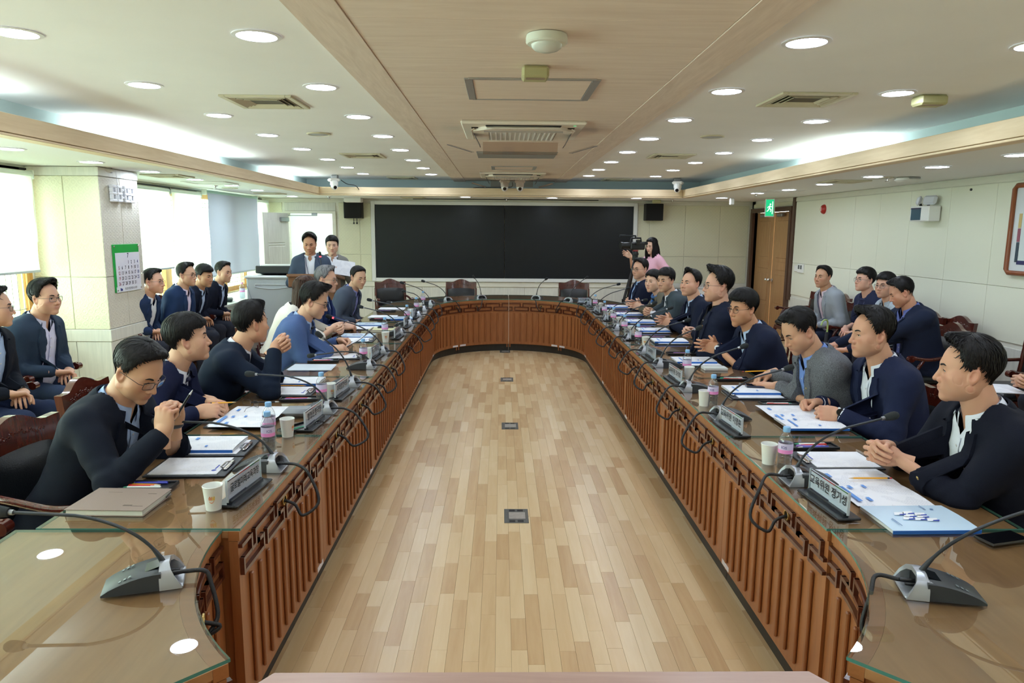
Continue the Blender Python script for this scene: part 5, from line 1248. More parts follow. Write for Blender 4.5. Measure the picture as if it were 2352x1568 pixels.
    # --- jacket / top
    jm = jacket if not isinstance(jacket, tuple) else fabric('cloth_'+jname, jacket); sm = shirt if not isinstance(shirt, tuple) else fabric(sname, shirt, .7, noise=.03, bump=.12)
    P, lo = grid_pts(*bounds([tor.pt(0, 0, -.34), tor.pt(.25*width, .2+belly, .2), tor.pt(-.25*width, -.19, .2), tor.pt(.22, .15, .9), tor.pt(-.22, -.15, .95), tor.pt(0, 0, 1.05)]+list(Sh.values())+list(El.values())+list(Wr.values()), .075), vox)
    t_lo = -.12 if standing else -.2
    off = .012
    d = tor.sdf(P, off, t_lo, 1.0)
    for k, sd in (('l', -1), ('r', 1)):
        d = smin(d, cone(P, tor.pt(sd*.045, -.012, 1.0), tor.pt(sd*.155*width, -.014, .885), .052, .056), .04)
        fw = nrm(Wr[k]-El[k]); end = Wr[k]-fw*.030 if sleeves == 'long' else (El[k]-nrm(El[k]-Sh[k])*.05)
        up, t1 = cone(P, Sh[k], El[k] if sleeves == 'long' else end, .070*(.9+.1*girth), .056 if sleeves == 'long' else .062, True); ph = rr.uniform(0, 6, 3)
        fold = .0042*np.sin(t1*26+ph[0]+P[0]*30)*np.clip(t1-.35, 0, 1)+.003*np.sin(t1*15+ph[1]+P[2]*22); d = smin(d, up+fold, .042)
        if sleeves == 'long':
            fo, t2 = cone(P, El[k], end, .0565, .044, True); fold = .0045*np.sin(t2*24+ph[2]+P[2]*34)*np.clip(.75-t2, 0, 1); d = smin(d, fo+fold, .02)
            d = np.maximum(d, -cone(P, end+fw*.01, end+fw*.06, .036, .036)) if False else d
    u, v_, t = tor.coords(P); d = d+wrinkle(P, .0016, seed)*np.clip((t+.3)*3, 0, 1)
    tb = .30 if not tee else 9
    def wV(t): return np.interp(t, [-.3, .0, .28, .36, .9, .96, 1.05], [.075*open_*1.4, .05*open_*1.4, .022+.05*open_, .026+.046*open_, .064, .072, .078])
    if not tee:
        if lapel: d = np.maximum(d, -np.maximum(np.abs(u)-wV(t), .01-v_))
        d = np.maximum(d, -np.maximum(np.maximum(np.sqrt(u*u+(v_+.004)**2)-.078, .965-t), (t-1.2)*tor.L))
    else: d = np.maximum(d, -np.maximum(np.sqrt(u*u+((v_-.012)*.9)**2)-.071, .955-t))
    vj, qj = sdf_to_mesh(d, lo, vox); link('jacket' if not tee else 'top', raw_mesh('jacket', vj, qj, jm), root)
    def dist_fn(X): return None
    def project(us, ts, lift):
        """lay a sheet on the jacket front: march inwards along the chest normal"""
        us, ts = np.asarray(us, float), np.asarray(ts, float); vs = np.full(us.shape, .30); idx = None
        for _ in range(44):
            X = tor.pt(0, 0, 0)[None]+us.ravel()[:, None]*tor.u+vs.ravel()[:, None]*tor.v+(ts.ravel()*tor.L)[:, None]*tor.w
            I = np.clip(np.round((X-lo)/vox).astype(int), 0, np.array(d0.shape)-1); dd_ = d0[I[:, 0], I[:, 1], I[:, 2]].reshape(us.shape)
            vs = vs-np.clip(dd_-lift, -.01, .02)*.7
        return tor.H+us[..., None]*tor.u+vs[..., None]*tor.v+(ts*tor.L)[..., None]*tor.w
    # --- shirt front, collar, tie
    if not tee:
        if True:
            ts = np.linspace(-.1, 1.0, 26)[:, None]; us = np.linspace(-1, 1, 15)[None]*np.clip(wV(ts)*1.25+.03, .05, .115); tt = np.broadcast_to(ts, us.shape); tt = tt-np.clip(tt-.82, 0, 1)*np.clip(1-np.abs(us)/.058, 0, 1)*(.2 if tie else .75)
            vs = tor.front(us, tt, -.002)+.0015*np.sin(tt*60+us*80+seed)*(1-np.abs(us)/.12); G = tor.H+us[..., None]*tor.u+vs[..., None]*tor.v+(tt*tor.L)[..., None]*tor.w
            sh = MB().grid(G, flip=True); pk = [tor.H+tor.u*.0+tor.v*(tor.front(0, q_, .0015))+tor.w*(q_*tor.L) for q_ in np.linspace(.05, .85, 12)]
            st_ = np.array([[p+tor.u*w_*.013 for w_ in (-1, 1)] for p in pk])+tor.v*.001; sh.grid(st_, flip=True)
            so = sh.build('shirt', sm, root, smooth=180)
            if lod < 2 and not tie:
                bt = MB()
                for q_ in np.linspace(.2, .80, 6): bt.lathe([(.0055, 0), (.0055, .002), (.0001, .0026)], tor.fpt(0, q_, .004), 8, 0, np.stack([tor.u, tor.w, tor.v], 1) @ np.diag([1, -1, 1]))
                bt.build('buttons', mat('button_pearl', (226, 226, 230), .3), so)
        nb0 = tor.pt(0, -.004, .985); nax = nrm(base-nb0); nu = nrm(tor.u-nax*(tor.u@nax)); nvv = np.cross(nax, nu)
        if scarf is None:
            gap = 16+collar_open*22; ph = np.radians(np.linspace(gap, 360-gap, 40)); K = np.linspace(0, 1, 6); G = np.zeros((6, 40, 3)); G0 = np.zeros((3, 40, 3))
            for j, p in enumerate(ph):
                cf_ = math.cos(p); fr = max(0, cf_); hh_ = .044-.030*((cf_+1)/2)**1.3; rx, ry = .064, .066; tipw = np.clip((fr-.62)/.36, 0, 1)
                top_ = np.array((math.sin(p)*rx*1.05, cf_*ry*1.05)); ln_ = .042+.030*tipw
                for i, k_ in enumerate(K):
                    out = .004+.013*k_+.004*k_*fr+.004*k_*tipw; o_ = 1+out/.065; zz = hh_-ln_*k_+.006*math.sin(k_*PI)
                    G[i, j] = nb0+nu*top_[0]*o_+nvv*top_[1]*o_+nax*zz
                for i in range(3): G0[i, j] = nb0+nu*top_[0]*.985+nvv*top_[1]*.985+nax*(hh_-.02*i-.001)
            co = MB().grid(G, flip=True).grid(G0); 
            co.build('collar', sm if stripes is None else stripes, root, smooth=60)
        d0 = d
        if lapel:
            d0 = np.minimum(d, tor.sdf(P, off, t_lo, 1.0))
            for sd in (-1, 1):
                tl = np.linspace(.36, .93, 14); wi = wV(tl)-.003; wo = wi+np.interp(tl, [.36, .5, .70, .80, .82, .93], [.004, .030, .058, .066, .052, .040])
                K = np.linspace(0, 1, 5); us = sd*(wi[:, None]+(wo-wi)[:, None]*K[None]); tt = np.broadcast_to(tl[:, None], us.shape)
                G = project(us, tt, .0095-.003*(1-K[None])*np.ones_like(tt)); G2 = project(us, tt, -.004); lp = MB(); lp.grid(G, flip=(sd > 0)); 
                ring = np.array([G[:, -1], G2[:, -1]]); lp.grid(ring, flip=(sd < 0)); ring = np.array([G[:, 0], G2[:, 0]]); lp.grid(ring, flip=(sd > 0)); lp.build('lapel', jm, root, smooth=50)
            ph = np.radians(np.linspace(38, 322, 34)); G = np.zeros((4, 34, 3)); G1 = np.zeros((4, 34, 3))
            for j, p in enumerate(ph):
                cf_, sf_ = math.cos(p), math.sin(p); fr = max(0, cf_)
                for i, k_ in enumerate(np.linspace(0, 1, 4)):
                    o_ = 1.36+.30*k_+.15*k_*fr; zz = (.026-.020*((cf_+1)/2))-.044*k_+.006*math.sin(k_*PI)
                    G[i, j] = nb0+nu*sf_*.066*o_+nvv*(cf_*.068*o_-.004)+nax*zz; G1[i, j] = nb0+nu*sf_*.061*o_+nvv*(cf_*.063*o_-.004)+nax*(zz-.004)
            MB().grid(G, flip=True).grid(G1).grid(np.array([G[0], G1[0]])).build('jacket_collar', jm, root, smooth=60)
        if lapel and lod < 2:
            dk = MB()
            for sd, q0, q1, a0, a1 in ((-1, .60, .615, .075, .145),):
                us = np.linspace(a0, a1, 6)[None]*sd*-1*np.ones((2, 1))*-1; tt = np.array([[.615], [.595]])*np.ones((1, 6)); dk.grid(project(us, tt, .003), flip=True)
            dk.build('breast_pocket', jm, root, smooth=60)
        if pin:
            for (pu, pt_, pm) in pin:
                X = project(np.array([[pu]]), np.array([[pt_]]), .006)[0, 0]; MB().lathe([(.0085, 0), (.0085, .002), (.006, .004), (.0001, .0045)], X, 5 if pm == 'gold' else 4, 0, np.stack([tor.u, tor.w, tor.v], 1) @ np.diag([1, -1, 1])).build('lapel_badge', brass if pm == 'gold' else mat('badge_white', (230, 220, 224), .3), root)
        if tie:
            ts = np.linspace(.24, .93, 18)[:, None]; wd_ = np.interp(ts, [.24, .30, .88, .9, .93], [.034, .036, .019, .017, .021]); us = np.linspace(-1, 1, 5)[None]*wd_; tt = np.broadcast_to(ts, us.shape)
            vs = tor.front(us, tt, .006)+.004*(1-np.abs(np.linspace(-1, 1, 5)[None])); G = tor.H+us[..., None]*tor.u+vs[..., None]*tor.v+(tt*tor.L)[..., None]*tor.w; tb_ = MB().grid(G, flip=True)
            tb_.box(tor.fpt(0, .945, .012), (.034, .020, .030), R=np.stack([tor.u, tor.v, tor.w], 1), bev=.009); tb_.build('tie', tie, root, smooth=60)
        if lanyard:
            MB().tube(spline([tor.fpt(.05, .96, .02), tor.fpt(.04, .8, .016), tor.fpt(.012, .5, .014), tor.fpt(.008, .36, .016)], 12), .004, 5).build('lanyard', mat('lanyard_blue', (56, 60, 96), .6), root, smooth=60)
    else:
        ng = [nbp for nbp in np.linspace(0, 2*PI, 30)[:-1]]; X = [tor.pt(.074*math.sin(a), .012+.076*math.cos(a), .965-.035*max(0, math.cos(a))) for a in ng]
        MB().tube(X, .006, 6, closed=True).build('neckline', jm, root, smooth=60); d0 = d
        if lanyard:
            for sd in (-1, 1): MB().tube(spline([tor.pt(sd*.06, .05, .99), tor.fpt(sd*.05, .8, .02), tor.fpt(sd*.02, .5, .02), tor.fpt(0, .30, .024)], 12), .004, 5).build('lanyard', mat('lanyard_grey', (70, 74, 110), .6), root, smooth=60)
            MB().box(tor.fpt(0, .22, .03), (.055, .004, .085), R=np.stack([tor.u, tor.v, tor.w], 1), bev=.002).build('name_badge', mat('badge_card', (236, 236, 238), .3), root)
    if scarf: 
        sb = MB(); a_ = np.linspace(0, 2*PI, 24)[:-1]; sb.tube([tor.pt(.068*math.sin(k), .0+.072*math.cos(k), 1.0+.02*math.sin(2*k)) for k in a_], .017, 8, closed=True)
        for sd in (-.012, .016): sb.tube(spline([tor.fpt(0, .95, .02), tor.fpt(sd, .8, .026), tor.fpt(sd*2.2, .62, .022), tor.fpt(sd*2.4, .48, .014)], 10), [.016, .02, .022, .022, .022, .02, .018, .016, .012, .004], 8)
        sb.build('scarf', scarf, root, smooth=60)
    # --- cuffs, watches
    for sd, k in ((-1, 'l'), (1, 'r')):
        fw = nrm(Wr[k]-El[k])
        if cuff and k in cuff:
            z = np.array((0, 0, 1.)); ax_ = np.cross(z, fw); sn = np.linalg.norm(ax_); Rc = np.array(Matrix.Rotation(math.atan2(sn, fw[2]), 3, Vector(ax_/(sn+1e-9))))
            MB().lathe([(.037, -.05), (.0385, -.004), (.0365, -.003), (.035, -.02)], Wr[k], 20, 0, Rc, caps=False).build('shirt_cuff', sm, root, smooth=50)
        if watch and k in watch:
            wm, dm = watch[k]; z = np.array((0, 0, 1.)); ax_ = np.cross(z, fw); sn = np.linalg.norm(ax_); Rc = np.array(Matrix.Rotation(math.atan2(sn, fw[2]), 3, Vector(ax_/(sn+1e-9)))); Rh = rot_axes(dirL(hands[k][1]), dirL(hands[k][2]))
            wc = Wr[k]+fw*.004; wt = MB().tube([wc+Rh[:, 0]*.031*math.cos(a)+Rh[:, 2]*.028*math.sin(a) for a in np.linspace(0, 2*PI, 22)[:-1]], .007, 6, closed=True).build('watch', wm, root, smooth=60)
            MB().lathe([(.019, 0), (.020, .004), (.018, .008), (.0001, .0082)], wc+Rh[:, 2]*.029, 20, 0, Rh).build('watch_dial', dm, wt, smooth=40)
    # --- legs
    lm = legs if not isinstance(legs, tuple) else fabric('trousers_%d_%d_%d' % legs, legs)
    lv = .016 if lod < 2 else .020
    kn = {}; an = {}
    for sd, k in ((-1, 'l'), (1, 'r')):
        if standing: kn[k] = np.array((sd*.10, .02, hipz*.53)); an[k] = np.array((sd*.11, .0, .09))
        else: kn[k] = np.array((sd*.135, .43, .50)); an[k] = np.array((sd*.13, .40, .10))
    P, lo2 = grid_pts(*bounds(list(kn.values())+list(an.values())+[Hp+(.2, .1, .06), Hp-(.2, .17, .08)], .09), lv); d2 = ell(P, Hp+np.array((0, -.01, -.02)), (.185*width, .15*girth, .10))
    for k, sd in (('l', -1), ('r', 1)):
        hj = Hp+np.array((sd*.092, .03, -.01)); a, t1 = cone(P, hj, kn[k], .088, .066, True); b_, t2 = cone(P, kn[k], an[k], .063, .052, True); d2 = smin(d2, smin(a+.003*np.sin(t1*22+P[0]*40), b_+.003*np.sin(t2*18), .03), .035)
    v2, q2 = sdf_to_mesh(d2, lo2, lv); link('trousers', raw_mesh('trousers', v2, q2, lm), root)
    for k, sd in (('l', -1), ('r', 1)):
        sp_ = MB(); A = an[k]; L_s = .27; xs = np.linspace(0, 1, 12); G = []
        for x_ in xs:
            w_ = np.interp(x_, [0, .15, .4, .7, .9, 1], [.022, .034, .034, .046, .036, .010]); h_ = np.interp(x_, [0, .15, .35, .5, .8, 1], [.06, .085, .085, .06, .042, .02])
            G.append([(A[0]+w_*math.cos(a), A[1]-.07+L_s*x_, max(.004, .5*h_+.5*h_*math.sin(a))) for a in np.linspace(0, 2*PI, 13)[:-1]])
        G = np.array(G); sp_.grid(G, wrap=True, flip=True); sp_.raw(G[0], [tuple(range(12))]); sp_.raw(G[-1], [tuple(range(12))[::-1]]); sp_.build('shoe', mat('shoe_black', (24, 20, 20), .25), root, smooth=50)
    PEOPLE[label] = root; return root
def bounds(pts, m):
    A = np.array(pts); return A.min(0)-m, A.max(0)+m
# ---------------------------------------------------------------- chairs
mahog = wood('chair_mahogany', [(.2, (58, 20, 14)), (.8, (92, 36, 24))], .2, 'Z', 6, coat=.6)
leather = mat('black_leather', (22, 25, 27), .3, bump=.25, bscale=160, spec=.5)
def chair_parts():
    P = {}
    TB_ = lambda y, z: (y-.055*(z-.45)/.48, z)           # rake of the back (towards -y)
    n = 21; xs = np.linspace(-.245, .245, n); prof = .885+.045*np.exp(-(xs/.11)**2)-.012*np.exp(-((np.abs(xs)-.15)/.05)**2)
    f = MB(); G = []
    for th in (-.018, .018):
        top = np.array([(x, TB_(-.225+th, z)[0]-.02*(1-(x/.245)**2), z) for x, z in zip(xs, prof)]); bot = np.array([(x, TB_(-.225+th, .775)[0]-.02*(1-(x/.245)**2), .775) for x in xs]); G.append((top, bot))
    f.grid(np.array([G[0][0], G[0][1]])); f.grid(np.array([G[1][0], G[1][1]]), flip=True); f.grid(np.array([G[0][0], G[1][0]]), flip=True); f.grid(np.array([G[0][1], G[1][1]]))
    for e in (0, -1): f.raw([G[0][0][e], G[0][1][e], G[1][1][e], G[1][0][e]], [(0, 1, 2, 3) if e else (3, 2, 1, 0)])
    P['crest_rail'] = (f.mesh('crest_rail', mahog, 35), 1)
    cr = MB(); r = random.Random(5)
    for sd in (-1, 1):
        for side in (.0175, -.0175):
            for k in range(9):
                a = sd*(.012+k*.017); z = .832+.022*math.exp(-(a/.1)**2)+.008*math.sin(k*1.9); y = TB_(-.225, z)[0]-.02*(1-(a/.245)**2)+side
                pts = [(a+.010*math.cos(q)*(1-q/8), y, z+.009*math.sin(q)*(1-q/8)) for q in np.linspace(0, 6.5, 9)]; cr.tube(pts, .0028, 5)
    P['carving'] = (cr.mesh('carving', mahog, 60), 1)
    for sd, nm_ in ((-1, 'a'), (1, 'b')):
        st = MB(); st.tube([(sd*.232, -.215, .40), (sd*.232, TB_(-.225, .6)[0], .6), (sd*.232, TB_(-.225, .79)[0], .79)], [.021, .022, .022], 8); P['back_post'+nm_] = (st.mesh('back_post', mahog, 60), 1)
        rl = MB(); rl.tube(spline([(sd*.225, -.205, .42), (sd*.225, -.235, .22), (sd*.215, -.30, .0)], 9), [.022]*4+[.02]*3+[.017, .016], 8); P['leg'+nm_] = (rl.mesh('leg', mahog, 60), 1)
        fl_ = MB(); fl_.tube(spline([(sd*.235, .21, .40), (sd*.245, .235, .30), (sd*.235, .215, .12), (sd*.24, .235, .0)], 10), [.026, .028, .026, .022, .02, .018, .016, .016, .019, .02], 10); P['leg'+nm_+'f'] = (fl_.mesh('leg', mahog, 60), 1)
        am = MB(); pp = spline([(sd*.235, -.225, .665), (sd*.255, -.1, .655), (sd*.265, .05, .635), (sd*.268, .16, .645), (sd*.262, .215, .65)], 16); am.tube(pp, [.016]*12+[.019, .022, .024, .02], 8)
        am.cyl((sd*.262, .212, .640), .026, .046, 14, R=rotm(0, PI/2, 0)); am.tube(spline([(sd*.24, .10, .43), (sd*.262, .15, .53), (sd*.264, .10, .63)], 9), .016, 8); P['armrest'+nm_] = (am.mesh('armrest', mahog, 50), 1)
    bc = MB(); G1 = []; 
    for j, z in enumerate(np.linspace(.50, .79, 8)):
        G1.append([(x, TB_(-.225, z)[0]+.012+.030*(1-abs(x/.21)**4)*(1-abs((z-.645)/.15)**4)-.018*(1-(x/.245)**2), z) for x in np.linspace(-.21, .21, 11)])
    G1 = np.array(G1); bc.grid(G1); G2 = G1.copy(); G2[..., 1] = np.array([[TB_(-.225, p[2])[0]-.014-.018*(1-(p[0]/.245)**2)-.018*(1-abs(p[0]/.21)**4)*(1-abs((p[2]-.645)/.15)**4) for p in row] for row in G1]); bc.grid(G2, flip=True)
    P['back_cushion'] = (bc.mesh('back_cushion', leather, 180), 1)
    lr = MB(); lr.box((0, TB_(-.225, .49)[0]-.006, .485), (.44, .034, .05), bev=.008); P['lower_rail'] = (lr.mesh('lower_rail', mahog, 40), 1)
    sc = MB(); sc.box((0, .01, .445), (.49, .47, .075), bev=.026); P['seat_cushion'] = (sc.mesh('seat_cushion', leather, 60), 1)
    sf_ = MB(); sf_.box((0, .232, .385), (.47, .028, .055), bev=.006).box((0, -.20, .385), (.44, .028, .055), bev=.006).box((-.228, .02, .385), (.026, .40, .055), bev=.006).box((.228, .02, .385), (.026, .40, .055), bev=.006); P['seat_frame'] = (sf_.mesh('seat_frame', mahog, 40), 1)
    ss = MB(); ss.tube([(-.228, -.23, .19), (-.236, .215, .17)], .012, 6).tube([(.228, -.23, .19), (.236, .215, .17)], .012, 6).tube([(-.232, 0, .18), (.232, 0, .18)], .011, 6); P['stretcher'] = (ss.mesh('stretcher', mahog, 60), 1)
    return P
CHP = chair_parts()
def chair(x, y, face, label, group=None):
    """face: heading of the sitter"""
    t = thing('armchair', label, 'chair', (x, y, 0), math.radians(face), group)
    for k, (me, _) in CHP.items(): link(me.name, me, t)
    return t
# ---------------------------------------------------------------- things on the tables
pet = glass('pet_clear', (250, 252, 253), 1.45, .06, 3.2); water = glass('water_body', (226, 234, 242), 1.33, .06, 2.0)
cap_m = mat('cap_blue', (134, 186, 232), .4); lab_m = mat('bottle_label', (214, 204, 236), .45); labp = mat('bottle_label_pink', (240, 150, 214), .45)
bp = [(.0, .0), (.026, .0), (.029, .005), (.029, .03), (.0275, .034), (.029, .038), (.029, .062), (.0275, .066), (.029, .070), (.0295, .118), (.027, .132), (.020, .147), (.0135, .156), (.0125, .164), (.0125, .168)]
BOT = MB().lathe(bp, n=20, caps=False).mesh('body', pet, 50); BOTW = MB().lathe([(.0001, .003), (.026, .003), (.0275, .008), (.0275, .108), (.0001, .108)], n=16, caps=False).mesh('water', water, 50)
BOTL = MB().lathe([(.0298, .072), (.0300, .088)], n=20, m=1, caps=False).lathe([(.0300, .088), (.0298, .114)], n=20, caps=False).mesh('label_band', [lab_m, labp], 60)
BOTC = MB().lathe([(.0145, .160), (.0150, .164), (.0150, .178), (.0135, .181), (.0001, .181)], n=20, caps=False).mesh('cap', cap_m, 40); BOTP = MB().lathe([(.0145, .160), (.0150, .164), (.0150, .178), (.0135, .181), (.0001, .181)], n=20, caps=False).mesh('cap', mat('cap_pink', (238, 178, 214), .4), 40)
icis = None
def bottle(x, y, label, z=TZ, rz=0, pink=False, s=1.0, detail=False):
    t = thing('water_bottle', label, 'bottle', (x, y, z), rz); t.scale = (s, s, s)
    link('body', BOT, t); link('water', BOTW, t); link('label_band', BOTL, t); link('cap', BOTP if pink else BOTC, t)
    if detail: text('ICIS', .016, mat('ink_violet', (86, 74, 150), .5), t, (0, -.0306, .098), np.array([[1, 0, 0], [0, 0, -1], [0, 1, 0]]), sx=.9)
    return t
cup_m = mat('paper_cup', (236, 238, 234), .6)
CUP = MB().lathe([(.0001, .004), (.024, .004), (.0255, .0), (.0335, .083), (.0350, .086), (.0335, .088), (.0325, .084), (.0245, .008), (.0001, .008)], n=26, caps=False).mesh('cup', cup_m, 40)
def cup(x, y, label, rz=0, logo=True, s=1.0):
    t = thing('paper_cup', label, 'cup', (x, y, TZ), rz); t.scale = (s, s, s); link('cup', CUP, t)
    if logo:
        l = MB()
        for k in range(9):
            a = -.30+k*.075; l.raw([((.0262+.0082*(z_-.0)/.085)*math.sin(a2)*1.012, -(.0262+.0082*(z_-.0)/.085)*math.cos(a2)*1.012, z_) for a2, z_ in ((a, .042), (a+.05, .042), (a+.05, .042+(.014 if k % 3 else .010)), (a, .042+(.014 if k % 3 else .010)))], [(0, 1, 2, 3)], m=0 if k < 5 else 1)
        for k in range(8): a = -.25+k*.07; zz_ = .030-.0; l.raw([((.0262+.0082*z_/.085)*math.sin(a2)*1.012, -(.0262+.0082*z_/.085)*math.cos(a2)*1.012, z_) for a2, z_ in ((a, zz_+.006*((k-3.5)/3.5)**2), (a+.06, zz_+.006*((k-2.5)/3.5)**2), (a+.06, zz_+.003+.006*((k-2.5)/3.5)**2), (a, zz_+.003+.006*((k-3.5)/3.5)**2))], [(0, 1, 2, 3)], m=0)
        l.build('logo', [mat('logo_orange', (232, 132, 70), .5), mat('logo_yellow', (240, 200, 70), .5)], t)
    return t
acry = glass('acrylic_clear', (240, 246, 248), 1.45, .01); card = mat('name_card', (224, 226, 240), .5); acry_e = mat('acrylic_edge', (196, 206, 214), .15)
stripe = [mat('st_navy', (52, 44, 76), .5), mat('st_red', (196, 66, 62), .5), mat('st_green', (38, 124, 74), .5)]
def nameplate(x, y, rz, txt, label, w=.255, h=.082, full=True):
    """rz: heading of the printed face (local -y looks that way)"""
    t = thing('name_plate', label, 'name plate', (x, y, TZ), rz)
    MB().box((0, 0, .005), (w+.03, .085, .01), bev=.003).box((0, -.004, .014), (w*.98, .02, .012), bev=.002).build('base', mat('plate_base', (26, 30, 36), .25), t)
    MB().box((0, 0, .015+h/2), (w, .008, h), bev=.001).build('acrylic_stand', [acry], t)
    MB().box((-w/2-.001, 0, .015+h/2), (.003, .009, h)).box((w/2+.001, 0, .015+h/2), (.003, .009, h)).build('acrylic_edge', acry_e, t)
    c = MB(); c.box((0, 0, .015+h/2), (w-.012, .003, h-.006), m=0)
    if full:
        for k in range(3): c.box((-(w-.012)/3+k*(w-.012)/3, -.0019, h+.0085), ((w-.012)/3, .0006, .0042), m=1+k); c.box((-(w-.012)/3+k*(w-.012)/3, .0019, h+.0085), ((w-.012)/3, .0006, .0042), m=1+k)
        c.box((-w*.22, -.0019, .0215), (w*.5, .0006, .004), m=1)
    c.build('card', [card]+stripe, t)
    F = np.array([[1, 0, 0], [0, 0, -1], [0, 1, 0]])
    if txt: text(txt, .040 if len(txt) < 9 else .034, txt_b, t, (0, -.0048, .015+h*.54), F, bold=.0004, sx=(.78 if len(txt) > 8 else .92))
    return t
def paper_mat(name, base, ink_c, sc, amt):
    if name in MATS: return MATS[name]
    m, N, L, b = nt(name); MATS[name] = m
    tc = N.new('ShaderNodeTexCoord'); br_ = N.new('ShaderNodeTexBrick'); L.new(tc.outputs['Object'], br_.inputs['Vector']); br_.inputs['Scale'].default_value = sc; br_.inputs['Mortar Size'].default_value = .022; br_.offset = .37; br_.squash = 1.7; br_.squash_frequency = 3
    nz = N.new('ShaderNodeTexNoise'); nz.inputs['Scale'].default_value = 14; L.new(tc.outputs['Object'], nz.inputs['Vector']); gt = N.new('ShaderNodeMath'); gt.operation = 'GREATER_THAN'; gt.inputs[1].default_value = .5; L.new(nz.outputs['Fac'], gt.inputs[0])
    mu = N.new('ShaderNodeMath'); mu.operation = 'MULTIPLY'; mu.inputs[1].default_value = amt; L.new(gt.outputs[0], mu.inputs[0]); m2 = N.new('ShaderNodeMath'); m2.operation = 'MULTIPLY'; L.new(mu.outputs[0], m2.inputs[0]); L.new(br_.outputs['Fac'], m2.inputs[1])
    mx = N.new('ShaderNodeMix'); mx.data_type = 'RGBA'; mx.inputs[6].default_value = (*lin(base), 1); mx.inputs[7].default_value = (*lin(ink_c), 1); L.new(m2.outputs[0], mx.inputs[0]); L.new(mx.outputs[2], b.inputs['Base Color']); b.inputs['Roughness'].default_value = .7; return m
lined = paper_mat('lined_paper', (238, 239, 244), (150, 156, 180), 34, .35); printed = paper_mat('printed_paper', (238, 240, 246), (120, 130, 160), 46, .45)
folder_m = mat('folder_black', (34, 38, 46), .45, bump=.2, bscale=300); pblue = mat('print_blue', (96, 150, 222), .6); pnavy = mat('print_navy', (40, 66, 170), .6)
cover_blue = mat('cover_blue', (196, 220, 240), .35); spine_blue = mat('spine_blue', (38, 104, 190), .4); page_w = mat('page_edge', (232, 234, 236), .7)
def clipboard(x, y, rz, label, w=.235, l=.32, emblem=True, clip_end=1, z=TZ):
    """long side along local x; clip at +x end"""
    t = thing('clipboard', label, 'clipboard', (x, y, z), rz)
    MB().box((0, 0, .003), (l, w, .006), bev=.002).build('board', folder_m, t)
    MB().box((-.012, 0, .0078), (l-.05, w-.03, .0035), bev=.0005).build('sheet', lined, t)
    c = MB(); c.box((l/2-.022, 0, .011), (.016, .11, .008), bev=.003).tube([(l/2-.024, -.045, .013), (l/2-.045, -.03, .014), (l/2-.045, .03, .014), (l/2-.024, .045, .013)], .0028, 6); c.build('clip', chrome, t, smooth=40)
    if emblem:
        e = MB(); e.lathe([(.010, 0), (.0001, .0004)], (l/2-.062, -.06, .0097), 12, caps=False); e.box((l/2-.062, -.02, .0098), (.006, .05, .0003)); e.build('letterhead', pnavy, t)
    return t
def booklet(x, y, rz, label, w=.21, l=.297, th=.012, cover=False, z=TZ, opened=False):
    """spine along local x at -y"""
    t = thing('booklet', label, 'booklet', (x, y, z), rz)
    MB().box((0, .0, th/2), (l-.002, w-.003, th-.002)).build('pages', page_w, t)
    n = 8; G = np.array([[(xx, yy, th+.0006+.004*math.sin((yy/w+.5)*PI)*(.4+.6*((xx/l)+.5))) for yy in np.linspace(-w/2, w/2, n)] for xx in np.linspace(-l/2, l/2, n)])
    MB().grid(G).build('cover' if cover else 'top_page', cover_blue if cover else printed, t, smooth=60)
    MB().box((0, -w/2-.0005, th/2), (l, .0025, th+.001)).build('spine', spine_blue, t)
    if cover:
        d = MB(); r = random.Random(9)
        zz_ = th+.0062
        for i, (px, py) in enumerate(((-.055, .022), (-.02, .030), (.015, .016), (-.045, -.016), (-.008, -.022), (.030, -.03), (.012, -.002), (-.03, .004))):
            s_ = .017; sk = .006; d.raw([(px-s_-sk, py-s_*.7, zz_), (px+s_-sk, py-s_*.7, zz_), (px+s_+sk, py+s_*.7, zz_), (px-s_+sk, py+s_*.7, zz_)], [(0, 1, 2, 3)], m=1)
            d.raw([(px-s_*.4, py-s_*.75, zz_+.0003), (px+s_, py-s_*.75, zz_+.0003), (px+s_+sk, py-s_*.1, zz_+.0003), (px, py-s_*.3, zz_+.0003)], [(0, 1, 2, 3)], m=0)
        d.build('cover_print', [pnavy, mat('print_white', (240, 244, 250), .5)], t)
        e = MB(); e.lathe([(.006, 0), (.0001, .0003)], (.085, .062, zz_-.001), 10, caps=False); e.box((.06, .075, zz_-.001), (.004, .04, .0003)); e.box((-.10, -.045, zz_-.001), (.003, .06, .0003)).box((-.106, -.045, zz_-.001), (.002, .05, .0003)); e.build('cover_text', mat('print_grey', (110, 140, 180), .5), t)
    else:
        d = MB()
        for (px, py, a, b_) in ((-.10, -.02, .010, .12), (-.06, .05, .014, .03), (.02, -.06, .01, .02)): d.box((px, py, th+.0058), (a, b_, .0004))
        d.build('print_blocks', pblue, t)
    return t
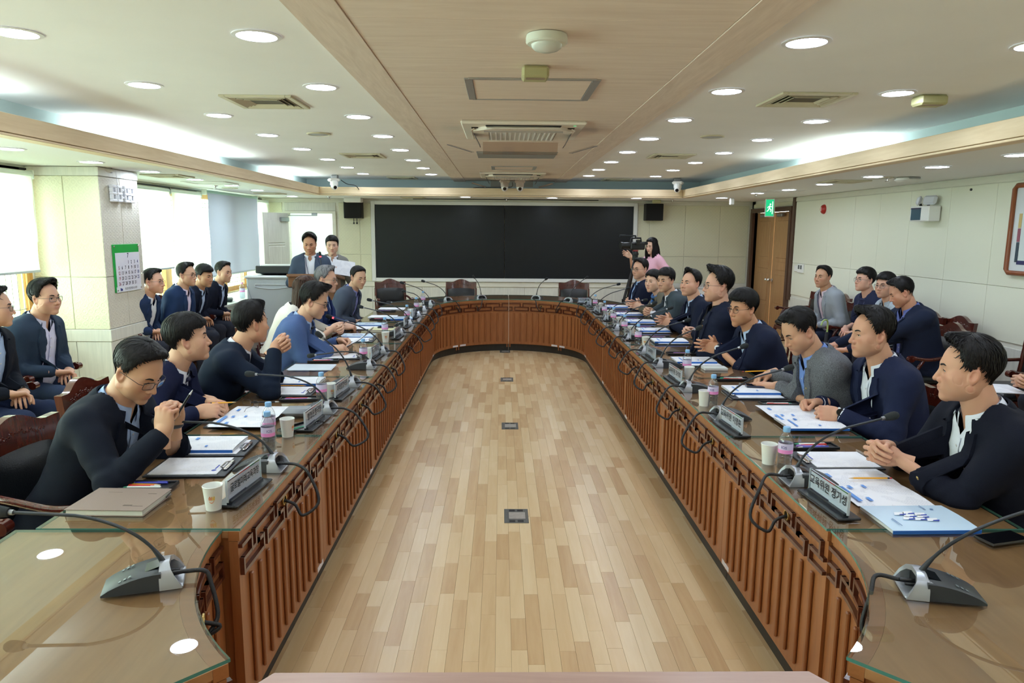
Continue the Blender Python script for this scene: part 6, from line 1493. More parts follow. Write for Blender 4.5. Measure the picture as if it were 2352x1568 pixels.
def spread(x, y, rz, label, z=TZ):
    """open report: two pages, fold along local x"""
    t = thing('open_report', label, 'report', (x, y, z), rz); l, w = .285, .205
    for s_, nm_ in ((-1, 'page'), (1, 'page')):
        G = np.array([[(xx, s_*yy, .002+.010*math.sin(min(1, yy/w)*PI)**.8*(.6+.4*math.sin(xx*9+s_))*.6+.001) for yy in np.linspace(0, w, 9)] for xx in np.linspace(-l/2, l/2, 7)]); MB().grid(G, flip=(s_ < 0)).build(nm_, printed, t, smooth=60)
    d = MB(); d.box((-.115, -.10, .0105), (.016, .15, .0004)).box((-.07, -.15, .0085), (.014, .035, .0004)).box((-.02, -.02, .008), (.012, .03, .0004)).box((-.1, .1, .0102), (.014, .04, .0004)).box((-.08, -.03, .0095), (.014, .03, .0004)); d.build('print_blocks', pblue, t); return t
def sheets(x, y, rz, label, w=.21, l=.297, n=2, m=None, z=TZ):
    t = thing('paper_sheets', label, 'papers', (x, y, z), rz); r = random.Random(int(abs(x*977+y*131)))
    for k in range(n): MB().box((r.uniform(-.008, .008), r.uniform(-.008, .008), .0008+k*.0016), (l, w, .0012), R=rotm(0, 0, r.uniform(-.05, .05))).build('sheet', m or printed, t)
    return t
PENC = {'red': (206, 52, 44), 'blue': (62, 70, 180), 'green': (60, 160, 120), 'white': (232, 236, 232), 'violet': (150, 110, 190), 'yellow': (232, 170, 60), 'black': (26, 26, 30)}
def pen(mb_parent, x, y, z, rz, colr, l=.14, kind='pen', parent=None, label=None):
    t = thing('pencil' if kind == 'pencil' else 'pen', label or ('%s %s lying in the pen tray' % (colr, kind)), 'pen', (x, y, z), rz)
    m = mat('pen_'+colr, PENC[colr], .3)
    if kind == 'pencil':
        MB().tube([(-l/2, 0, .0035), (l/2-.02, 0, .0035)], .0036, 6).build('shaft', mat('pencil_yellow', (236, 170, 40), .35), t); MB().tube([(l/2-.02, 0, .0035), (l/2-.002, 0, .0035)], [.0035, .0006], 8).build('tip', mat('pencil_wood', (214, 180, 132), .6), t); MB().tube([(-l/2-.008, 0, .0035), (-l/2, 0, .0035)], .0037, 8).build('ferrule', mat('ferrule_dark', (36, 40, 40), .4), t); MB().tube([(-l/2-.018, 0, .0035), (-l/2-.008, 0, .0035)], .0034, 8).build('eraser', mat('eraser_red', (190, 70, 66), .6), t)
    else:
        MB().tube([(-l/2, 0, .0045), (l/2-.022, 0, .0045)], .0048, 8).build('barrel', m, t, smooth=60); MB().tube([(l/2-.022, 0, .0045), (l/2-.004, 0, .0045), (l/2, 0, .0045)], [.0046, .0022, .0006], 8).build('tip', mat('pen_tip', (200, 204, 206), .3) if colr != 'white' else mat('pen_green', PENC['green'], .3), t, smooth=60); MB().box((-l/2+.02, 0, .0098), (.035, .004, .0016)).build('clip', m, t)
    return t
def tray(x, y, rz, label, pens=('red', 'violet', 'white'), z=TZ, where=''):
    t = thing('pen_tray', label, 'tray', (x, y, z), rz); l, w, h = .225, .085, .012; b = MB()
    b.box((0, 0, .002), (l, w, .004), bev=.001); b.box((0, -w/2+.003, h/2+.001), (l, .006, h), bev=.002); b.box((0, w/2-.003, h/2+.001), (l, .006, h), bev=.002); b.box((-l/2+.003, 0, h/2+.001), (.006, w-.012, h), bev=.002); b.box((l/2-.003, 0, h/2+.001), (.006, w-.012, h), bev=.002); b.build('tray', mat('tray_black', (24, 25, 28), .35), t)
    r = random.Random(int(abs(y*1000)))
    for k, cc in enumerate(pens):
        yy_ = -.024+k*.016; ca, sa = math.cos(rz), math.sin(rz); xx_ = r.uniform(-.012, .012)
        pen(None, x+ca*xx_-sa*yy_, y+sa*xx_+ca*yy_, z+.0045, rz+r.uniform(-.04, .04)+(PI if r.random() < .4 else 0), cc, .145, 'pencil' if cc == 'yellow' else 'pen', label='%s %s in the pen tray %s' % (cc, 'pencil' if cc == 'yellow' else 'pen', where))
    return t
def phone(x, y, rz, label, z=TZ, case=None):
    t = thing('smartphone', label, 'phone', (x, y, z), rz); MB().box((0, 0, .0045), (.155, .074, .009), bev=.003).build('body', case or mat('phone_body', (60, 58, 56), .3, metal=.5), t); MB().box((0, 0, .0094), (.147, .066, .0008)).build('screen', mat('phone_screen', (8, 9, 12), .06), t); return t
P2 = PI/2
# left row
t = thing('notebook', 'closed taupe hardcover notebook on the left table nearest the viewer', 'notebook', (-1.345, 2.405, TZ), -.03)
MB().box((0, 0, .011), (.262, .198, .018)).build('pages', mat('nb_pages', (216, 216, 204), .7), t); MB().box((0, 0, .0215), (.27, .206, .003), bev=.001).box((0, 0, .0015), (.27, .206, .003), bev=.001).build('cover', mat('nb_cover', (140, 122, 112), .6, bump=.3, bscale=260), t)
ln = MB(); ln.box((-.05, .06, .0232), (.05, .002, .0004)).box((.09, .05, .0232), (.03, .004, .0004)).box((.06, -.06, .0232), (.03, .010, .0004)).box((.095, -.065, .0232), (.04, .003, .0004)); ln.build('emboss', mat('nb_emboss', (96, 82, 74), .6), t)
MB().tube([(.134, .095, .012), (.138, .05, .010)], .002, 5).build('ribbon', black_plastic, t)
tray(-1.345, 2.578, 0, 'black pen tray with red and blue pens behind the taupe notebook', ('white', 'red', 'yellow', 'blue'), where='nearest the viewer on the left')
clipboard(-1.25, 2.80, 0.03, 'open clipboard with lined sheet before the man holding a pen under his chin'); clipboard(-1.265, 3.055, .03, 'black folder half under a white booklet on the left table', emblem=False)
booklet(-1.31, 3.07, 0.02, 'white printed booklet on the folder before the man with folded hands', z=TZ+.0098)
cup(-1.002, 2.37, 'white paper cup with orange print beside the nearest left name plate', rz=.2)
nameplate(-.945, 2.515, P2-.12, '글로벌미래교육과장', 'clear name plate nearest the viewer on the left table')
bottle(-1.02, 3.02, 'nearest of the two water bottles side by side on the left table', rz=.5, detail=True); bottle(-1.07, 3.19, 'second of the two water bottles side by side on the left table', rz=.8, detail=True)
cup(-1.005, 3.25, 'white paper cup beside the pair of bottles on the left table', rz=1.3)
nameplate(-.935, 3.46, P2-.08, '행정운영국장', 'second name plate from the front on the left table')
clipboard(-1.30, 3.50, .0, 'black folder under white papers before the man with striped tie', emblem=False); spread(-1.285, 3.56, 0, 'white report pages before the man with striped tie', z=TZ+.011)
t = thing('folded_glasses', 'dark eyeglasses lying on the white papers of the left table', 'glasses', (-1.36, 3.71, TZ+.022), -.5); glasses(t, mat('frame_brown', (60, 44, 38), .3), 'rect', C=np.array((0, -.06, .018)))
pen(None, -1.29, 3.80, TZ+.024, .1, 'black', .15, label='black fountain pen lying across the white papers near the eyeglasses')
t = thing('pencil_case', 'grey felt zip case on the left table behind the second bottle', 'case', (-1.06, 3.63, TZ)); cs = MB(); cs.box((0, 0, .022), (.15, .105, .042), bev=.019); cs.build('case', mat('felt_grey', (146, 150, 156), .95, bump=.5, bscale=500), t, smooth=40); MB().box((0, 0, .022), (.152, .107, .003), bev=.001).build('zip', mat('zip_grey', (96, 98, 102), .5), t)
tray(-.985, 3.40, 1.0, 'black pen tray with a green pen between the left cup and name plate', ('green',), where='between the left cup and name plate')
clipboard(-1.27, 4.17, 0, 'open clipboard with lined sheet before the man clasping his hands'); booklet(-1.29, 4.45, 0, 'white booklet behind the clipboard of the man clasping his hands'); pen(None, -1.29, 4.32, TZ+.002, 0, 'yellow', .17, 'pencil', label='yellow pencil between the clipboard and booklet on the left table')
tray(-1.15, 3.98, .1, 'black pen tray beside the third bottle of the left table', ('violet', 'red'), where='beside the third bottle on the left')
bottle(-1.0, 3.88, 'third water bottle from the front on the left table', rz=.3); cup(-.985, 4.02, 'white paper cup behind the third bottle of the left table', rz=.6)
nameplate(-.935, 4.09, P2-.08, '미래성장국장', 'third name plate from the front on the left table')
sheets(-1.33, 4.93, 0, 'loose translucent sheets in front of the man in pale blue suit', n=2, m=mat('tracing_paper', (214, 222, 234), .4)); tray(-1.31, 5.17, .15, 'black pen tray by the elbow of the man in pale blue suit', ('red', 'violet', 'white'), where='by the pale blue suit')
clipboard(-1.22, 5.36, .1, 'clipboard with papers before the man in pale blue suit'); bottle(-1.0, 5.10, 'fourth water bottle from the front on the left table'); cup(-.985, 5.27, 'paper cup behind the fourth bottle of the left table', rz=.5)
nameplate(-.955, 5.33, P2-.06, '정책기획국장', 'fourth name plate from the front on the left table')
t = thing('held_papers', 'stapled white papers held by the man in pale blue suit', 'papers', (-1.13, 5.60, .845)); G = np.array([[(x_, y_, .045*x_/.1+.06*(x_/.12)**2*(1 if x_ > 0 else -.2)) for y_ in np.linspace(-.14, .14, 4)] for x_ in np.linspace(-.1, .1, 8)]); MB().grid(G).grid(G-np.array((0, 0, .006)), flip=True).build('sheet', printed, t, smooth=60)
booklet(-1.30, 6.42, 0, 'pale blue booklet before the woman in white jacket', cover=True, th=.01); clipboard(-1.27, 6.17, 0, 'clipboard before the woman in white jacket'); bottle(-1.05, 6.38, 'fifth water bottle from the front on the left table'); cup(-1.0, 6.10, 'paper cup in front of the fifth left bottle', rz=.3)
nameplate(-.935, 6.36, P2-.05, '교육지원과장', 'fifth name plate from the front on the left table')
booklet(-1.33, 7.20, 0, 'pale blue booklet before the grey-haired man', cover=True, th=.01); clipboard(-1.33, 6.93, 0, 'white papers on a clipboard before the grey-haired man')
t = thing('yellow_notebook', 'pale yellow notebook under a phone on the left table', 'notebook', (-1.14, 6.80, TZ)); MB().box((0, 0, .008), (.24, .19, .014)).build('pages', page_w, t); MB().box((0, 0, .0165), (.25, .2, .003), bev=.001).box((0, 0, .0015), (.25, .2, .003), bev=.001).build('cover', mat('nb_yellow', (206, 204, 160), .6), t); phone(-1.12, 6.86, .1, 'black phone lying on the pale yellow notebook', z=TZ+.0185)
nameplate(-.95, 7.10, P2-.05, '기획예산과장', 'sixth name plate from the front on the left table'); bottle(-.99, 7.46, 'sixth water bottle from the front on the left table')
sheets(-1.31, 7.85, 0, 'stack of white papers before the man in grey suit', n=6); booklet(-1.12, 7.72, .2, 'tilted pale blue booklet before the man in grey suit', cover=True, th=.01); tray(-1.30, 7.62, 0, 'black pen tray before the man in grey suit', ('violet', 'red'), where='before the grey suit'); nameplate(-.955, 7.83, P2-.05, '', 'seventh name plate from the front on the left table', full=False); cup(-1.01, 7.90, 'paper cup beside the seventh left name plate')
sheets(-1.33, 8.65, 0, 'white report sheets at the far empty place of the left table', n=6); tray(-1.36, 8.4, 0, 'black pen tray at the far end of the left table', ('violet',), where='at the far left end'); bottle(-.99, 8.30, 'seventh water bottle from the front on the left table'); bottle(-1.0, 9.12, 'farthest water bottle of the left table'); cup(-.96, 8.54, 'farthest paper cup of the left table'); nameplate(-.965, 8.78, P2, '', 'farthest name plate of the left table', full=False)
# right row
booklet(1.435, 2.27, .02, 'pale blue covered booklet nearest the viewer on the right table', cover=True, th=.011)
spread(1.425, 2.60, .03, 'open report with tables under the pencil on the right table'); pen(None, 1.452, 2.640, TZ+.0145, PI, 'yellow', .155, 'pencil', label='yellow pencil lying on the open report of the right table')
clipboard(1.445, 2.90, PI, 'clipboard with lined sheet before the nearest man on the right', emblem=True); tray(1.43, 3.095, .05, 'black pen tray with blue pens before the nearest man on the right', ('blue', 'violet', 'red', 'white'), where='before the nearest man on the right')
nameplate(1.185, 2.405, -P2+.08, '교육위원 정기성', 'clear name plate nearest the viewer on the right table')
cup(1.145, 2.87, 'white paper cup beside the nearest bottle of the right table', logo=False); bottle(1.185, 2.80, 'nearest water bottle of the right table', rz=-.6, detail=True)
phone(1.62, 2.12, .25, 'black phone on the glass corner at the lower right'); clipboard(1.60, 3.50, PI, 'black folder under the report of the man with a smartwatch', emblem=False); spread(1.57, 3.62, .0, 'curling open report before the man with a smartwatch', z=TZ+.011); booklet(1.575, 3.44, 0, 'pale blue booklet edge under the report before the man with a smartwatch', cover=False, th=.01, z=TZ+.0098)
tray(1.60, 3.90, 0, 'black pen tray before the man with a smartwatch', ('red', 'white'), where='before the smartwatch man'); cup(1.155, 3.87, 'white paper cup behind the second bottle of the right table', logo=False); bottle(1.20, 3.86, 'second water bottle from the front on the right table', rz=-.5, detail=True)
nameplate(1.15, 3.38, -P2+.08, '교육위원 이명훈', 'second name plate from the front on the right table')
clipboard(1.53, 4.13, PI, 'black folder before the man in grey tweed jacket', emblem=False); booklet(1.535, 4.20, 0, 'blue-spined booklet before the man in grey tweed jacket', th=.012, z=TZ+.0098)
phone(1.60, 4.24, -.15, 'dark blue folding phone case open on the booklet of the tweed jacket man', z=TZ+.0285, case=mat('case_navy', (40, 46, 72), .4)); tray(1.545, 4.58, 0, 'black pen tray beside the hand of the tweed jacket man', ('red', 'green', 'white'), where='beside the tweed jacket man'); cup(1.255, 4.57, 'white paper cup behind the third bottle of the right table', logo=False); bottle(1.27, 4.69, 'third water bottle from the front on the right table'); nameplate(1.15, 4.52, -P2+.06, '교육위원 조석호', 'third name plate from the front on the right table')
clipboard(1.47, 5.13, PI, 'black folder before the speaking man with brown glasses', emblem=False); booklet(1.455, 5.2, 0, 'blue-spined booklet before the speaking man with brown glasses', z=TZ+.0098)
t = thing('white_notebook', 'small white notebook before the speaking man with brown glasses', 'notebook', (1.53, 4.92, TZ)); MB().box((0, 0, .008), (.165, .10, .014), bev=.002).build('pages', page_w, t); MB().box((0, 0, .016), (.168, .104, .002)).build('cover', mat('nb_white', (214, 220, 216), .5), t)
tray(1.45, 5.55, 0, 'black pen tray with an orange pencil before the speaking man', ('yellow', 'violet'), where='before the speaking man'); nameplate(1.16, 5.33, -P2+.05, '교육위원', 'fourth name plate from the front on the right table')
rest_ = [(5.95, 'fourth', 'heavy man in black shirt'), (6.63, 'fifth', 'spiky-haired man'), (7.3, 'sixth', 'man in slate jacket'), (7.95, 'seventh', 'woman with blue scarf'), (8.75, 'eighth', 'man at the far right end')]
for y, o_, who in rest_:
    clipboard(1.50, y+.17, PI, 'black folder before the %s' % who, emblem=False); booklet(1.495, y+.20, 0, 'blue-spined booklet before the %s' % who, z=TZ+.0098); tray(1.46, y+.46, 0, 'black pen tray before the %s' % who, ('yellow', 'violet'), where='before the '+who)
    bottle(1.19, y+.05, '%s water bottle from the front on the right table' % o_, s=1.0); cup(1.235, y-.06, 'white paper cup before the %s' % who, rz=-.5)
    nameplate(1.165, y+.42, -P2+.04, '교육위원' if y < 7 else '', '%s name plate from the front on the right table' % {'fourth': 'fifth', 'fifth': 'sixth', 'sixth': 'seventh', 'seventh': 'eighth', 'eighth': 'ninth'}[o_], full=y < 7)
nameplate(1.12, 9.36, .0, '수석전문위원', 'name plate facing the viewer on the curved far table', w=.17, h=.075)
# things away from the table
bottle(-3.66, 10.05, 'pink-capped water bottle on the window cabinet beside the media console', z=.73, pink=True, s=1.25); bottle(-3.52, 10.25, 'second pink-capped water bottle on the window cabinet', z=.73, pink=True, s=1.25)
t = thing('desk_phone', 'dark desk phone on the window cabinet', 'phone', (-3.72, 9.55, .73), .3); MB().box((0, 0, .025), (.2, .22, .05), bev=.014).build('base', mat('dark_teal', (30, 48, 48), .4), t); MB().tube(spline([(-.07, -.1, .07), (-.075, -.05, .085), (-.075, .05, .085), (-.07, .1, .07)], 10), [.024, .022, .016, .015, .015, .015, .015, .016, .022, .024], 8).build('handset', mat('dark_teal', (30, 48, 48), .4), t)
t = thing('bottle_pack', 'shrink-wrapped pack of water bottles on the low shelf behind the right row', 'bottle pack', (2.95, 12.5, .60))
for i in range(4):
    for j in range(2):
        q = link('bottle', BOT, t, (-.19+i*.065, -.035+j*.065, 0)); c_ = link('cap', BOTP, t, (-.19+i*.065, -.035+j*.065, 0)); l_ = link('label_band', BOTL, t, (-.19+i*.065, -.035+j*.065, 0))
MB().box((-.09, -.003, .095), (.28, .15, .19), bev=.02).build('wrap', glass('wrap_film', (236, 226, 238), 1.3, .15, 1.2), t)
t = thing('white_case', 'white plastic case on the low shelf behind the right row', 'case', (3.62, 12.5, .60)); MB().box((0, 0, .06), (.5, .26, .12), bev=.012).build('box', mat('case_white', (222, 222, 222), .5), t); MB().box((0, 0, .125), (.52, .28, .014), bev=.004).build('lid', mat('case_lid', (206, 206, 208), .45), t)
# ---------------------------------------------------------------- the people in the room
def fw(th): a = math.radians(th); return np.array((-math.sin(a), math.cos(a), 0))
def lf(th): a = math.radians(th); return np.array((-math.cos(a), -math.sin(a), 0))      # the person's left
UP = np.array((0, 0, 1.))
def clasp(C, th, up=.12, pose='clasp', gap=.0):
    """fingers interlaced, palms facing; C = middle of the knuckles, th = heading of the forearms"""
    C = np.array(C, float); F, Lf = fw(th), lf(th)
    return {'l': (C-F*.075+Lf*(.040+gap)-UP*.004, F*.80-Lf*.42+UP*up, -Lf*.85-F*.35-UP*.25, pose), 'r': (C-F*.078-Lf*(.040+gap)+UP*.006, F*.80+Lf*.42+UP*(up+.05), Lf*.85-F*.35-UP*.25, pose)}
def lap(hip, th, d=.30, z=.645, dx=.0):
    F, Lf = fw(th), lf(th); H = np.array((hip[0], hip[1], 0.))+F*d+UP*z+Lf*dx
    return {'l': (H+Lf*.075, F*.45-Lf*.85-UP*.12, -UP*.9+F*.1, 'relax'), 'r': (H-Lf*.085+F*.01+UP*.018, F*.50+Lf*.80-UP*.16, -UP*.85+F*.3, 'relax')}
def knees(hip, th, z=.63):
    F, Lf = fw(th), lf(th); H = np.array((hip[0], hip[1], 0.))+F*.30+UP*z
    return {'l': (H+Lf*.12, F*.95-Lf*.2-UP*.1, -UP, 'relax'), 'r': (H-Lf*.12, F*.95+Lf*.2-UP*.1, -UP, 'relax')}
def table_hands(Lh, Rh, th, pose='relax'):
    F, Lf = fw(th), lf(th); return {'l': (np.array(Lh), F*.9-Lf*.4-UP*.08, -UP, pose), 'r': (np.array(Rh), F*.9+Lf*.4-UP*.08, -UP, pose)}
def hip_of(hd, th, L=.715, mx=.34, mn=.03):
    dz = hd[2]-.53; o = math.sqrt(max(L*L-dz*dz, mn*mn)); o = min(max(o, mn), mx); F = fw(th); return (hd[0]-F[0]*o, hd[1]-F[1]*o)
CH = []
def sit(key, label, head, th, hth, pitch, hands, roll=0, seat=True, chl=None, **kw):
    if not kw.get('female'): kw['width'] = kw.get('width', 1.0)*1.05
    hip = hip_of(head, th); hands = hands(hip) if callable(hands) else hands
    person(label, hip, th, (head, hth, pitch, roll), hands=hands, **kw)
    if seat: F = fw(th); CH.append((hip[0]+F[0]*.06, hip[1]+F[1]*.06, th, chl or 'mahogany armchair under the '+key))
gl_black = mat('frame_black', (24, 24, 26), .3); gl_thin = mat('frame_steel', (96, 98, 104), .3, metal=.8); gl_brown = mat('frame_brown', (60, 44, 38), .3)
lb, wh_ = (178, 200, 232), (226, 230, 240)
dial_b = mat('dial_black', (16, 17, 20), .1); dial_w = mat('dial_white', (228, 230, 234), .2); strap_g = mat('strap_grey', (70, 74, 78), .5); strap_w = mat('strap_white', (206, 208, 212), .45); strap_k = mat('strap_black', (26, 24, 26), .5)
def tie_mat(name, base, ink_c, kind):
    m, N, L, b = nt(name); MATS[name] = m; tc = N.new('ShaderNodeTexCoord')
    if kind == 'stripe':
        t = N.new('ShaderNodeTexWave'); t.inputs['Scale'].default_value = 11; t.bands_direction = 'DIAGONAL'; L.new(tc.outputs['Object'], t.inputs['Vector']); o = t.outputs['Fac']; thr = .93
    else:
        t = N.new('ShaderNodeTexVoronoi'); t.inputs['Scale'].default_value = 75; L.new(tc.outputs['Object'], t.inputs['Vector']); inv = N.new('ShaderNodeMath'); inv.operation = 'SUBTRACT'; inv.inputs[0].default_value = 1.0; L.new(t.outputs['Distance'], inv.inputs[1]); o = inv.outputs[0]; thr = .78
    g = N.new('ShaderNodeMath'); g.operation = 'GREATER_THAN'; g.inputs[1].default_value = thr; L.new(o, g.inputs[0]); mx = N.new('ShaderNodeMix'); mx.data_type = 'RGBA'; mx.inputs[6].default_value = (*lin(base), 1); mx.inputs[7].default_value = (*lin(ink_c), 1); L.new(g.outputs[0], mx.inputs[0]); L.new(mx.outputs[2], b.inputs['Base Color']); b.inputs['Roughness'].default_value = .5; return m
tie_s = tie_mat('tie_striped', (28, 34, 68), (190, 196, 216), 'stripe'); tie_d = tie_mat('tie_dotted', (20, 24, 38), (170, 176, 190), 'dot')
tweed = fabric('tweed_grey', (104, 106, 111), .95, noise=.42, nscale=210, bump=.6, bscale=240)
plaid = mat('plaid_shirt', (170, 182, 194), .8, noise=.16, nscale=40, stretch=(6, 6, 1))
badge = lambda t_=.70: [(-.082, t_, 'gold')]
# left row -----------------------------------------------------------
hd = (-1.49, 2.876, 1.133)
sit('man holding a pen under his chin', 'person in dark navy suit with glasses bowing his head, pen held under chin', hd, -94, -106, 33, {'l': ((-1.325, 2.80, .925), (.10, -.10, 1), (.25, -1, 0), 'fist'), 'r': ((-1.315, 2.685, .925), (.06, .12, 1), (.3, 1, 0), 'fist')}, lod=0, seed=21, skin=(205, 160, 130), gl=(gl_black, 'rect'), jacket=(17, 23, 36), jname='l1', shirt=(158, 180, 214), sname='shirt_l1', hair=('short', {'quiff': 1.3, 'part': 50, 'sweep': .3}), watch={'l': (strap_g, strap_w)}, elbow={'l': (-.5, -.1, -.9), 'r': (.6, .0, -.9)}, jaw=.98, fat=.3)
hd = (-1.66, 3.735, 1.133)
sit('man with striped tie', 'person in navy suit and striped tie looking away toward the lectern', hd, -86, -66, -4, {'l': ((-1.53, 3.66, .815), (.85, -.5, .0), (-.1, -.3, -1), 'hold'), 'r': ((-1.53, 3.49, .80), (.92, .36, .0), (0, .75, -.6), 'hold')}, lod=0, seed=22, skin=(206, 161, 132), jacket=(24, 30, 60), jname='l2', shirt=wh_, sname='shirt_white', tie=tie_s, hair=('fringe', {'vol': 1.25, 'part': 30, 'sweep': .6}), fat=.8, jaw=1.04)
hd = (-1.51, 4.274, 1.147)
sit('man clasping raised hands', 'person in dark teal navy jacket seen from behind the ear, hands clasped high', hd, -76, -42, 2, clasp((-1.27, 4.20, 1.0), -80, up=.55), lod=0, seed=23, skin=(204, 158, 128), jacket=(20, 31, 50), jname='l3', shirt=wh_, sname='shirt_white', hair=('short', {'vol': 1.15, 'quiff': .8}), elbow={'l': (-.4, .1, -1), 'r': (.5, .1, -1)})
hd = (-1.42, 5.39, 1.168)
sit('man in pale blue suit', 'person in pale blue suit with glasses reading papers into a lit microphone', hd, -88, -84, 20, {'l': ((-1.30, 5.63, .825), (.95, -.28, .0), (0, -.8, -.6), 'hold'), 'r': ((-1.30, 5.37, .81), (.95, .30, .05), (0, .3, -1), 'hold')}, lod=0, seed=24, skin=(212, 168, 140), gl=(gl_black, 'rect'), jacket=(74, 96, 142), jname='l4', shirt=(164, 188, 226), sname='shirt_l4', tie=tie_d, hair=('short', {'vol': 1.6, 'quiff': 1.0, 'sweep': .2}), fat=.4, watch={'l': (strap_k, dial_b)})
sit('woman in white jacket', 'person with long brown hair in white jacket, half hidden behind the pale blue suit', (-1.70, 6.2, 1.17), -88, -80, 4, clasp((-1.42, 6.30, .83), -90), lod=2, seed=25, female=True, skin=(220, 178, 152), jacket=(232, 228, 220), jname='l6', shirt=(30, 30, 34), sname='shirt_dark', hair=('long', {'long': .20}), hairc=(60, 40, 32), hn='hair_brown', width=.88)
sit('grey-haired man', 'person with grey hair and glasses in royal navy suit', (-1.70, 6.93, 1.223), -88, -92, 4, {'l': ((-1.50, 6.86, .80), (.8, -.5, 0), (-.2, -.4, -1), 'fist'), 'r': ((-1.49, 6.66, .80), (.85, .4, 0), (0, .5, -.8), 'hold')}, lod=2, seed=26, skin=(206, 164, 140), gl=(gl_thin, 'rect'), jacket=(33, 48, 92), jname='l7', shirt=lb, sname='shirt_blue', hair=('short', {'vol': 1.1}), hairc=(112, 112, 116), hn='hair_grey', cuff='l')
sit('man in grey suit', 'person in grey suit and lilac shirt at the far end of the left row', (-1.64, 8.182, 1.162), -100, -132, 14, lap(hip_of((-1.64, 8.182, 1.162), -100), -100), lod=2, seed=27, skin=(208, 166, 138), jacket=(70, 79, 96), jname='l8', shirt=(140, 146, 206), sname='shirt_lilac', hair=('short', {'vol': .75, 'quiff': .5}), beard=.2)
# right row ----------------------------------------------------------
sit('nearest man on the right', 'person in black-navy suit and open white shirt nearest the viewer on the right', (1.78, 2.608, 1.204), 86, 63, 3, clasp((1.50, 2.70, .845), 84, up=.10), lod=0, seed=31, skin=(206, 156, 128), jacket=(15, 18, 32), jname='r1', shirt=wh_, sname='shirt_white', hair=('short', {'vol': 1.1, 'quiff': 1.0, 'part': -45, 'sweep': .2}), fat=.9, jaw=1.08, pin=badge(.72), girth=1.08, width=1.1, mouth=.3, elbow={'l': (-.5, .0, -.9), 'r': (.5, .0, -.9)})
sit('man with a smartwatch', 'person in navy suit and white shirt with a smartwatch, both fists on his papers', (1.92, 3.586, 1.202), 91, 89, 4, {'l': ((1.735, 3.47, .80), (-.95, .25, .02), (0, .9, -.5), 'fist'), 'r': ((1.745, 3.74, .795), (-.95, -.15, -.02), (.1, -.7, -.7), 'fist')}, lod=0, seed=32, skin=(204, 154, 126), jacket=(27, 34, 62), jname='r2', shirt=wh_, sname='shirt_white', hair=('short', {'vol': 1.25, 'quiff': 1.3, 'part': -30, 'sweep': -.3}), fat=.5, jaw=1.05, pin=badge(.70), watch={'l': (strap_w, dial_b)}, cuff='lr', collar_open=.3)
sit('tweed jacket man', 'person in grey tweed jacket and blue shirt looking down with a pencil', (1.71, 3.971, 1.159), 90, 99, 31, {'l': ((1.70, 4.19, .79), (-.75, .55, -.02), (0, 0, -1), 'flat'), 'r': ((1.735, 4.43, .815), (-.88, -.28, -.18), (.1, -.3, -1), 'hold')}, lod=0, seed=33, skin=(206, 158, 128), jacket=tweed, jname='r3', shirt=(120, 150, 216), sname='shirt_r3', hair=('short', {'vol': 1.0, 'quiff': .5, 'part': -55}), fat=.4, pin=badge(.74), girth=1.05, beard=.15)
sit('speaking man with brown glasses', 'person in navy suit with brown glasses speaking, fingertips together', (1.75, 5.039, 1.171), 94, 112, 5, clasp((1.55, 5.20, .86), 88, up=.1, pose='press', gap=.004), lod=0, seed=34, skin=(200, 148, 114), gl=(gl_brown, 'round', {'hw': .0235, 'hh': .019}), jacket=(24, 30, 54), jname='r4', shirt=(184, 204, 236), sname='shirt_blue2', hair=('fringe', {'vol': 1.45}), fat=.5, mouth=1.0, pin=[(-.080, .74, 'white'), (-.080, .66, 'gold')], watch={'l': (strap_k, dial_w)})
sit('heavy man in black shirt', 'heavy-set person with glasses in navy jacket over a black shirt', (1.73, 5.595, 1.291), 90, 90, 0, clasp((1.575, 5.93, .86), 82, up=.12), lod=1, seed=35, skin=(214, 166, 142), gl=(gl_brown, 'rect'), jacket=(21, 27, 48), jname='r5', shirt=(16, 16, 18), sname='shirt_black', hair=('short', {'vol': 1.55, 'quiff': 1.2, 'sweep': -.4}), fat=1.6, jaw=1.15, girth=1.22, width=1.10, belly=.06, pin=badge(.74), watch={'l': (strap_k, dial_b)}, headscale=1.05)
sit('spiky-haired man', 'person with spiky receding hair in dark navy suit and pale blue shirt', (1.84, 6.804, 1.217), 92, 121, -4, clasp((1.58, 6.75, .85), 88, pose='press'), lod=2, seed=36, skin=(210, 162, 136), jacket=(21, 27, 48), jname='r6', shirt=lb, sname='shirt_blue', hair=('receding', {'vol': 1.1, 'quiff': 1.6}), fat=.9, jaw=1.05, pin=badge(.72))
sit('man in slate jacket', 'person in slate grey-green jacket and white shirt facing the viewer', (1.78, 7.58, 1.191), 92, 129, 4, clasp((1.58, 7.62, .84), 88), lod=2, seed=37, skin=(206, 162, 134), jacket=(62, 72, 80), jname='r7', shirt=wh_, sname='shirt_white', hair=('fringe', {'vol': 1.2, 'part': -30, 'sweep': -.5}), watch={'l': (strap_g, dial_w)}, cuff='l')
sit('woman with blue scarf', 'person with short dark hair and a blue scarf over a khaki jacket', (1.767, 8.15, 1.14), 92, 130, 2, clasp((1.53, 8.05, .86), 90, pose='press', up=.2), lod=2, seed=38, female=True, skin=(226, 182, 156), jacket=(104, 98, 86), jname='r8', shirt=(60, 60, 66), sname='shirt_dark2', hair=('bob', {'vol': 1.1}), scarf=mat('scarf_blue', (44, 110, 186), .5, noise=.55, nscale=28), width=.88)
sit('man at the far right end', 'person with glasses in navy suit smiling at the far end of the right row', (1.739, 8.8, 1.245), 94, 121, 2, clasp((1.62, 8.95, .82), 90), lod=2, seed=39, skin=(212, 166, 140), gl=(gl_black, 'rect'), jacket=(24, 29, 52), jname='r9', shirt=(160, 188, 232), sname='shirt_r9', hair=('short', {'vol': 1.1, 'quiff': .7}), fat=.8)
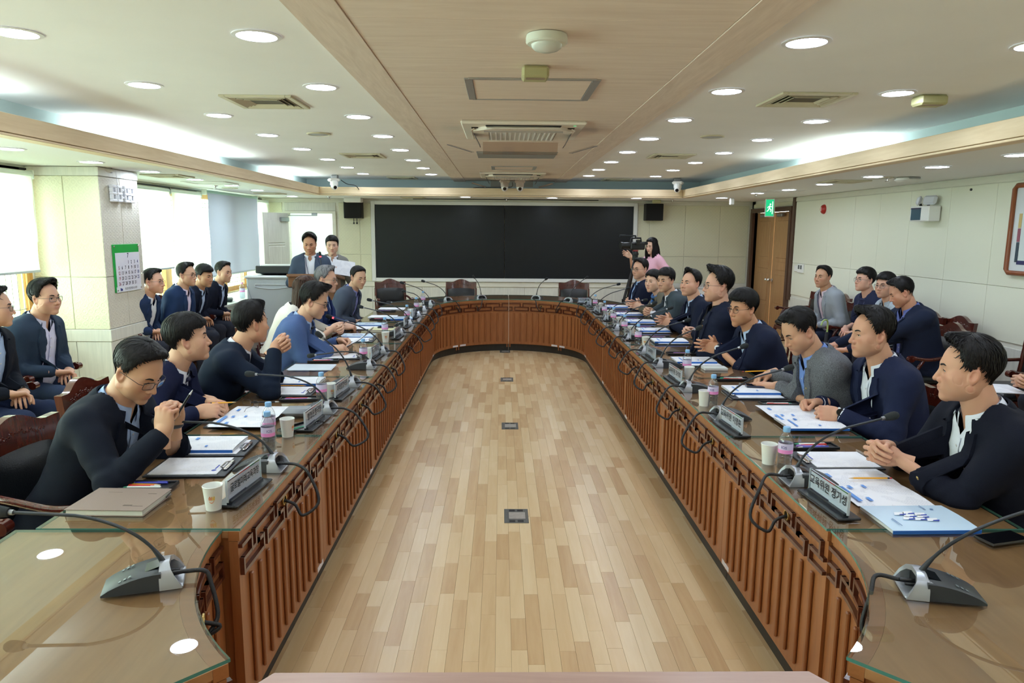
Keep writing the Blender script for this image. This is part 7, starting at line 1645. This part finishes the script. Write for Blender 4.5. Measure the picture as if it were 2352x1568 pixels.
# audience under the windows ------------------------------------------
L0h = (-3.22, 4.518, 1.205)
sit('man cut off by the left edge', 'person in black-navy suit with glasses cut off by the left photo edge', L0h, -88, -62, 2, lap(hip_of(L0h, -88), -88, d=.31), lod=1, seed=41, skin=(208, 164, 138), gl=(gl_thin, 'rect'), jacket=(20, 25, 36), jname='a0', shirt=(170, 192, 226), sname='shirt_a0', hair=('short', {}), legs=(32, 42, 70), watch={'l': (strap_k, dial_b)}, girth=1.05)
A1h = (-3.35, 5.233, 1.198)
sit('man in blue-grey jacket', 'person with thin glasses in blue-grey jacket and lilac shirt before the pillar', A1h, -94, -99, 2, lap(hip_of(A1h, -94), -94, d=.33), lod=1, seed=42, skin=(212, 164, 140), gl=(gl_thin, 'rect', {'hw': .027, 'hh': .018}), jacket=(44, 58, 78), jname='a1', shirt=(214, 214, 240), sname='shirt_a1', hair=('short', {'vol': 1.3, 'quiff': 1.2}), fat=1.5, jaw=1.12, girth=1.14, width=1.05, belly=.05, open_=1.0, legs=(48, 60, 86))
for i, (nm_, lab, h_, hth, pt_, kw) in enumerate((('man with thin glasses by the windows', 'person with thin glasses in navy suit and white shirt, nearest of four by the windows', (-3.565, 7.32, 1.166), -93, 2, dict(skin=(214, 166, 142), gl=(gl_thin, 'rect'), jacket=(34, 50, 82), jname='a2', shirt=wh_, sname='shirt_white', fat=1.1, jaw=1.06, belly=.03, girth=1.08, open_=.9, hair=('short', {'vol': .9}))),
    ('man in lilac shirt by the windows', 'person with round glasses in blue suit and lilac shirt by the windows', (-3.45, 7.84, 1.203), -98, 2, dict(skin=(206, 162, 136), gl=(gl_black, 'round', {'hw': .0235, 'hh': .020}), jacket=(32, 52, 88), jname='a3', shirt=(224, 212, 236), sname='shirt_a3', hair=('short', {'vol': 1.0, 'part': 40}))),
    ('man with fringe by the windows', 'person with a hair fringe in dark suit, third of four by the windows', (-3.475, 8.36, 1.154), -106, 9, dict(skin=(196, 148, 116), jacket=(22, 28, 46), jname='a4', shirt=(190, 206, 238), sname='shirt_blue2', hair=('fringe', {'vol': 1.3, 'sweep': .6}))),
    ('man next to the media console', 'person in dark suit and pale blue shirt next to the media console', (-3.45, 8.88, 1.169), -106, 7, dict(skin=(208, 164, 138), jacket=(20, 25, 42), jname='a5', shirt=(176, 196, 236), sname='shirt_blue2', hair=('short', {'vol': .9}))))):
    sit(nm_, lab, h_, -92, hth, pt_, lap(hip_of(h_, -92), -92), lod=2, seed=50+i, **kw)
# audience along the right wall ----------------------------------------
Bh = [(3.767, 8.2, 1.2), (3.951, 7.6, 1.208), (3.905, 7.1, 1.186), (3.56, 6.2, 1.193)]
sit('man in light grey suit', 'person in light grey suit and checked pink shirt by the right wall', Bh[0], 92, 117, 0, lap(hip_of(Bh[0], 92), 92), lod=2, seed=61, skin=(202, 154, 124), jacket=(150, 157, 166), jname='b1', shirt=(226, 206, 220), sname='shirt_pink', hair=('short', {'vol': .9}), legs=(30, 34, 52), chl='mahogany armchair under the man in light grey suit', lanyard=True)
sit('man in navy tee', 'person with round glasses in navy short-sleeved top with a name badge', Bh[1], 92, 99, -4, lap(hip_of(Bh[1], 92), 92, d=.34), lod=2, seed=62, skin=(216, 168, 146), gl=(gl_thin, 'round', {'hw': .0245, 'hh': .022}), jacket=(38, 44, 72), jname='b2', tee=True, sleeves='short', hair=('fringe', {'vol': 1.25}), lanyard=True, legs=(28, 34, 56), width=.95)
sit('man in plaid shirt', 'person with glasses in grey plaid shirt, half hidden behind a leaning man', Bh[2], 92, 117, 0, knees(hip_of(Bh[2], 92), 92), lod=2, seed=63, skin=(210, 162, 138), gl=(gl_thin, 'rect'), jacket=plaid, jname='b3', shirt=plaid, sname='plaid', hair=('fringe', {'vol': 1.2}), open_=.15, lapel=True, width=.94)
sit('man in navy blazer leaning forward', 'person in navy blazer and slate-blue shirt leaning forward by the right wall', Bh[3], 88, 72, 26, table_hands((3.20, 6.34, .655), (3.22, 6.62, .66), 80), lod=1, seed=64, skin=(202, 148, 122), jacket=(26, 34, 56), jname='b4', shirt=(104, 116, 178), sname='shirt_slate', hair=('short', {'vol': 1.15, 'quiff': .6}), fat=.9, girth=1.2, width=1.08, belly=.05)
Eh = (4.05, 4.86, 1.19)
sit('person cut off by the right edge', 'person at the right photo edge with clasped hands over printed papers', Eh, 92, 95, 5, clasp((3.60, 4.74, .70), 86), lod=2, seed=65, jacket=(40, 44, 56), jname='b5', sname='shirt_white', shirt=wh_)
sheets(3.58, 4.86, 1.4, 'printed papers on the lap of the person at the right photo edge', n=3, z=.625)
# standing people --------------------------------------------------------
def stand(label, head, th, hth, pitch, hands, **kw): person(label, (head[0]-fw(th)[0]*.05, head[1]-fw(th)[1]*.05), th, (head, hth, pitch, 0), hands=hands, standing=True, **kw)
Mh = (-2.43, 9.1, 1.522); F_, Lf_ = fw(-172), lf(-172)
stand('person in grey-blue suit standing behind the lectern with a lanyard', Mh, -172, -172, 16, {'l': (np.array((-2.43, 9.1, 1.02))+F_*.20+Lf_*.12, (.1, -.9, -.1), -UP, 'relax'), 'r': (np.array((-2.43, 9.1, 1.02))+F_*.20-Lf_*.12, (-.1, -.9, -.1), -UP, 'relax')}, lod=2, seed=71, skin=(196, 146, 116), jacket=(66, 78, 98), jname='m', shirt=wh_, sname='shirt_white', hair=('short', {'vol': 1.5, 'quiff': 1.2}), lanyard=True, legs=(52, 58, 62), fat=.4)
stand('person with short black bob half hidden behind the standing man', (-2.30, 9.75, 1.49), -165, -168, 6, {'l': ((-2.16, 9.58, 1.18), (-.5, -.6, .4), (0, -.5, -.8), 'hold'), 'r': ((-2.32, 9.55, 1.12), (.5, -.7, .2), (0, 0, -1), 'hold')}, lod=2, seed=72, female=True, skin=(222, 180, 154), jacket=(122, 122, 118), jname='w', shirt=wh_, sname='shirt_white', hair=('bob', {'vol': 1.0}), width=.86, legs=(40, 40, 46))
sheets(-2.10, 9.52, .4, 'curled white papers held by the woman behind the standing man', n=2, z=1.2).rotation_euler = (1.1, .2, .4)
stand('person with long black hair in a pink knitted top operating the video camera', (2.472, 11.6, 1.471), 118, 128, 10, {'r': ((2.14, 11.62, 1.30), (-.75, .2, .35), (-.2, -.95, 0), 'relax'), 'l': ((2.52, 11.30, .98), (-.7, -.4, -.3), (.3, .6, -.7), 'relax')}, lod=2, seed=73, female=True, skin=(228, 188, 164), jacket=(240, 186, 206), jname='c', tee=True, sleeves='short', hair=('long', {'long': .22}), width=.84, legs=(30, 32, 40))
for (x, y, th, lab) in CH: chair(x, y, th, lab)
# empty chairs
chair(-2.00, 2.18, -88, 'empty armchair cut off by the left photo edge beside the bowing man')
for x, th, lab in ((-1.68, 198, 'empty armchair at the far table end, left of three'), (-.62, 182, 'empty armchair at the far table end, middle of three'), (1.17, 178, 'empty armchair at the far table end, right of three')): chair(x, 11.05, th, lab)
for y, lab in ((9.1, 'empty armchair by the right wall with notebooks on its seat'), (9.75, 'empty armchair by the right wall nearest the oak door'), (6.72, 'empty armchair by the right wall just past the leaning man'), (5.58, 'empty armchair by the right wall, second before the leaning man'), (4.22, 'armchair at the right photo edge before the cut-off person')): chair(4.18, y, 90, lab)
t = thing('stacked_notebooks', 'dark blue notebook with white pages on the empty chair by the right wall', 'notebook', (4.0, 9.12, .483), .3)
MB().box((0, 0, .012), (.23, .17, .02)).build('pages', page_w, t); MB().box((0, 0, .0235), (.24, .18, .003), bev=.001).box((0, 0, .0015), (.24, .18, .003), bev=.001).build('cover', mat('nb_navy', (40, 46, 84), .5), t)
pen(None, -1.25, 2.735, 1.02, 0, 'black', .15, label='slim black pen held up by the bowing man on the left').rotation_euler = (.2, -1.0, .3)
pen(None, 1.645, 4.40, .835, .55, 'yellow', .15, 'pencil', label='yellow pencil held by the man in tweed jacket').rotation_euler = (0, -.15, -.55)
pen(None, -1.42, 3.565, .825, .2, 'yellow', .12, 'pencil', label='orange-yellow pencil held by the man with striped tie')
t = thing('umbrella', 'pale green curved umbrella handle beside the man in navy top', 'umbrella', (3.62, 7.72, 0)); MB().tube([(0, 0, .02), (.02, 0, .62)], [.03, .02], 8).build('canopy', mat('umbrella_dark', (40, 44, 54), .6), t, smooth=60); MB().tube(spline([(.02, 0, .6), (.022, 0, .70), (.0, -.02, .755), (-.05, -.04, .75), (-.075, -.05, .70)], 14), .010, 8).build('handle', mat('umbrella_green', (170, 196, 120), .4), t, smooth=60)
